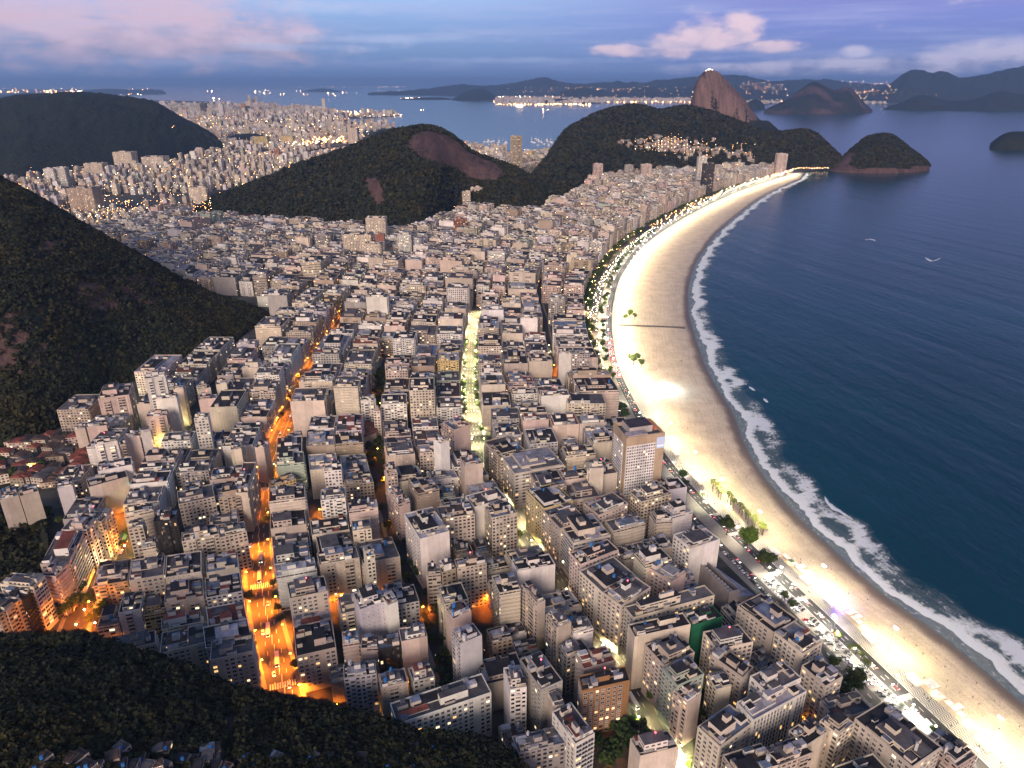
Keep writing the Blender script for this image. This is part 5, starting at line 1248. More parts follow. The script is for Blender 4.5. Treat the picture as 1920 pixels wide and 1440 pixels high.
def build_block(b, r):
    global NWIN
    c = b['c']; z0 = b['z0']; sty = list(b['sty']); Q = b['Q']; A = b.get('A')
    faces = []
    if A:
        for k in range(4):
            p, q = Q[k], Q[(k + 1) % 4]; L = math.dist(p, q)
            n = ((q[1] - p[1]) / L, -(q[0] - p[0]) / L); mx, my = (p[0] + q[0]) / 2, (p[1] + q[1]) / 2
            if n[0] * -mx + n[1] * -my > 0 and sty[k] in (1, 2, 3): faces.append((k, p, q, L, n, sty[k])); sty[k] = 0
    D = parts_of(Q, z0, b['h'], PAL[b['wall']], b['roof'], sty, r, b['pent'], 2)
    root = link('apartment_block', None, None, (c[0], c[1], z0))
    tag(root, label_of(b), 'apartment block', 'apartment blocks of the beach district')
    for n, m in D.items():
        if True:
            while n[-1].isdigit() or n[-1] == '_': n = n[:-1]
            mats = [M_WALL, M_ROOF]
            if n == 'walls' and b['wall'] == 'green netting': mats = [M_GREENNET, M_ROOF]
            m.build(n, mats, root, origin=(c[0], c[1], z0))
    if A:
        cand = []
        for k, p, q, L, n, s in faces:
            nf = int((b['h'] - 3.4) / 3.1); nb = max(1, int((L - 1.2) / (3.2 if s != 3 else 2.4))); bw = (L - 1.0) / nb
            ang = math.atan2(n[1], n[0]) - math.pi / 2
            skipcol = {r.randrange(nb)} if nb > 5 else set()
            for j in range(nf):
                zz = b['h'] - 2.1 - 3.1 * j
                if s == 2 and j % 1 == 0 and NWIN < 1e9:
                    cand.append((1, zz - 1.15, (p[0] + q[0]) / 2, (p[1] + q[1]) / 2, ang, L * .92, n, 'balc'))
                for i in range(nb):
                    if i in skipcol: continue
                    f = (.5 + bw * (i + .5)) / L; x, y = p[0] + (q[0] - p[0]) * f, p[1] + (q[1] - p[1]) * f
                    ww, wh = {1: (min(bw * (.5 if i % 3 else .66), 2.1), 1.6), 2: (bw * .86, 1.75), 3: (min(bw * .5, 1.2), 2.5)}[s]
                    rr = r.random(); kind = 'lit' if rr < .06 else 'lit2' if rr < .085 else 'curt' if rr < .30 else 'dark'
                    px = proj(x, y, zz)
                    cand.append((0 if (0 <= px[0] <= 1920 and px[1] < 1440) else 2, -zz + (r.random() if True else 0), x, y, ang, ww, n, kind, zz, wh))
        bal = [c_ for c_ in cand if c_[7] == 'balc']; win = sorted([c_ for c_ in cand if c_[7] != 'balc'], key=lambda t_: (t_[0], t_[1]))
        for c_ in bal[:26]:
            o = link('balcony', BALC, root, (c_[2] - c[0], c_[3] - c[1], c_[1] - z0)); o.rotation_euler = (0, 0, c_[4]); o.scale = (c_[5], .9, 1)
        NW = 96
        for c_ in win[:NW]:
            o = link('window', WPROTO[c_[7]], root, (c_[2] - c[0], c_[3] - c[1], c_[8] - z0)); o.rotation_euler = (0, 0, c_[4]); o.scale = (c_[5], 1, c_[9]); NWIN += 1
        if len(win) > NW:
            m = MB()
            for c_ in win[NW:]:
                ca, sa2 = math.cos(c_[4]), math.sin(c_[4]); w2, h2 = c_[5] / 2, c_[9] / 2; n = c_[6]
                def P3(dx, dy, dz): return (c_[2] - c[0] + ca * dx + n[0] * dy, c_[3] - c[1] + sa2 * dx + n[1] * dy, c_[8] - z0 + dz)
                gm = {'dark': 1, 'curt': 2, 'lit': 3, 'lit2': 3}[c_[7]]
                m.quad(P3(-w2, .05, -h2), P3(-w2, .05, h2), P3(w2, .05, h2), P3(w2, .05, -h2), gm)
                m.quad(P3(-w2 - .05, .12, -h2 - .1), P3(-w2 - .05, .12, -h2), P3(w2 + .05, .12, -h2), P3(w2 + .05, .12, -h2 - .1), 0)
                m.quad(P3(-w2 - .05, .02, -h2), P3(w2 + .05, .02, -h2), P3(w2 + .05, .12, -h2), P3(-w2 - .05, .12, -h2), 0)
            tag(m.build('windows', [M_TRIM, M_GLASS, M_CURT, M_LIT], root), kind='stuff')
    return root
r = random.Random(21)
for b in TOP: build_block(b, r)
print('things', len(TOP), 'windows', NWIN)
m = MB()
for b in REST:
    far = b['Q'][0][1] > 3000
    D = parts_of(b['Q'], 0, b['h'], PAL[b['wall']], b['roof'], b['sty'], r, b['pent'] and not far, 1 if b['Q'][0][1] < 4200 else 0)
    for k, mm in D.items():
        o = len(m.v); m.v += mm.v; m.f += [tuple(i + o for i in f) for f in mm.f]; m.mat += mm.mat; m.tint += mm.tint; m.sty += mm.sty; m.uv += mm.uv
tag(m.build('apartment_blocks', [M_WALL, M_ROOF]), 'dense mass of distant apartment blocks filling the city to the bay', 'apartment blocks', kind='stuff')

# ------------------------------------------------------------------ the tall hotel tower
def hotel():
    r = random.Random(4); Q = HOTEL; h = 72.0
    c = (sum(q[0] for q in Q) / 4, sum(q[1] for q in Q) / 4)
    root = link('hotel_tower', None, None, (*c, 0)); tag(root, 'very tall hotel tower with white window grid, tan side piers and a blue sign', 'hotel')
    tan = (.42, .32, .22); o3 = (c[0], c[1], 0)
    m = MB(); m.prism(Q, 0, h, tint=tan, top=False); I = sub(Q, .03, .04, .97, .96)
    for k in range(4):
        a, b, cc, d = Q[k], Q[(k + 1) % 4], I[(k + 1) % 4], I[k]
        m.quad((*a, h), (*b, h), (*cc, h), (*d, h), 0, tan); m.quad((*d, h), (*cc, h), (*cc, h - 3), (*d, h - 3), 0, tan)
    m.build('walls', M_WALL, root, origin=o3)
    m = MB(); m.quad(*[(q[0], q[1], h - 3) for q in I], 1, (.07, .08, .1)); m.build('roof_deck', [M_WALL, M_ROOF], root, origin=o3)
    m = MB(); m.prism(sub(Q, .2, .35, .80, .92), h - 3, h + 3.2, tint=(.42, .38, .37), topmat=1, toptint=(.05, .04, .05)); m.build('penthouse', [M_WALL, M_ROOF], root, origin=o3)
    m = MB(); m.prism(sub(Q, .06, .05, .56, .30), h - 3, h + .5, tint=(.5, .42, .4), topmat=1, toptint=(.3, .26, .28)); m.build('stair_head', [M_WALL, M_ROOF], root, origin=o3)
    m = MB(); m.prism(sub(Q, .86, .40, .95, .92), h - 3, h - 1.4, tint=(.6, .2, .1), topmat=1, toptint=(.65, .2, .12)); m.build('roof_terrace', [M_WALL, M_ROOF], root, origin=o3)
    for k, (u0, u1, nb, nf) in ((0, (.02, .76, 12, 20)), (3, (.10, .80, 8, 20))):
        p, q = Q[k], Q[(k + 1) % 4]; L = math.dist(p, q); n = ((q[1] - p[1]) / L, -(q[0] - p[0]) / L); ang = math.atan2(n[1], n[0]) - math.pi / 2
        d = ((q[0] - p[0]) / L, (q[1] - p[1]) / L); zt = h - 9
        a = (p[0] + d[0] * L * u0, p[1] + d[1] * L * u0); b = (p[0] + d[0] * L * u1, p[1] + d[1] * L * u1); e = .35
        m = MB(); m.prism([a, b, (b[0] - n[0] * .1, b[1] - n[1] * .1), (a[0] - n[0] * .1, a[1] - n[1] * .1)][::1], 4, zt + .6, tint=(.72, .70, .68))
        mm = MB(); qa = [(a[0] + n[0] * e, a[1] + n[1] * e), (b[0] + n[0] * e, b[1] + n[1] * e), (b[0] - n[0] * .2, b[1] - n[1] * .2), (a[0] - n[0] * .2, a[1] - n[1] * .2)]
        mm.prism(qa, 4, zt + .6, tint=(.72, .70, .68)); mm.build('window_grid', M_WALL, root, origin=o3)
        bw = L * (u1 - u0) / nb; cnt = 0; rest = MB()
        for j in range(nf):
            for i in range(nb):
                f = bw * (i + .5); x, y = a[0] + d[0] * f + n[0] * e, a[1] + d[1] * f + n[1] * e; z = zt - 1.2 - j * (zt - 6) / nf
                kd = r.choice(['dark', 'dark', 'dark', 'curt', 'curt', 'lit2' if r.random() < .35 else 'dark'])
                if cnt < 48:
                    o = link('window', WPROTO[kd], root, (x - c[0], y - c[1], z)); o.rotation_euler = (0, 0, ang); o.scale = (bw * .62, 1, 1.5); cnt += 1
                else:
                    w2 = bw * .31
                    def P3(dx, dz): return (x - c[0] + d[0] * dx + n[0] * .06, y - c[1] + d[1] * dx + n[1] * .06, z + dz)
                    rest.quad(P3(-w2, -.75), P3(w2, -.75), P3(w2, .75), P3(-w2, .75), {'dark': 0, 'curt': 1, 'lit2': 2}[kd])
        tag(rest.build('windows', [M_GLASS, M_CURT, M_LIT2], root), kind='stuff')
    p, q = Q[0], Q[1]; L = math.dist(p, q); n = ((q[1] - p[1]) / L, -(q[0] - p[0]) / L); d = ((q[0] - p[0]) / L, (q[1] - p[1]) / L)
    def P3(u, w, z): return (p[0] - c[0] + d[0] * L * u + n[0] * w, p[1] - c[1] + d[1] * L * u + n[1] * w, z)
    m = MB(); m.quad(P3(.79, .5, h - 14.5), P3(.995, .5, h - 14.5), P3(.995, .5, h - 3.8), P3(.79, .5, h - 3.8)); m.quad(P3(.79, .1, h - 14.5), P3(.79, .5, h - 14.5), P3(.79, .5, h - 3.8), P3(.79, .1, h - 3.8)); m.quad(P3(.79, .5, h - 3.8), P3(.995, .5, h - 3.8), P3(.995, .1, h - 3.8), P3(.79, .1, h - 3.8))
    m.quad(P3(.995, .5, h - 14.5), P3(.995, .1, h - 14.5), P3(.995, .1, h - 3.8), P3(.995, .5, h - 3.8))
    sg = m.build('sign', emis('sign_blue', (.06, .24, .62), .45), root)
    m = MB()
    for k in range(9):
        u = .805 + k * .0195; zz = h - 12.6 + (k * 7 % 3) * .1
        m.quad(P3(u, .56, zz), P3(u + .014, .56, zz), P3(u + .014, .56, zz + 1.1), P3(u, .56, zz + 1.1))
    m.build('lettering', emis('sign_white', (.6, .75, 1), 1.0), sg)
    m = MB(); m.quad(P3(.885, .56, h - 8.6), P3(.9, .56, h - 8.6), P3(.9, .56, h - 6.0), P3(.885, .56, h - 6.0)); m.quad(P3(.875, .58, h - 9.0), P3(.915, .58, h - 9.0), P3(.915, .58, h - 8.6), P3(.875, .58, h - 8.6)); m.build('emblem', M_TRIM, sg)
hotel()

def museum():
    c = (sum(q[0] for q in MIS) / 4, sum(q[1] for q in MIS) / 4); o3 = (c[0], c[1], 0)
    root = link('museum', None, None, (*c, 0)); tag(root, 'folded grey concrete museum with a long open slot in its roof, beside the avenue', 'museum')
    Q = MIS if area(MIS) > 0 else MIS[::-1]
    g = (.30, .27, .26); N, Rr, Fr, L = MIS
    def mixp(a, b, f): return (a[0] + (b[0] - a[0]) * f, a[1] + (b[1] - a[1]) * f)
    # long bar
    A0, A1 = N, L; W0, W1 = mixp(N, Rr, .42), mixp(L, Fr, .42)
    bar = [A0, W0, W1, A1];  bar = bar if area(bar) > 0 else bar[::-1]
    m = MB(); m.prism(bar, 0, 20, tint=g, top=False); I = sub(bar, .1, .03, .9, .97)
    for k in range(4):
        a, b, cc, d = bar[k], bar[(k + 1) % 4], I[(k + 1) % 4], I[k]
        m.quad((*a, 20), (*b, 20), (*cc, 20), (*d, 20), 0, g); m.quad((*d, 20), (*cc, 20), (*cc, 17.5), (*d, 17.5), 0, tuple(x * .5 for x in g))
    m.build('walls', M_WALL, root, origin=o3)
    m = MB(); m.quad(*[(q[0], q[1], 17.5) for q in I], 1, (.04, .035, .04)); m.build('roof_deck', [M_WALL, M_ROOF], root, origin=o3)
    s = MB()
    for k in range(10):
        u = .06 + k * .09; s.prism(sub(I, .3, u, .62, u + .05), 17.5, 18.6, tint=(.4, .38, .36), topmat=1, toptint=(.3, .3, .3))
        s.build('roof_unit', [M_WALL, M_ROOF], root, origin=o3); s = MB()
    # folded wedge
    w = [W0, mixp(Rr, Fr, .0), Fr, W1]; hs = (14, 13, 12, 16)
    m = MB()
    for k in range(4):
        a, b = w[k], w[(k + 1) % 4]; m.quad((*a, 0), (*b, 0), (*b, hs[(k + 1) % 4]), (*a, hs[k]), 0, g)
        m.quad((*b, 0), (*a, 0), (*a, hs[k]), (*b, hs[(k + 1) % 4]), 0, g)
    md = mixp(mixp(w[0], w[2], .5), w[3], .1)
    for k in range(4):
        a, b = w[k], w[(k + 1) % 4]; V3 = [(*a, hs[k]), (*b, hs[(k + 1) % 4]), (*md, 16), (*md, 16)]
        m.quad(*V3, 1, (.26, .25, .28))
    m.build('folded_wing', [M_WALL, M_ROOF], root, origin=o3)
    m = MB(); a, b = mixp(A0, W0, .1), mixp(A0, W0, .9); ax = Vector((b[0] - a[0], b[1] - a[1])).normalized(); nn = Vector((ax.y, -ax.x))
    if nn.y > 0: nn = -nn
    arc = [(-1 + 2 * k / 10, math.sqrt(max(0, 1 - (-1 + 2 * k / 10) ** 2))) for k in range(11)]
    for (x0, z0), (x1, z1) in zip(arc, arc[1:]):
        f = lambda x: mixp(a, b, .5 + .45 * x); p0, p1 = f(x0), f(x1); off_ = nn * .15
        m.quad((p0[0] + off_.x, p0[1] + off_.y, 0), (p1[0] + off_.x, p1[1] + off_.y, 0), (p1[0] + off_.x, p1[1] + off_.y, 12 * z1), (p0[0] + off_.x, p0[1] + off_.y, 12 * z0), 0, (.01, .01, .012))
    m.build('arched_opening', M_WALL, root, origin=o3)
museum()

def church():
    x, y = un(672, 808, 12); root = link('church', None, None, (x, y, 0)); tag(root, 'brown-roofed church with a pale central dome and a lit bell tower', 'church')
    m = MB(); ring = [(22 * math.cos(k * math.pi / 4 + .4), 22 * math.sin(k * math.pi / 4 + .4)) for k in range(8)]
    for k in range(8):
        a, b = ring[k], ring[(k + 1) % 8]; m.quad((*a, 0), (*b, 0), (*b, 14), (*a, 14), 0, (.5, .38, .28))
    m.build('walls', M_WALL, root)
    m = MB()
    for k in range(8):
        a, b = ring[k], ring[(k + 1) % 8]; m.quad((*a, 14), (*b, 14), (b[0] * .3, b[1] * .3, 19), (a[0] * .3, a[1] * .3, 19), 1, (.16, .07, .045))
    m.build('roof', [M_WALL, M_ROOF], root)
    m = MB(); m.ball((0, 0, 18.5), (7, 7, 8), tint=(.42, .32, .26), n=12, m=8); m.build('dome', M_WALL, root, smooth=True)
    m = MB(); m.box(17, 2, 0, 24, 9, 34, tint=(.7, .6, .5), styles=[1, 0, 1, 0]); m.build('bell_tower', M_WALL, root)
    m = MB(); tp = (20.5, 5.5, 40)
    for a, b in (((17, 2), (24, 2)), ((24, 2), (24, 9)), ((24, 9), (17, 9)), ((17, 9), (17, 2))): m.quad((*a, 34), (*b, 34), tp, tp, 1, (.3, .25, .2))
    m.build('spire', [M_WALL, M_ROOF], root)
church()

# ------------------------------------------------------------------ lamps
def point(name, col, power, parent, loc, size=.4):
    l = bpy.data.lights.new(name, 'POINT'); l.energy = power; l.color = col; l.shadow_soft_size = size
    return link(name, l, parent, loc)
LIGHTS = {}
def spotlight(key, col, power, blend=.6, ang=150, size=.5):
    if key not in LIGHTS:
        l = bpy.data.lights.new(key, 'SPOT'); l.energy = power; l.color = col; l.shadow_soft_size = size; l.spot_size = rad(ang); l.spot_blend = blend; LIGHTS[key] = l
    return LIGHTS[key]
def lamp_proto(height, arm, mat, nheads=1, headsz=.5):
    m = MB(); m.tube([(0, 0, 0), (0, 0, height)], [.16, .09], 6); pole = m.build('pole', M_STEEL); 
    res = [pole.data]; bpy.data.objects.remove(pole)
    m = MB(); m.tube([(0, 0, height), (arm * .5, 0, height + .5), (arm, 0, height + .6)], .07, 5); o = m.build('arm', M_STEEL); res.append(o.data); bpy.data.objects.remove(o)
    m = MB(); m.ball((0, 0, 0), (headsz * 1.2, headsz, headsz * .6)); o = m.build('lamp_head', mat); res.append(o.data); bpy.data.objects.remove(o)
    return res
LP_O = lamp_proto(9, 2.2, M_LAMPO, headsz=.55); LP_Y = lamp_proto(9, 2.2, M_LAMPY, headsz=.55); LP_W = lamp_proto(12, 2.5, M_LAMPW, headsz=.6); LP_F = lamp_proto(22, 1.6, M_LAMPW, headsz=.55)
NL = 0
def street_lamp(x, y, toward, proto, height, arm, key, col, power, label, group, tilt=0, ang=150, light=True, heads=1, z=0, name='street_lamp'):
    """toward: direction (angle) the arm points"""
    global NL
    root = link(name, None, None, (x, y, z), toward); tag(root, label, 'street lamp' if name == 'street_lamp' else 'floodlight', group)
    link('pole', proto[0], root); link('arm', proto[1], root)
    for k in range(heads):
        link('lamp_head', proto[2], root, (arm, (k - (heads - 1) / 2) * 2.0, height + .5))
    if light:
        o = link('lamp_light', spotlight(key, col, power * {'orange_near': 2.5, 'orange_far': 1.5, 'yellow_bright': .9, 'yellow': 4.4}.get(key, 2.6 if key.startswith(('orange', 'yellow')) else 1.0), ang=ang), root, (arm, 0, height - .3)); o.rotation_euler = (0, -tilt, 0); NL += 1
def along(s, t0, t1):
    a, b = P(s, t0), P(s, t1); return math.atan2(b[1] - a[1], b[0] - a[0])
OCOL = (1, .22, .012); YCOL = (1, .82, .46); WCOL = (1, .90, .70); FCOL = (1, .84, .52)
s = 186
while s < 900:
    for sd in (-1, 1):
        near = s < 560
        street_lamp(*P(s, T_ORA(s) + sd * 11), along(s, T_ORA(s) + sd * 11, T_ORA(s)), LP_O, 9, 2.2, 'orange_near' if near else 'orange_far', OCOL, 30000 if near else 30000,
                    f"sodium street lamp on the {'left' if sd > 0 else 'right'} kerb of the orange avenue", 'orange street lamps')
    s += 27 if s < 560 else 42
s = 60
while s < 930:
    for sd in ((-1, 1) if 470 < s < 760 else ((1,) if int(s / 30) % 2 else (-1,))):
        key = 'yellow_bright' if 470 < s < 760 else 'yellow'
        street_lamp(*P(s, T_YEL(s) + sd * 8.5), along(s, T_YEL(s) + sd * 8.5, T_YEL(s)), LP_Y, 9, 2.2, key, YCOL, 60000 if key == 'yellow_bright' else 30000,
                    f"warm street lamp on the {'left' if sd > 0 else 'right'} kerb of the yellow-lit avenue", 'warm street lamps')
    s += 30
for s in (210, 238, 283, 330, 377, 430, 472, 520, 568, 610):
    sd = 1 if int(s) % 2 else -1
    street_lamp(*P(s, T_DARK(s) + sd * 6.5), along(s, T_DARK(s) + sd * 6.5, T_DARK(s)), LP_O, 9, 2.2, 'orange_dim', OCOL, 18000, 'orange street lamp among the trees of the dark street', 'lamps of the tree-dark street')
for s in (345, 370, 395, 420, 445, 300, 320):
    for sd in (-1, 1): street_lamp(*P(s, T_LEFT(s) + sd * 10), along(s, T_LEFT(s) + sd * 10, T_LEFT(s)), LP_O, 9, 2.2, 'orange_near', OCOL, 30000, 'orange street lamp round the plaza at the left', 'plaza lamps')
for s, t, k in ((214, 120, 'o'), (214, 95, 'o'), (214, 145, 'o'), (118, 60, 'o'), (118, 85, 'o'), (118, 110, 'o'), (310, 185, 'o'), (310, 215, 'y'), (398, 215, 'o'), (230, 232, 'o'), (255, 231, 'o'), (280, 230, 'o'), (205, 228, 'o'), (310, 130, 'y'), (214, 60, 'y'), (398, 110, 'y'), (505, 130, 'o'), (398, 340, 'o'),
                (398, 450, 'o'), (505, 350, 'o'), (610, 260, 'y'), (610, 350, 'y'), (715, 130, 'y'), (715, 160, 'y'), (310, 330, 'o'), (214, 310, 'o'), (505, 520, 'y'), (470, 540, 'o'), (640, 70, 'o'), (670, 90, 'o'), (740, 95, 'y')):
    x, y = P(s, t); street_lamp(x, y, 0.5, LP_O if k == 'o' else LP_Y, 9, 2.2, 'orange_dim2' if k == 'o' else 'yellow_dim', OCOL if k == 'o' else YCOL, 16000, 'orange lamp lighting a narrow cross street between blocks' if k == 'o' else 'pale lamp lighting a narrow cross street between blocks', 'cross street lamps')
# flood lamps on the beach side and road lamps on the kerb of the avenue
FS = [20, 77, 152, 220, 296, 352, 405, 470, 530, 590, 640]
s = 685
while s < 3150: FS.append(s); s += 44 if s < 1500 else 70
for i, s in enumerate(FS):
    hi = s < 640
    street_lamp(*P(s, -11), along(s, -11, -40), LP_F, 22, 1.6, 'flood' if hi else ('flood_mid' if s < 1500 else 'flood_far'), FCOL, (98000 if hi else 112000 if s < 1500 else 170000),
                'tall floodlight mast on the sand edge' + (', near end of the beach' if s < 320 else ', middle of the beach' if s < 1500 else ', far end of the beach'), 'floodlights along the beach', tilt=rad(34), ang=158, heads=2, name='floodlight_mast')
s = 15; k = 0
while s < 3150:
    sd = T_FRONT(s) > 0
    street_lamp(*P(s, 5.6), along(s, 5.6, 12), LP_W, 12, 2.5, 'avenue_near' if s < 640 else 'avenue_far', WCOL, 24000 if s < 640 else 60000,
                'white street lamp on the kerb of the beach avenue' + (', near end' if s < 320 else ', middle stretch' if s < 1500 else ', far end'), 'lamps of the beach avenue'); k += 1
    s += 56 if s < 640 else 60
for s in (75, 92, 108, 124, 140, 156, 172, 188, 204, 220, 236, 245):
    street_lamp(*P(s, 16), along(s, 16, 12), LP_Y, 9, 2.2, 'park', (1, .92, .74), 13000, 'lamp standing among the parked cars of the beach avenue', 'car park lamps')
for s in np.arange(650, 1600, 55):
    street_lamp(*P(s, T_FRONT(s) - 6), along(s, 30, 20), LP_Y, 9, 2.2, 'inner', (1, .66, .28), 90000, 'warm lamp under the trees before the beachfront blocks', 'lamps under the beachfront trees')
for s in np.arange(660, 1600, 50):
    street_lamp(*P(s, 22.5), along(s, 22, 30), LP_Y, 9, 2.2, 'inner_road', (1, .76, .42), 70000, 'warm lamp on the inner kerb of the beach avenue beyond the hotel', 'inner lamps of the beach avenue')
for i_, sc0 in enumerate(CROSS[:8]):
    for t_ in np.arange(62, 480, 46):
        if min(abs(t_ - f(sc0)) for f in (T_YEL, T_DARK, T_ORA)) < 16: continue
        k = 'o' if (t_ > 225 or (i_ + int(t_)) % 3 == 0) else 'y'
        street_lamp(*P(sc0 + 1, t_), along(sc0, 10, 20), LP_O if k == 'o' else LP_Y, 9, 2.2, 'orange_x' if k == 'o' else 'yellow_x', OCOL if k == 'o' else YCOL, 11000, ('orange' if k == 'o' else 'pale') + ' lamp down in a narrow cross street of the grid', 'cross street lamps')
for px, py, z, e, c_ in ((160, 1150, 6, 22000, OCOL), (195, 1110, 6, 24000, OCOL), (180, 1175, 6, 22000, OCOL), (215, 1060, 6, 30000, (1, .8, .45)), (235, 1030, 6, 30000, OCOL), (145, 1178, 5, 30000, OCOL), (205, 745, 30, 22000, (1, .95, .7)), (268, 768, 2, 60000, (.9, 1, .6)), (175, 737, 6, 16000, (1, .6, .2)), (330, 800, 2, 50000, (1, .8, .4)), (222, 1005, 3, 9000, (.05, 1, .25)), (735, 1215, 3, 30000, (1, .8, .3)), (965, 1180, 4, 26000, (1, .8, .5)), (668, 812, 2, 90000, (1, .75, .4)), (305, 840, 3, 30000, (1, .6, .2)), (1250, 725, 5, 60000, (.7, .95, 1)), (640, 860, 2, 20000, (1, .9, .5)), (100, 862, 4, 16000, OCOL), (60, 880, 4, 12000, OCOL), (160, 855, 4, 12000, OCOL), (130, 900, 5, 14000, OCOL)):
    x, y = un(px, py, z); root = link('floodlight', None, None, (x, y, 0)); tag(root, 'small lit floodlight on a short post between the buildings', 'floodlight', 'small floodlights')
    m = MB(); m.tube([(0, 0, 0), (0, 0, z + 3)], .1, 5); m.build('post', M_STEEL, root)
    m = MB(); m.ball((0, 0, z + 3.4), (.6, .6, .4)); m.build('lamp_head', M_LAMPY, root); point('lamp_light', c_, e, root, (0, 0, z + 4.4)); NL += 1
print('lights', NL)

# ------------------------------------------------------------------ trees
def crown_mesh(seed, rad_, hgt, nlump, nq, q, mat, name='crown'):
    rs = np.random.RandomState(seed); V = []; 
    for _ in range(nlump):
        a = rs.rand() * 6.28; rr = rad_ * .62 * math.sqrt(rs.rand()); cz = hgt + rs.uniform(-.28, .36) * rad_; lr = rad_ * rs.uniform(.32, .52)
        c = np.array([rr * math.cos(a), rr * math.sin(a), cz])
        n = nq // nlump
        d = rs.normal(0, 1, (n, 3)); d /= np.linalg.norm(d, axis=1)[:, None]; d[:, 2] = d[:, 2] * .8 + .12
        pos = c + d * lr * (.65 + .4 * rs.rand(n))[:, None]
        nn = d + rs.normal(0, .5, (n, 3)); nn /= np.linalg.norm(nn, axis=1)[:, None]
        t = np.cross(nn, rs.normal(0, 1, (n, 3))); t /= np.linalg.norm(t, axis=1)[:, None]; b = np.cross(nn, t); s_ = (q * (.6 + .8 * rs.rand(n)))[:, None]
        V.append(np.stack([pos - t * s_ - b * s_ * .6, pos + t * s_ - b * s_ * .7, pos + t * s_ * .7 + b * s_, pos - t * s_ + b * s_ * .7], 1).reshape(-1, 3))
    V = np.concatenate(V); T = len(V) // 4
    me = bpy.data.meshes.new(name); me.vertices.add(len(V)); me.vertices.foreach_set('co', V.astype(np.float32).ravel())
    me.loops.add(len(V)); me.loops.foreach_set('vertex_index', np.arange(len(V), dtype=np.int32)); me.polygons.add(T); me.polygons.foreach_set('loop_start', np.arange(T, dtype=np.int32) * 4)
    me.update(calc_edges=True); me.materials.append(mat); return me
def trunk_mesh(h, r0, br):
    m = MB(); m.tube([(0, 0, -.3), (.1, 0, h * .5), (0, .1, h)], [r0, r0 * .75, r0 * .5], 7)
    for k in range(br):
        a = 6.28 * k / br + .4; m.tube([(0, 0, h * .72), (math.cos(a) * 1.5, math.sin(a) * 1.5, h * 1.1), (math.cos(a) * 2.8, math.sin(a) * 2.8, h * 1.35)], [r0 * .45, r0 * .3, .07], 5)
    o = m.build('trunk', M_TRUNK); me = o.data; bpy.data.objects.remove(o); return me
CR = [crown_mesh(k, 4.2, 6.6, 9, 620, .42, M_LEAF) for k in range(4)]; CRB = [crown_mesh(10 + k, 4.2, 6.6, 9, 620, .42, M_LEAFB) for k in range(2)]; TRK = trunk_mesh(4.6, .32, 4)
rt = random.Random(3); NT_ = 0
def tree(x, y, sc_, label, group, bright=False, z=0):
    global NT_
    root = link('tree', None, None, (x, y, z), rt.uniform(0, 6.28)); tag(root, label, 'tree', group); root.scale = (sc_ * rt.uniform(.9, 1.1), sc_ * rt.uniform(.9, 1.1), sc_ * rt.uniform(.85, 1.15))
    link('crown', rt.choice(CRB if bright else CR), root); link('trunk', TRK, root); NT_ += 1
for s in np.arange(200, 668, 11.0):
    if 306 < s < 318 or rt.random() < .12: continue
    for sd in (-1, 1):
        if rt.random() < .85: tree(*P(s + rt.uniform(-2, 2), T_DARK(s) + sd * rt.uniform(3.5, 6)), rt.uniform(.9, 1.35), 'dark leafy tree in the double row shading the dark street', 'trees of the tree-dark street')
for s in np.arange(478, 770, 9.0):
    for sd in (-1, 1):
        if rt.random() < .62 and not 520 < s < 545: tree(*P(s, T_YEL(s) + sd * 7.5), rt.uniform(.6, .95), 'round street tree lining the brightly lit part of the yellow avenue', 'trees of the yellow avenue', rt.random() < .35)
for s, sd in ((70, -9), (82, -9), (95, -9), (105, -10), (118, -9), (60, -10), (47, -9), (135, 9), (150, 9), (88, 9), (100, 10), (300, -8), (430, 8), (418, 8), (345, 9), (240, -8), (172, 8), (165, -8), (36, -9), (24, -10), (60, 9)): tree(*P(s, T_YEL(s) + sd), rt.uniform(.7, 1.1), 'tree on the pavement of the near part of the yellow avenue', 'trees by the near yellow avenue', True)
for s, sd, k in ((330, 9, 1.1), (338, -9, .9), (326, -9, .9), (316, -9, .8), (306, -9, .8), (236, 11, 1.1), (262, -10, .8), (205, -11, 1.0), (216, -11, 1.0), (196, 11, .9), (400, -8, .8), (470, -6, .7), (555, 8, .7), (600, 8, .8), (650, 8, .8), (288, 11, .7)): tree(*P(s, T_ORA(s) + sd), k, 'dark tree beside the carriageway of the orange avenue', 'trees of the orange avenue')
for px, py, k in ((150, 1120, 1.6), (138, 1150, 1.7), (165, 1140, 1.6), (122, 1160, 1.6), (140, 1130, 1.8), (185, 1130, .9), (195, 1145, 1.0), (190, 1160, 1.2), (175, 1172, 1.0), (190, 1048, 1.2), (242, 1010, 1.0), (120, 960 + 70, 1.0), (232, 1030, .9), (200, 1150, 1.0), (215, 1025, .9)): tree(*un(px, py), k, 'dark tree on the orange-lit plaza at the left edge', 'plaza trees')
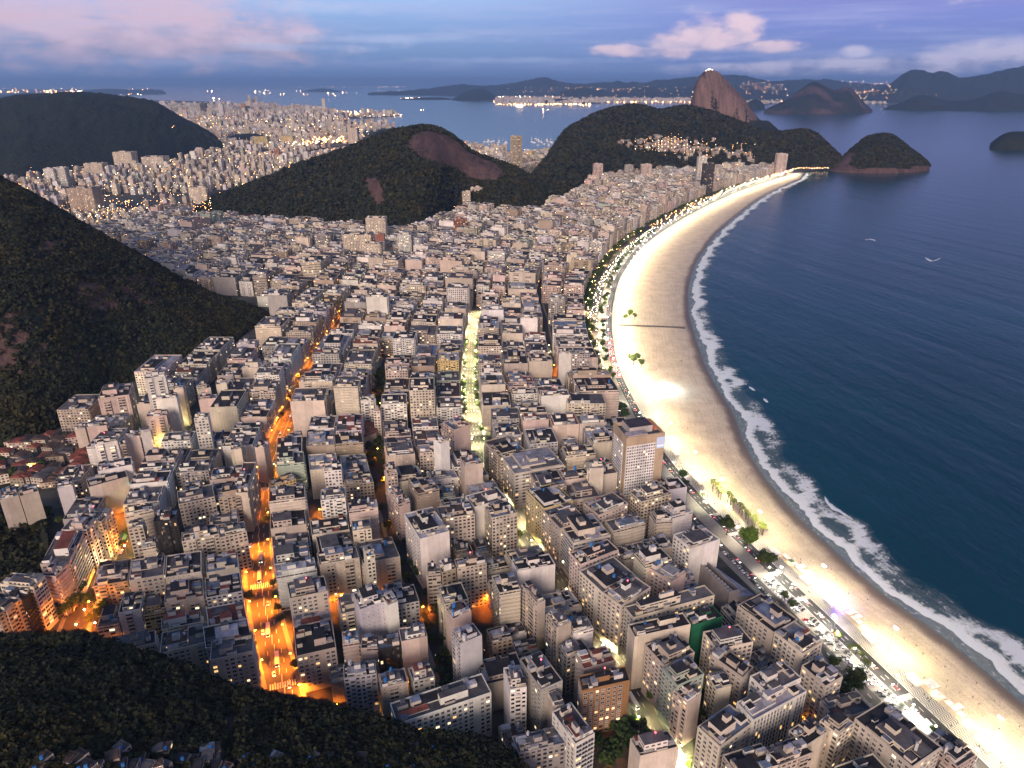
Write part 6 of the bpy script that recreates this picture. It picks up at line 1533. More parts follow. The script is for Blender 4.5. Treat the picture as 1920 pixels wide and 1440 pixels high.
for px, py, k in ((835, 1240, 1.4), (850, 1255, 1.3), (1660 - 100, 1255, 1.2), (1590, 1290, 1.6), (1575, 1310, 1.6), (1600, 1300, 1.5), (1610, 1280, 1.2), (1470, 1385, 1.2), (1490, 1375, 1.1), (1440, 1405, 1.1), (1240, 1130, .9), (1540, 1345, 1.0), (1555, 1350, 1.0), (1750, 1390, 1.0), (1160, 1390, 1.6), (1175, 1410, 1.7), (1150, 1425, 1.6), (1190, 1425, 1.7), (1135, 1440, 1.6), (1210, 1400, 1.3), (1120, 1405, 1.4), (1130, 1372, 1.3), (1150, 1360, 1.2), (1225, 1425, 1.5), (1200, 1380, 1.3), (1245, 1410, 1.2), (1100, 1425, 1.5), (1215, 1445, 1.5), (1180, 1375, 1.2), (1320, 1350, 1.2), (1335, 1368, 1.2), (1350, 1390, 1.2), (1300, 1335, 1.1),
                  (968, 940, 1.2), (978, 948, 1.2), (955, 933, 1.1), (820, 985, 1.2), (650, 1030, 1.4), (640, 1060, 1.4), (655, 1085, 1.3), (670, 1010, 1.2), (1080, 1128, .9), (90, 975, 1.5), (120, 990, 1.4), (30, 900, 1.6), (80, 885, 1.5), (0, 880, 1.6), (660, 798, 1.3), (640, 796, 1.2), (690, 1120, 1.1)): tree(*un(px, py), k, 'tree in a dark gap between the apartment blocks', 'trees between the blocks')
for px, py, k, lb in ((1362, 1004, 1.75, 'round dark tree on the median opposite the palms'), (1400, 1034, 2.1, 'large bright green tree under a white street lamp, biggest of the median'), (1434, 1068, 1.8, 'dark round tree at the head of the parked cars'), (1470, 1125, .9, 'small tree among the parked cars, nearer the museum'), (1483, 1140, .8, 'small tree among the parked cars, second from the museum'), (1280, 900, 1.2, 'round tree on the median beside the hotel tower'), (1188, 685, 2.0, 'large dark tree standing on the sand beside a bright lamp'), (1286, 912, .9, 'small tree just behind the median tree by the hotel'),
                      (1202, 690, 1.3, 'smaller tree at the seaward side of the large tree on the sand'), (1180, 598, 1.5, 'bright green tree on the sand by the groyne'), (1172, 602, 1.3, 'low green tree on the sand left of the groyne end'), (1190, 600, 1.2, 'small green tree on the sand seaward of its neighbours')): tree(*un(px, py), k, lb, None, 'green' in lb)
BELT = []
for s in np.arange(520, 1640, 7.5):
    for q_ in range(1 if s < 620 else 2):
        if rt.random() < (.5 if s > 640 else .4) and fbm(s, 3, .02) > -.25:
            t_ = T_FRONT(s) - rt.uniform(2.5, 13); (tree(*P(s, t_), rt.uniform(1.0, 1.6), 'dark tree in the belt between beachfront blocks and the avenue', 'trees of the beachfront belt') if s < 830 else BELT.append((*P(s, t_), 6.0, rt.uniform(4.5, 6.5))))
for s in np.arange(640, 1640, 15.0):
    if s > 1000: BELT.append((*P(s, rt.uniform(12, 20)), 4.5, 3.6)) if rt.random() < .75 else None
    elif rt.random() < .75: tree(*P(s + rt.uniform(-4, 4), rt.uniform(12, 20)), rt.uniform(.7, 1.1), 'green tree on the median of the beach avenue', 'median trees', rt.random() < .5)
for s in np.arange(1640, 3150, 12):
    if rt.random() < .7: BELT.append((*P(s, T_FRONT(s) - rt.uniform(3, 12)), 5.0, rt.uniform(3.5, 6)))
forest('tree_belt', BELT, 60, 1.1, 'belt of dark trees along the far half of the beach avenue', mat=M_LEAF)
print('trees', NT_)
M_PALM = leaf_material('palm_fronds', (.03, .06, .015), (.09, .12, .03))
def palm_mesh():
    m = MB(); pr = random.Random(2)
    for k in range(15):
        a = 6.28 * k / 15 + pr.uniform(-.2, .2); L = pr.uniform(2.6, 3.4); up = pr.uniform(.1, .9)
        prev = None
        for j in range(6):
            u = j / 5; rr = L * u; z = 8.6 + up * math.sin(u * 2.2) * 1.3 - 1.7 * u * u; w = .48 * math.sin(math.pi * (u * .86 + .1))
            c = (rr * math.cos(a), rr * math.sin(a)); e = (-math.sin(a) * w, math.cos(a) * w); cur = ((c[0] + e[0], c[1] + e[1], z - .12), (c[0], c[1], z), (c[0] - e[0], c[1] - e[1], z - .12))
            if prev: m.quad(prev[0], prev[1], cur[1], cur[0]); m.quad(prev[1], prev[2], cur[2], cur[1])
            prev = cur
    o = m.build('fronds', M_PALM); me = o.data; bpy.data.objects.remove(o); return me
PALM = palm_mesh(); mt = MB(); mt.tube([(0, 0, -.2), (.15, 0, 3), (.35, .1, 6), (0, 0, 8.7)], [.26, .2, .17, .15], 7); o = mt.build('trunk', M_TRUNK); PTR = o.data; bpy.data.objects.remove(o)
def palm(x, y, k, label, group):
    root = link('palm_tree', None, None, (x, y, 0), rt.uniform(0, 6)); tag(root, label, 'palm tree', group); root.scale = (k, k, k * rt.uniform(.9, 1.15)); link('fronds', PALM, root); link('trunk', PTR, root)
for i, s in enumerate(np.linspace(292, 372, 17)): palm(*P(s + rt.uniform(-1, 1), -13.5 - rt.uniform(0, 4)), 1.15, 'palm in the dense row on the sand edge beside the mosaic promenade', 'row of beach palms')
palm(*un(1428, 1003), 1.3, 'lone palm at the near end of the beach palm row', None)
for px, py in ((1592, 1226), (1604, 1228), (1613, 1240), (1620, 1252), (1625, 1258), (1564, 1200), (1571, 1203), (1310, 935), (1316, 938)): palm(*un(px, py), .85, 'small palm on the median among the parked cars', 'median palms')

# ------------------------------------------------------------------ vehicles
def car_mesh(col, name):
    paint = simple(name, col, .3, spec=.5, var=.05)
    m = MB()
    prof = [(-2.15, .35), (-2.15, .75), (-1.5, .88), (-.95, .92), (1.1, .92), (2.0, .80), (2.2, .62), (2.2, .35)]
    for (x0, z0), (x1, z1) in zip(prof, prof[1:]): m.quad((x0, -.86, z0), (x0, .86, z0), (x1, .86, z1), (x1, -.86, z1))
    for sd in (-1, 1):
        for (x0, z0), (x1, z1) in zip(prof, prof[1:]): m.quad((x0, sd * .86, z0), (x1, sd * .86, z1), (x1, sd * .86, .3), (x0, sd * .86, .3))
    m.quad((-1.35, -.62, 1.42), (.45, -.62, 1.42), (.45, .62, 1.42), (-1.35, .62, 1.42))
    o = m.build('body', paint); body = o.data; bpy.data.objects.remove(o)
    m = MB(); T = [(-1.35, -.62, 1.41), (.45, -.62, 1.41), (.45, .62, 1.41), (-1.35, .62, 1.41)]; Bq = [(-1.75, -.8, .9), (1.15, -.8, .9), (1.15, .8, .9), (-1.75, .8, .9)]
    for k in range(4): m.quad(Bq[k], Bq[(k + 1) % 4], T[(k + 1) % 4], T[k])
    o = m.build('windows', M_GLASS); gl = o.data; bpy.data.objects.remove(o); return body, gl
CARS = {k: car_mesh(c, 'car_paint_' + k) for k, c in (('white', (.75, .75, .75)), ('silver', (.42, .43, .45)), ('black', (.02, .02, .022)), ('grey', (.12, .12, .13)), ('red', (.4, .03, .02)), ('yellow', (.75, .5, .03)))}
m = MB(); m.tube([(0, -.12, 0), (0, .12, 0)], .33, 10); o = m.build('wheel', simple('tyre', (.02, .02, .02), .9)); WHEEL = o.data; bpy.data.objects.remove(o)
m = MB(); m.box(-.05, -.22, -.1, .12, .22, .1, bottom=True); o = m.build('headlight', M_HEAD); HL = o.data; bpy.data.objects.remove(o)
m = MB(); m.box(-.12, -.25, -.12, .05, .25, .12, bottom=True); o = m.build('tail_light', M_TAIL); TL = o.data; bpy.data.objects.remove(o)
def car(x, y, a, col, label, group, lights=False, z=.36):
    root = link('car', None, None, (x, y, z), a); tag(root, label, 'car', group); link('body', CARS[col][0], root); link('windows', CARS[col][1], root)
    for wx in (-1.35, 1.35):
        for wy in (-.85, .85): link('wheel', WHEEL, root, (wx, wy, .33))
    if lights:
        for wy in (-.6, .6): link('headlight', HL, root, (2.2, wy, .62)); link('tail_light', TL, root, (-2.15, wy, .68))
rc = random.Random(9); NC = 0
CC = ['white'] * 4 + ['silver'] * 4 + ['black'] * 3 + ['grey'] * 3 + ['red']
for s in np.arange(72, 244, 3.1):
    if 196 < s < 204: continue
    for t_, da in ((13.6, .9), (18.9, -.9)):
        if rc.random() < .88:
            k = rc.choice(CC); car(*P(s, t_), along(s, 0, 10) + da * rc.uniform(.9, 1.1) * .5, k, f'{k} car parked in the double row on the lamplit median', f'{k} cars parked on the beach median', z=.48); NC += 1
for s in np.arange(225, 285, 6.2): k = rc.choice(CC); car(*P(s, T_FRONT(s) - 5.2), along(s, 0, 1) + math.pi / 2, k, f'{k} car parked at the kerb in front of the museum', f'{k} cars at the museum kerb'); NC += 1
for s in list(np.arange(60, 300, 17.0)) + list(np.arange(310, 640, 20.0)) + list(np.arange(650, 800, 8.5)) + list(np.arange(800, 1000, 25)):
    s = s + rc.uniform(-2, 2); a = along(s, 0, 1); jam = 650 < s < 800
    for t_ in ((2.3, 5.3, 8.2) if jam else (rc.choice([2.3, 5.3, 8.2]),)):
        k = rc.choice(CC); car(*P(s, t_), a - math.pi / 2, k, f'{k} car with red tail lights driving away ' + ('in the seaward traffic jam' if jam else 'on the seaward lanes'), f'{k} cars on the seaward lanes', True); NC += 1
for s in np.arange(250, 900, 20.0):
    s = s + rc.uniform(-4, 4); k = rc.choice(CC); car(*P(s, rc.uniform(24, T_FRONT(s) - 7)), along(s, 0, 1) + math.pi / 2, k, f'{k} car with headlights on coming down the landward lanes', f'{k} cars on the landward lanes', True); NC += 1
for s, d_ in ((250, -4), (262, 3), (300, 4), (325, -3), (405, 2), (470, -3), (520, 3), (225, 2), (380, 6), (560, 0), (610, 2), (650, -2), (215, -5)): car(*P(s, T_ORA(s) + d_), along(s, 0, 1) + math.pi / 2, 'white' if d_ > 0 else 'silver', f"{'white' if d_ > 0 else 'silver'} car on the orange-lit carriageway", 'cars on the orange avenue', True); NC += 1
for s, d_ in ((95, 3), (140, -3), (190, 3), (250, 0), (330, -2), (500, 3), (560, -3), (610, 2), (88, 5), (230, 232 - 157)): car(*P(s, T_YEL(s) + d_), along(s, 0, 1) + math.pi / 2, 'white', 'white car driving on the yellow-lit avenue', 'cars on the yellow avenue', True); NC += 1
for px, py in ((885, 1120), (918, 1190), (921, 1196), (938, 1215), (708, 905 + 330), (820, 1235), (830, 1225), (178, 1100), (190, 1102), (230, 1028), (236, 1020), (205, 1048), (228, 1036)): car(*un(px, py), 1.75, rc.choice(['white', 'silver', 'red']), 'car with lights on in a narrow orange-lit side street', 'cars in the side streets', True); NC += 1
print('cars', NC)
def bus(x, y, a, label):
    root = link('bus', None, None, (x, y, .4), a); tag(root, label, 'bus')
    m = MB(); m.box(-6, -1.25, .4, 6, 1.25, 3.1, bottom=True); m.box(-4.5, -.9, 3.1, -1, .9, 3.35); m.build('body', simple('bus_paint', (.62, .6, .58), .4), root)
    m = MB(); m.box(-5.9, -1.28, 1.5, 5.6, 1.28, 2.5, top=False); m.box(6.0, -1.1, 1.2, 6.05, 1.1, 2.8); m.build('windows', M_GLASS, root)
    for wx in (-3.8, 3.9):
        for wy in (-1.15, 1.15): o = link('wheel', WHEEL, root, (wx, wy, .45)); o.scale = (1.4, 1.4, 1.4)
    for wy in (-.9, .9): link('headlight', HL, root, (6.0, wy, .8)); link('tail_light', TL, root, (-6.0, wy, .9))
for px, py, lb in ((503, 1185, 'white bus nearest the zebra crossing on the orange avenue'), (487, 1085, 'white bus on the left side of the orange avenue, beyond the tree'), (520, 1240, 'white bus at the near end of the orange avenue'), (490, 1048, 'far white bus beside the large tree on the orange avenue'), (1187, 1318, 'white bus on the yellow avenue beside the orange-brown block')):
    x, y = un(px, py); s_, t_ = ST(x, y); bus(x, y, along(s_, 0, 1) + math.pi / 2, lb)

# ------------------------------------------------------------------ beach furniture, kiosks, people
def tent(x, y, a, w, label, group, mat=M_TENT, lit=None):
    root = link('market_tent', None, None, (x, y, .3), a); tag(root, label, 'tent', group)
    m = MB(); e = w / 2; A = [(-e, -e), (e, -e), (e, e), (-e, e)]
    for k in range(4): m.quad((*A[k], 2.5), (*A[(k + 1) % 4], 2.5), (0, 0, 3.6), (0, 0, 3.6)); m.quad((*A[k], 2.2), (*A[(k + 1) % 4], 2.2), (*A[(k + 1) % 4], 2.5), (*A[k], 2.5))
    m.build('canopy', mat, root)
    for p_ in A:
        m = MB(); m.tube([(p_[0] * .95, p_[1] * .95, 0), (p_[0] * .95, p_[1] * .95, 2.5)], .06, 4); m.build('leg', M_STEEL, root)
    if lit:
        m = MB(); m.box(-e * .7, -e * .7, 2.0, e * .7, e * .7, 2.12, bottom=True); m.build('lamp', lit, root)
def kiosk(s, label, neon=None):
    x, y = P(s, -9.2); a = along(s, -9, -20)
    root = link('beach_kiosk', None, None, (x, y, .5), a); tag(root, label, 'kiosk')
    m = MB(); m.box(-2, -4, 0, 2, 4, 2.7, tint=(.6, .55, .5)); m.build('walls', M_WALL, root)
    m = MB(); m.box(-3, -5, 2.7, 3, 5, 3.0, bottom=True, tint=(.7, .7, .7)); m.build('roof', M_WALL, root)
    m = MB(); m.box(2.01, -3.4, 1.0, 2.08, 3.4, 2.2); m.build('counter_light', neon or M_LAMPY, root)
TS = [(262, 'white'), (258, 'white'), (254, 'green'), (250, 'white'), (246, 'white'), (242, 'white'), (238, 'white'), (234, 'white'), (196, 'white'), (191, 'white'), (186, 'white'), (181, 'white'), (176, 'white'), (171, 'white'), (124, 'white'), (120, 'white'), (116, 'white'), (112, 'white'), (107, 'white'), (103, 'white'), (98, 'white'), (93, 'white'), (88, 'white'), (83, 'white')]
for s, c_ in TS:
    g = 'beyond the purple kiosk' if s > 210 else 'just this side of the purple kiosk' if s > 150 else 'at the near end of the beach'
    for k in range(2 if rc.random() < .4 else 1): tent(*P(s + rc.uniform(-.4, .4), -14.2 - 4.0 * k), along(s, 0, 10), 3.7, f'{c_} square canopy over tables on the sand, {g}', f'{c_} canopies {g}', M_TENTG if c_ == 'green' else M_TENT, M_LAMPY if rc.random() < .25 else None)
kiosk(205, 'beach kiosk glowing purple on the promenade', M_PURPLE)
point('lamp_light', (.22, .08, 1), 16000, None, (*P(205, -13), 4.5)); point('lamp_light', (.22, .08, 1), 12000, None, (*P(199, -13), 4.5))
for s, lb in ((268, 'kiosk at the far end of the green canopies'), (230, 'kiosk at the near end of the green canopies'), (166, 'kiosk with orange light near the wavy mosaic'), (128, 'kiosk at the far end of the nearest canopies'), (78, 'nearest kiosk to the bottom right corner'), (395, 'kiosk beyond the palm row'), (385, 'kiosk at the far end of the palm row'), (440, 'kiosk on the promenade opposite the hotel tower')): kiosk(s, lb)
for i, (px, py) in enumerate(((1198, 722), (1203, 728), (1208, 734), (1213, 740), (1216, 746), (1202, 736), (1209, 744))): tent(*un(px, py), .3 + i, 7, 'white canopy in the cluster on the sand by the mid-beach trees', 'canopies by the mid-beach trees')
for px, py, lb in ((1712, 1352, 'bright white market canopy, uppermost of three by the road'), (1722, 1362, 'bright white market canopy, middle of three by the road'), (1736, 1370, 'bright white market canopy, lowest of three by the road')): tent(*un(px, py), along(105, 0, 10), 9.5, lb, None)
for px, py in ((1725, 1362),): point('lamp_light', (1, .9, .7), 12000, None, (*un(px, py), 9))
g = MB(); a, b = P(866, -11), P(866, -112); d = Vector((b[0] - a[0], b[1] - a[1])).normalized(); n = Vector((-d.y, d.x)) * 2.0
g.prism([(a[0] - n.x, a[1] - n.y), (a[0] + n.x, a[1] + n.y), (b[0] + n.x, b[1] + n.y), (b[0] - n.x, b[1] - n.y)][::-1], -1, 1.5, tint=(.10, .09, .09)); tag(g.build('beach_groyne', M_WALL), 'long low dark groyne running straight across the sand', 'groyne')
def person_mesh():
    me = bpy.data.meshes.new('person'); J = [(0, 0, .95), (0, 0, 1.2), (0, 0, 1.42), (0, 0, 1.55), (0, .02, 1.68), (-.12, 0, .88), (-.14, .08, .48), (-.15, .02, .05), (.12, 0, .88), (.15, -.1, .48), (.16, -.16, .06), (-.2, 0, 1.4), (-.28, .04, 1.12), (-.28, .12, .88), (.2, 0, 1.4), (.29, -.04, 1.12), (.27, -.1, .88)]
    E = [(0, 1), (1, 2), (2, 3), (3, 4), (0, 5), (5, 6), (6, 7), (0, 8), (8, 9), (9, 10), (2, 11), (11, 12), (12, 13), (2, 14), (14, 15), (15, 16)]
    rr = [.15, .14, .16, .06, .11, .1, .07, .05, .1, .07, .05, .07, .05, .04, .07, .05, .04]
    me.from_pydata(J, E, []); o = link('person', me); md = o.modifiers.new('skin', 'SKIN')
    for v, k in zip(me.skin_vertices[0].data, rr): v.radius = (k, k)
    me.skin_vertices[0].data[0].use_root = True
    dg = bpy.context.evaluated_depsgraph_get(); ev = o.evaluated_get(dg); m2 = bpy.data.meshes.new_from_object(ev); bpy.data.objects.remove(o); m2.materials.clear(); m2.materials.append(simple('beach_clothes', (.06, .05, .05), .8)); return m2
PM = person_mesh()
for i in range(90):
    s = rc.choice([rc.uniform(60, 520), rc.uniform(60, 900)]); t_ = rc.uniform(-16, T_SHORE(s) + 8)
    x, y = P(s, t_)
    tag(link('person', PM, None, (x, y, .28), rc.uniform(0, 6.3)), 'person in dark clothes standing on the floodlit sand', 'person', 'people on the beach')
for i in range(50):
    s = rc.uniform(50, 480); x, y = P(s, -rc.uniform(2, 8)); tag(link('person', PM, None, (x, y, .5), rc.uniform(0, 6.3)), 'person in dark clothes walking on the wavy mosaic promenade', 'person', 'people on the promenade')

# ------------------------------------------------------------------ hillside houses
NHO = 0
def house(x, y, z, a, w, l, h, wall, roof, label, group, parts=True, tank=False, gable=False, lit=None):
    global NHO; NHO += 1; r_ = rc
    Q = [(-w / 2, -l / 2), (w / 2, -l / 2), (w / 2, l / 2), (-w / 2, l / 2)]; wt = jit(PAL[wall], r_, .2)
    m = MB(); m.prism(Q, -6, h, tint=wt, styles=[1, 1, 1, 1], seed=r_.randint(0, 300), topmat=1, toptint=jit(ROOFS[roof], r_, .2))
    if not parts:
        o = m.build('hillside_house', [M_WALL, M_ROOF], None, (x, y, z)); o.rotation_euler = (0, 0, a); tag(o, label, 'house', group); return
    root = link('hillside_house', None, None, (x, y, z), a); tag(root, label, 'house', group); m.build('walls', [M_WALL, M_ROOF], root)
    m = MB()
    if gable:
        e = .5; A = [(-w / 2 - e, -l / 2 - e), (w / 2 + e, -l / 2 - e), (w / 2 + e, l / 2 + e), (-w / 2 - e, l / 2 + e)]; k0, k1 = (0, -l / 2 + 1.5, h + 2.2), (0, l / 2 - 1.5, h + 2.2)
        m.quad((*A[0], h + .05), (*A[1], h + .05), k0, k0, 1, ROOFS[roof]); m.quad((*A[1], h + .05), (*A[2], h + .05), k1, k0, 1, ROOFS[roof]); m.quad((*A[2], h + .05), (*A[3], h + .05), k1, k1, 1, ROOFS[roof]); m.quad((*A[3], h + .05), (*A[0], h + .05), k0, k1, 1, ROOFS[roof])
    else: m.box(-w / 2 + .3, -l / 2 + .3, h, w / 2 - .3, l / 2 - 1.5, h + .3, mat=1, tint=ROOFS[roof])
    m.build('roof', [M_WALL, M_ROOF], root)
    if tank: m = MB(); m.tube([(w / 4, -l / 4, h + .3), (w / 4, -l / 4, h + 1.6), (w / 4, -l / 4, h + 1.7)], [.75, .75, .2], 8); m.build('water_tank', M_TANKB, root)
    m = MB(); m.box(-.5, -l / 2 - .06, 1.0, .5, -l / 2, 2.1); m.build('window', r_.choice([M_LIT, M_GLASS, M_LIT2]), root)
for px in list(range(70, 930, 16)):
    for py in ((1412, 1430, 1446) if px > 60 else ()):
        if rc.random() < (.74 if py < 1425 else .5) or px > 900: continue
        x0, y0 = un(px + rc.uniform(-6, 6), py + rc.uniform(-4, 4), 92)
        for _ in range(6): z0 = fore_z(x0, y0); x0, y0 = un(px, py, z0)
        house(x0, y0, z0, rc.uniform(-.5, .5), rc.uniform(4, 7), rc.uniform(4, 7), rc.uniform(2.5, 5), rc.choice(['grey', 'tan', 'beige', 'grey']), rc.choice(['grey', 'dark', 'dark', 'slate blue', 'brown']), 'small hillside house at the bottom edge among trees', 'houses at the bottom edge', True, rc.random() < .45)
for px, py in ((258, 1433), (300, 1437), (470, 1420), (450, 1435), (150, 1436), (370, 1428), (355, 1436), (585, 1430)):
    x0, y0 = un(px, py, 96); z0 = fore_z(x0, y0); root = link('floodlight', None, None, (x0, y0, z0)); tag(root, 'bare lamp among the houses at the bottom edge', 'floodlight', 'lamps at the bottom edge')
    m = MB(); m.tube([(0, 0, 0), (0, 0, 6)], .08, 5); m.build('post', M_STEEL, root); m = MB(); m.ball((0, 0, 6.2), (.3, .3, .2)); m.build('lamp_head', rc.choice([M_LAMPO, M_LAMPW]), root); point('lamp_light', rc.choice([(1, .5, .15), (.7, .9, 1)]), 700, root, (0, 0, 6.8))
for i in range(64):
    px, py = rc.uniform(-5, 172), rc.uniform(822, 905)
    x, y = un(px, py, 4); house(x, y, 0, rc.uniform(-.3, .5), rc.uniform(9, 17), rc.uniform(8, 13), rc.uniform(5, 11), rc.choice(['pink', 'cream', 'beige', 'tan']), rc.choice(['terracotta', 'brown', 'brown', 'grey', 'dark']), 'low house with tiled roof in the lamplit quarter under the large hill', 'low houses under the large hill', True, False, True)
# the favela under the Leme ridge, and the one below the middle hill
def on_hill(V, px, py):
    n, m_ = V.shape[:2]; best = None
    i = None
    for ii in range(n):
        q = proj(*V[ii, 20]); 
        if i is None or abs(q[0] - px) < i[0]: i = (abs(q[0] - px), ii)
    ii = i[1]
    for j in range(m_ - 8):
        q = proj(*V[ii, j]); 
        if best is None or abs(q[1] - py) < best[0]: best = (abs(q[1] - py), j)
    return V[ii, best[1]]
for i in range(230):
    u = rc.random()
    if u < .62: px = rc.gauss(1262, 26); py = rc.gauss(275 + (px - 1262) * .12, 8)
    elif u < .9: px = rc.uniform(1322, 1412); py = 279 + (px - 1322) * .14 + rc.gauss(4, 5)
    else: px = rc.uniform(1165, 1240); py = 272 + rc.gauss(0, 5)
    p = on_hill(VB, px, py)
    if p[2] < 2 or i % 1: continue
    house(p[0] + rc.uniform(-12, 12), p[1] + rc.uniform(-8, 8), p[2], rc.uniform(0, 1.5), rc.uniform(9, 15), rc.uniform(9, 15), rc.uniform(7, 15), (wc_ := rc.choice(['pink', 'beige', 'tan', 'cream', 'grey'])), (rf_ := rc.choice(['grey', 'pale', 'terracotta'])), f"small {wc_} house with a {rf_} roof in the {'left' if px < 1255 else 'middle' if px < 1300 else 'right'} part of the favela" , 'houses of the favela under the far ridge', False)

# ------------------------------------------------------------------ boats
def ship(px, py, L, label, cat='ship', lit=3, col=(.5, .5, .52)):
    x, y = un(px, py, -2); root = link('ship', None, None, (x, y, -2), rc.choice([0.05, -.2, .3, 3.0])); tag(root, label, cat, None)
    w = L * .075; m = MB(); h = L * .045
    sec = [(-.5, .8), (-.3, 1), (.3, 1), (.45, .55), (.5, .05)]
    for (a, wa), (b, wb) in zip(sec, sec[1:]):
        for sd in (-1, 1): m.quad((a * L, sd * w * wa * .8, 0), (b * L, sd * w * wb * .8, 0), (b * L, sd * w * wb, h), (a * L, sd * w * wa, h))
        m.quad((a * L, -w * wa, h), (b * L, -w * wb, h), (b * L, w * wb, h), (a * L, w * wa, h))
    m.build('hull', simple('hull', col, .5), root)
    m = MB(); m.box(-.42 * L, -w * .8, h, -.25 * L if lit < 9 else .3 * L, w * .8, h * 2.4, styles=[1] * 4, tint=(.7, .7, .7)); m.build('deckhouse', M_WALL, root)
    m = MB()
    if lit >= 9: m.box(-.4 * L, -w * .82, h * 1.3, .28 * L, w * .82, h * 1.9, top=False); m.box(-.3 * L, -w * .6, h * 2.6, .2 * L, w * .6, h * 3.0)
    else: m.ball((-.3 * L, 0, h * 2.9), (L * .035,) * 3); m.ball((.3 * L, 0, h * 1.8), (L * .02,) * 3)
    m.build('deck_lights', emis('deck_light', (1, .60, .32), 20 if lit >= 9 else 90), root)
ship(973, 199, 190, 'large passenger ship ablaze with lights in the middle of the bay', 'ship', 9, (.8, .8, .8))
for px, py, L, lb in ((393, 172.5, 330, 'brightly lit ship above the downtown towers'), (475, 165.5, 260, 'upper left ship of the bright anchored group'), (483, 173.5, 330, 'lower left ship of the bright anchored group'), (500, 170, 260, 'upper right ship of the bright anchored group'), (500, 176, 260, 'lower right ship of the bright anchored group'), (529, 177.5, 180, 'small anchored ship right of the bright group'), (560, 171.5, 240, 'anchored ship in mid bay, above its low neighbour'),
                      (573, 178, 180, 'low dim anchored ship in mid bay'), (614, 167.5, 220, 'distant bright ship near the faint far island'), (620, 176.5, 280, 'bright orange-lit ship in mid bay'), (631, 180, 120, 'small pale ship right below the orange-lit one'), (646, 174.5, 220, 'bright white ship right of the orange-lit one'), (707, 169.5, 160, 'small white-lit ship left of the islands'), (717, 170.5, 160, 'small ship just right of its white-lit neighbour'), (751, 169.5, 160, 'lone small ship close to the dark islands'),
                      (697, 175.5, 140, 'small orange-lit ship left of the islands'), (406, 186, 200, 'bright ship behind the downtown skyscrapers'), (595, 169, 160, 'faint distant ship in mid bay'), (792, 207, 60, 'small launch alone off the airport spit'), (1023, 207, 110, 'low white ferry right of the passenger ship'), (667, 175, 110, 'dim ship between the two bright mid-bay ones')): ship(px, py, L, lb)
def yacht_mesh():
    m = MB()
    for (a, wa), (b, wb) in (((-6, 1.6), (0, 2)), ((0, 2), (4, 1.4)), ((4, 1.4), (7, .1))):
        for sd in (-1, 1): m.quad((a, sd * wa * .7, -.2), (b, sd * wb * .7, -.2), (b, sd * wb, 1.3), (a, sd * wa, 1.3))
        m.quad((a, -wa, 1.3), (b, -wb, 1.3), (b, wb, 1.3), (a, wa, 1.3))
    m.box(-4, -1.2, 1.3, 2, 1.2, 3.0); o = m.build('hull', simple('white_hull', (.8, .8, .8), .4)); me = o.data; bpy.data.objects.remove(o); return me
YM = yacht_mesh(); mm_ = MB(); mm_.tube([(0, 0, 1), (0, 0, 15)], .25, 5); o = mm_.build('mast', M_TRIM); MM = o.data; bpy.data.objects.remove(o)
for i in range(46):
    px, py = (rc.gauss(1020, 14), rc.gauss(267, 4)) if i < 26 else (rc.uniform(905, 950), rc.uniform(262, 274))
    x, y = un(px, py); root = link('sailing_boat', YM, None, (x, y, -2), rc.uniform(0, 6)); root.scale = (1.6, 1.6, 1.6); tag(root, 'small white boat moored off the yacht club', 'boat', 'boats moored off the yacht club'); link('mast', MM, root)

# ------------------------------------------------------------------ lights of the far city and shores (countless)
def dots(name, pts, mat, label):
    m = MB()
    for x, y, z, s_ in pts:
        V6 = [(s_, 0, 0), (0, s_, 0), (-s_, 0, 0), (0, -s_, 0)]
        for k in range(4):
            a, b = V6[k], V6[(k + 1) % 4]
            for sg in (1, -1):
                q = [(x + a[0], y + a[1], z), (x + b[0], y + b[1], z), (x, y, z + s_ * sg), (x, y, z + s_ * sg)]; m.quad(*(q if sg > 0 else q[::-1]))
    tag(m.build(name, mat), label, 'city lights', kind='stuff')
rd = random.Random(8); DO, DW = [], []
def sprinkle(n, x0, x1, f, sp_, frac=.6, h=(4, 9), k=1.0):
    for _ in range(n):
        px = rd.uniform(x0, x1); py = f(px) + rd.gauss(0, sp_); 
        if py < 162: py = 162 + rd.random()
        x, y = un(px, py); d = math.hypot(x, y)
        (DO if rd.random() < frac else DW).append((x, y, rd.uniform(*h), d * .00042 * rd.uniform(.5, 1.25) * k))
sprinkle(110, 940, 1296, lambda p: 191.5, .5, .9, k=1.15); sprinkle(320, 925, 1296, lambda p: 183, 4.5, .65); sprinkle(90, 930, 1110, lambda p: 196, .8, .8)
sprinkle(160, 1380, 1470, lambda p: 178, 6, .6); sprinkle(130, 1590, 1670, lambda p: 172, 6, .7, k=1.1); sprinkle(60, 1605, 1690, lambda p: 181, 1.5, .7, k=1.2); sprinkle(40, 1410, 1640, lambda p: 164, 3, .5)
sprinkle(50, 1690, 1900, lambda p: 176, 4, .5, k=.7); sprinkle(130, 0, 300, lambda p: 171.5, 2.5, .8, k=1.1); sprinkle(60, 225, 305, lambda p: 175.5, 1, .6, k=1.1); sprinkle(60, 560, 770, lambda p: 163, .6, .6, k=.6); sprinkle(26, 750, 850, lambda p: 184.5, .8, .7)
sprinkle(30, 860, 940, lambda p: 186.5, .6, .6); sprinkle(150, 555, 700, lambda p: 213.5, 2.5, .85, k=1.0); sprinkle(60, 655, 755, lambda p: 216, 1.5, .7, k=.8); sprinkle(260, 310, 640, lambda p: 222, 9, .75, k=.8)
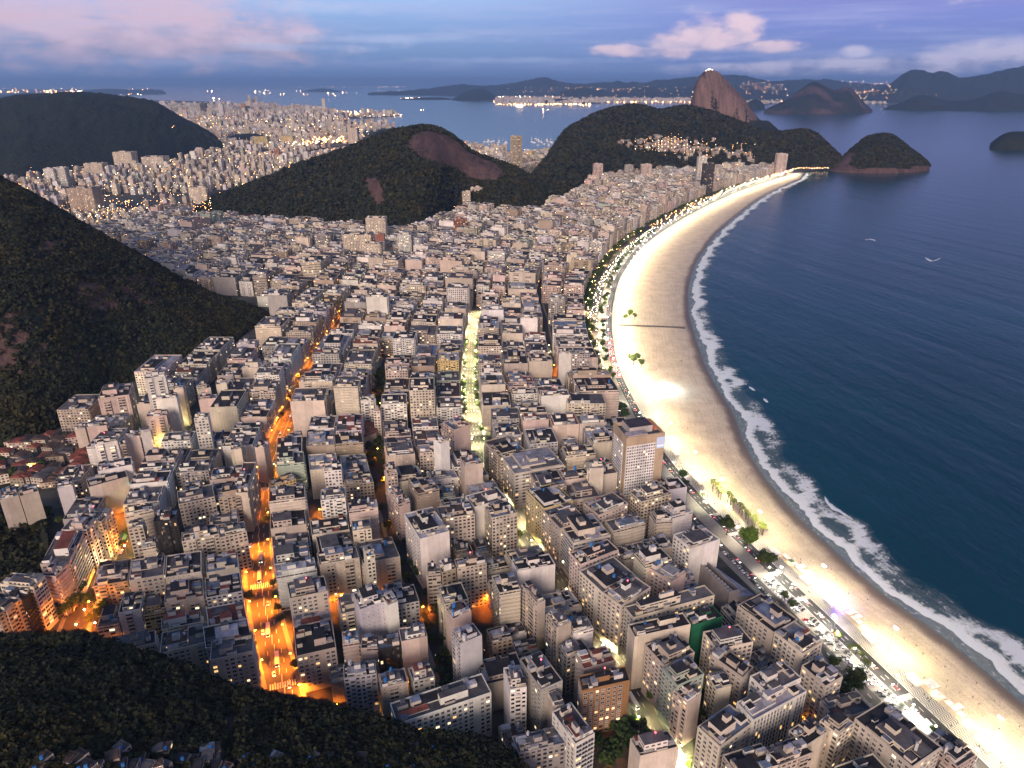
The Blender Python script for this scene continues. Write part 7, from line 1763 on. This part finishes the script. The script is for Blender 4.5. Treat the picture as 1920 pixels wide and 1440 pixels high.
sprinkle(70, 545, 650, lambda p: 277 - (p - 545) * .05, 2.5, .85, h=(20, 45), k=1.3); sprinkle(420, 60, 560, lambda p: 315, 28, .75, h=(10, 42), k=.55); sprinkle(380, 90, 400, lambda p: 405, 16, .8, h=(8, 30), k=.6); sprinkle(120, 210, 350, lambda p: 268, 12, .7, h=(60, 160), k=.6); sprinkle(300, 320, 700, lambda p: 250, 14, .75, h=(10, 45), k=.55)
sprinkle(90, 0, 40, lambda p: 310 + p, 6, .9, k=1.0); sprinkle(40, 975, 1050, lambda p: 305, 9, .5, k=.9)
for i in range(34): x, y = un(1010 + i * .9, 352 + i * 1.3 + rd.random()); DO.append((x, y, 7, 1.2))
for _ in range(150):
    px, py = rd.gauss(1262, 32), 0; px = px if rd.random() < .7 else rd.uniform(1320, 1415); p = on_hill(VB, px, 274 + max(0, px - 1262) * .08 + rd.gauss(0, 8)); (DO if rd.random() < .55 else DW).append((p[0], p[1] - 10, p[2] + 14, rd.uniform(.3, .85)))
for px in range(395, 580, 3):
    for k in range(3):
        if rd.random() < .75: x, y = un(px + rd.random() * 3, rd.gauss(425, 9), 8); (DO if rd.random() < .8 else DW).append((x, y - 6, rd.uniform(8, 16), rd.uniform(.4, 1.1)))
for s in np.arange(1500, 3150, 22): x, y = P(s, rd.uniform(2, 40)); (DW if rd.random() < .6 else DO).append((x, y, 12, .5 + s * .00025))
for s in np.arange(1650, 3230, 9.0): x, y = P(s, rd.uniform(0, 46)); (DW if rd.random() < .4 else DO).append((x, y, 6, .32 + s * .0001))
for px in range(1482, 1556, 5): x, y = un(px, 315 + rd.random() * 3, 4); (DO if px % 2 else DW).append((x, y, 8, rd.uniform(.8, 1.5)))
for px, py in ((1328, 132), (1331, 131.5), (1335, 133), (1338, 135), (1324, 134)): p = pt(px, py - .6, 5010); DW.append((p[0], p[1], p[2] + 3, 2.6))
for px, py in ((1175, 203), (1186, 200), (1192, 202)): p = pt(px, py - 1, 3860); DW.append((p[0], p[1], p[2], 1.6))
for b in REST:
    if rd.random() < .42 and b['Q'][0][1] < 4500:
        q = b['Q'][0]; d = math.hypot(*q[:2]); (DO if rd.random() < .7 else DW).append((q[0] + rd.uniform(-6, 3), q[1] - rd.uniform(.5, 4), b['h'] * rd.uniform(.3, 1.12), d * .00028 * rd.uniform(.5, 1.3)))
for s in np.arange(900, 1650, 5.5):
    x, y = P(s, rd.uniform(25, 36)); DW.append((x, y, 1.2, .42))
for s in np.arange(700, 1650, 14.0): x, y = P(s, T_FRONT(s) - rd.uniform(2, 16)); (DO if rd.random() < .6 else DW).append((x, y, 7, .5))
def far_lights(V, x0, x1, y0, y1, n, k):
    Vf = V.reshape(-1, 3); c = [v for v in Vf if v[2] > 1 and (lambda q: x0 < q[0] < x1 and y0 < q[1] < y1)(proj(*v))]
    for _ in range(n if c else 0):
        v = c[rd.randrange(len(c))]; (DO if rd.random() < .7 else DW).append((v[0] + rd.uniform(-160, 160), v[1] - 120, v[2] + 40, v[1] * .00022 * rd.uniform(.5, 1.2) * k))
for V_ in (VF1, VF2, VF3):
    far_lights(V_, 1380, 1475, 155, 200, 60, .9); far_lights(V_, 1585, 1670, 150, 200, 60, 1.0); far_lights(V_, 930, 1300, 166, 200, 90, .9); far_lights(V_, 1660, 1740, 176, 200, 15, .8)
dots('city_lights', DO, emis('far_sodium', (1, .44, .13), 30), 'countless orange lamps of the distant streets and shores')
dots('city_lights', DW, emis('far_white', (1, .84, .58), 26), 'countless white lamps of the distant streets and shores')
# red aircraft beacons on some roofs
for b in [b for b in TOP if b['h'] > 33][:200:8]:
    root = link('roof_beacon', None, None, (*b['c'], b['z0'] + b['h'])); m = MB(); m.tube([(0, 0, 0), (0, 0, 8)], .06, 4); m.build('post', M_STEEL, root)
    m = MB(); m.ball((0, 0, 8.2), (.45, .45, .45)); m.build('lamp', M_RED, root); tag(root, 'small red warning light on a rooftop mast', 'beacon', 'red rooftop beacons')

# ------------------------------------------------------------------ the air
HAZE = 3.2e-5
hb_ = MB(); hb_.box(-96000, -800, -4, 96000, 101000, 700, bottom=True)
hm = bpy.data.materials.new('haze_air'); hm.use_nodes = True; t = NT(hm.node_tree); t.N.clear(); out = t.n('ShaderNodeOutputMaterial'); pv = t.n('ShaderNodeVolumePrincipled')
pv.inputs['Color'].default_value = (.36, .60, 1.0, 1); pv.inputs['Density'].default_value = HAZE; pv.inputs['Anisotropy'].default_value = .2; t.L.new(pv.outputs[0], out.inputs['Volume'])
hz = hb_.build('haze', hm); hz['kind'] = 'stuff'

# ------------------------------------------------------------------ every repeat says which one it is
by = {}
for o in list(COL.objects):
    if o.parent is None and o.get('label') and o.get('category') and not o.get('kind'): by.setdefault(o['label'], []).append(o)
for l, L in by.items():
    if 1 < len(L) <= 150 and L[0]['category'] != 'person':
        L.sort(key=lambda o: (o.location.x ** 2 + o.location.y ** 2)); w = l.split()
        for i, o in enumerate(L): o['label'] = ' '.join(w[:14]).rstrip(',') + ', ' + ORD[i] + ' nearest'
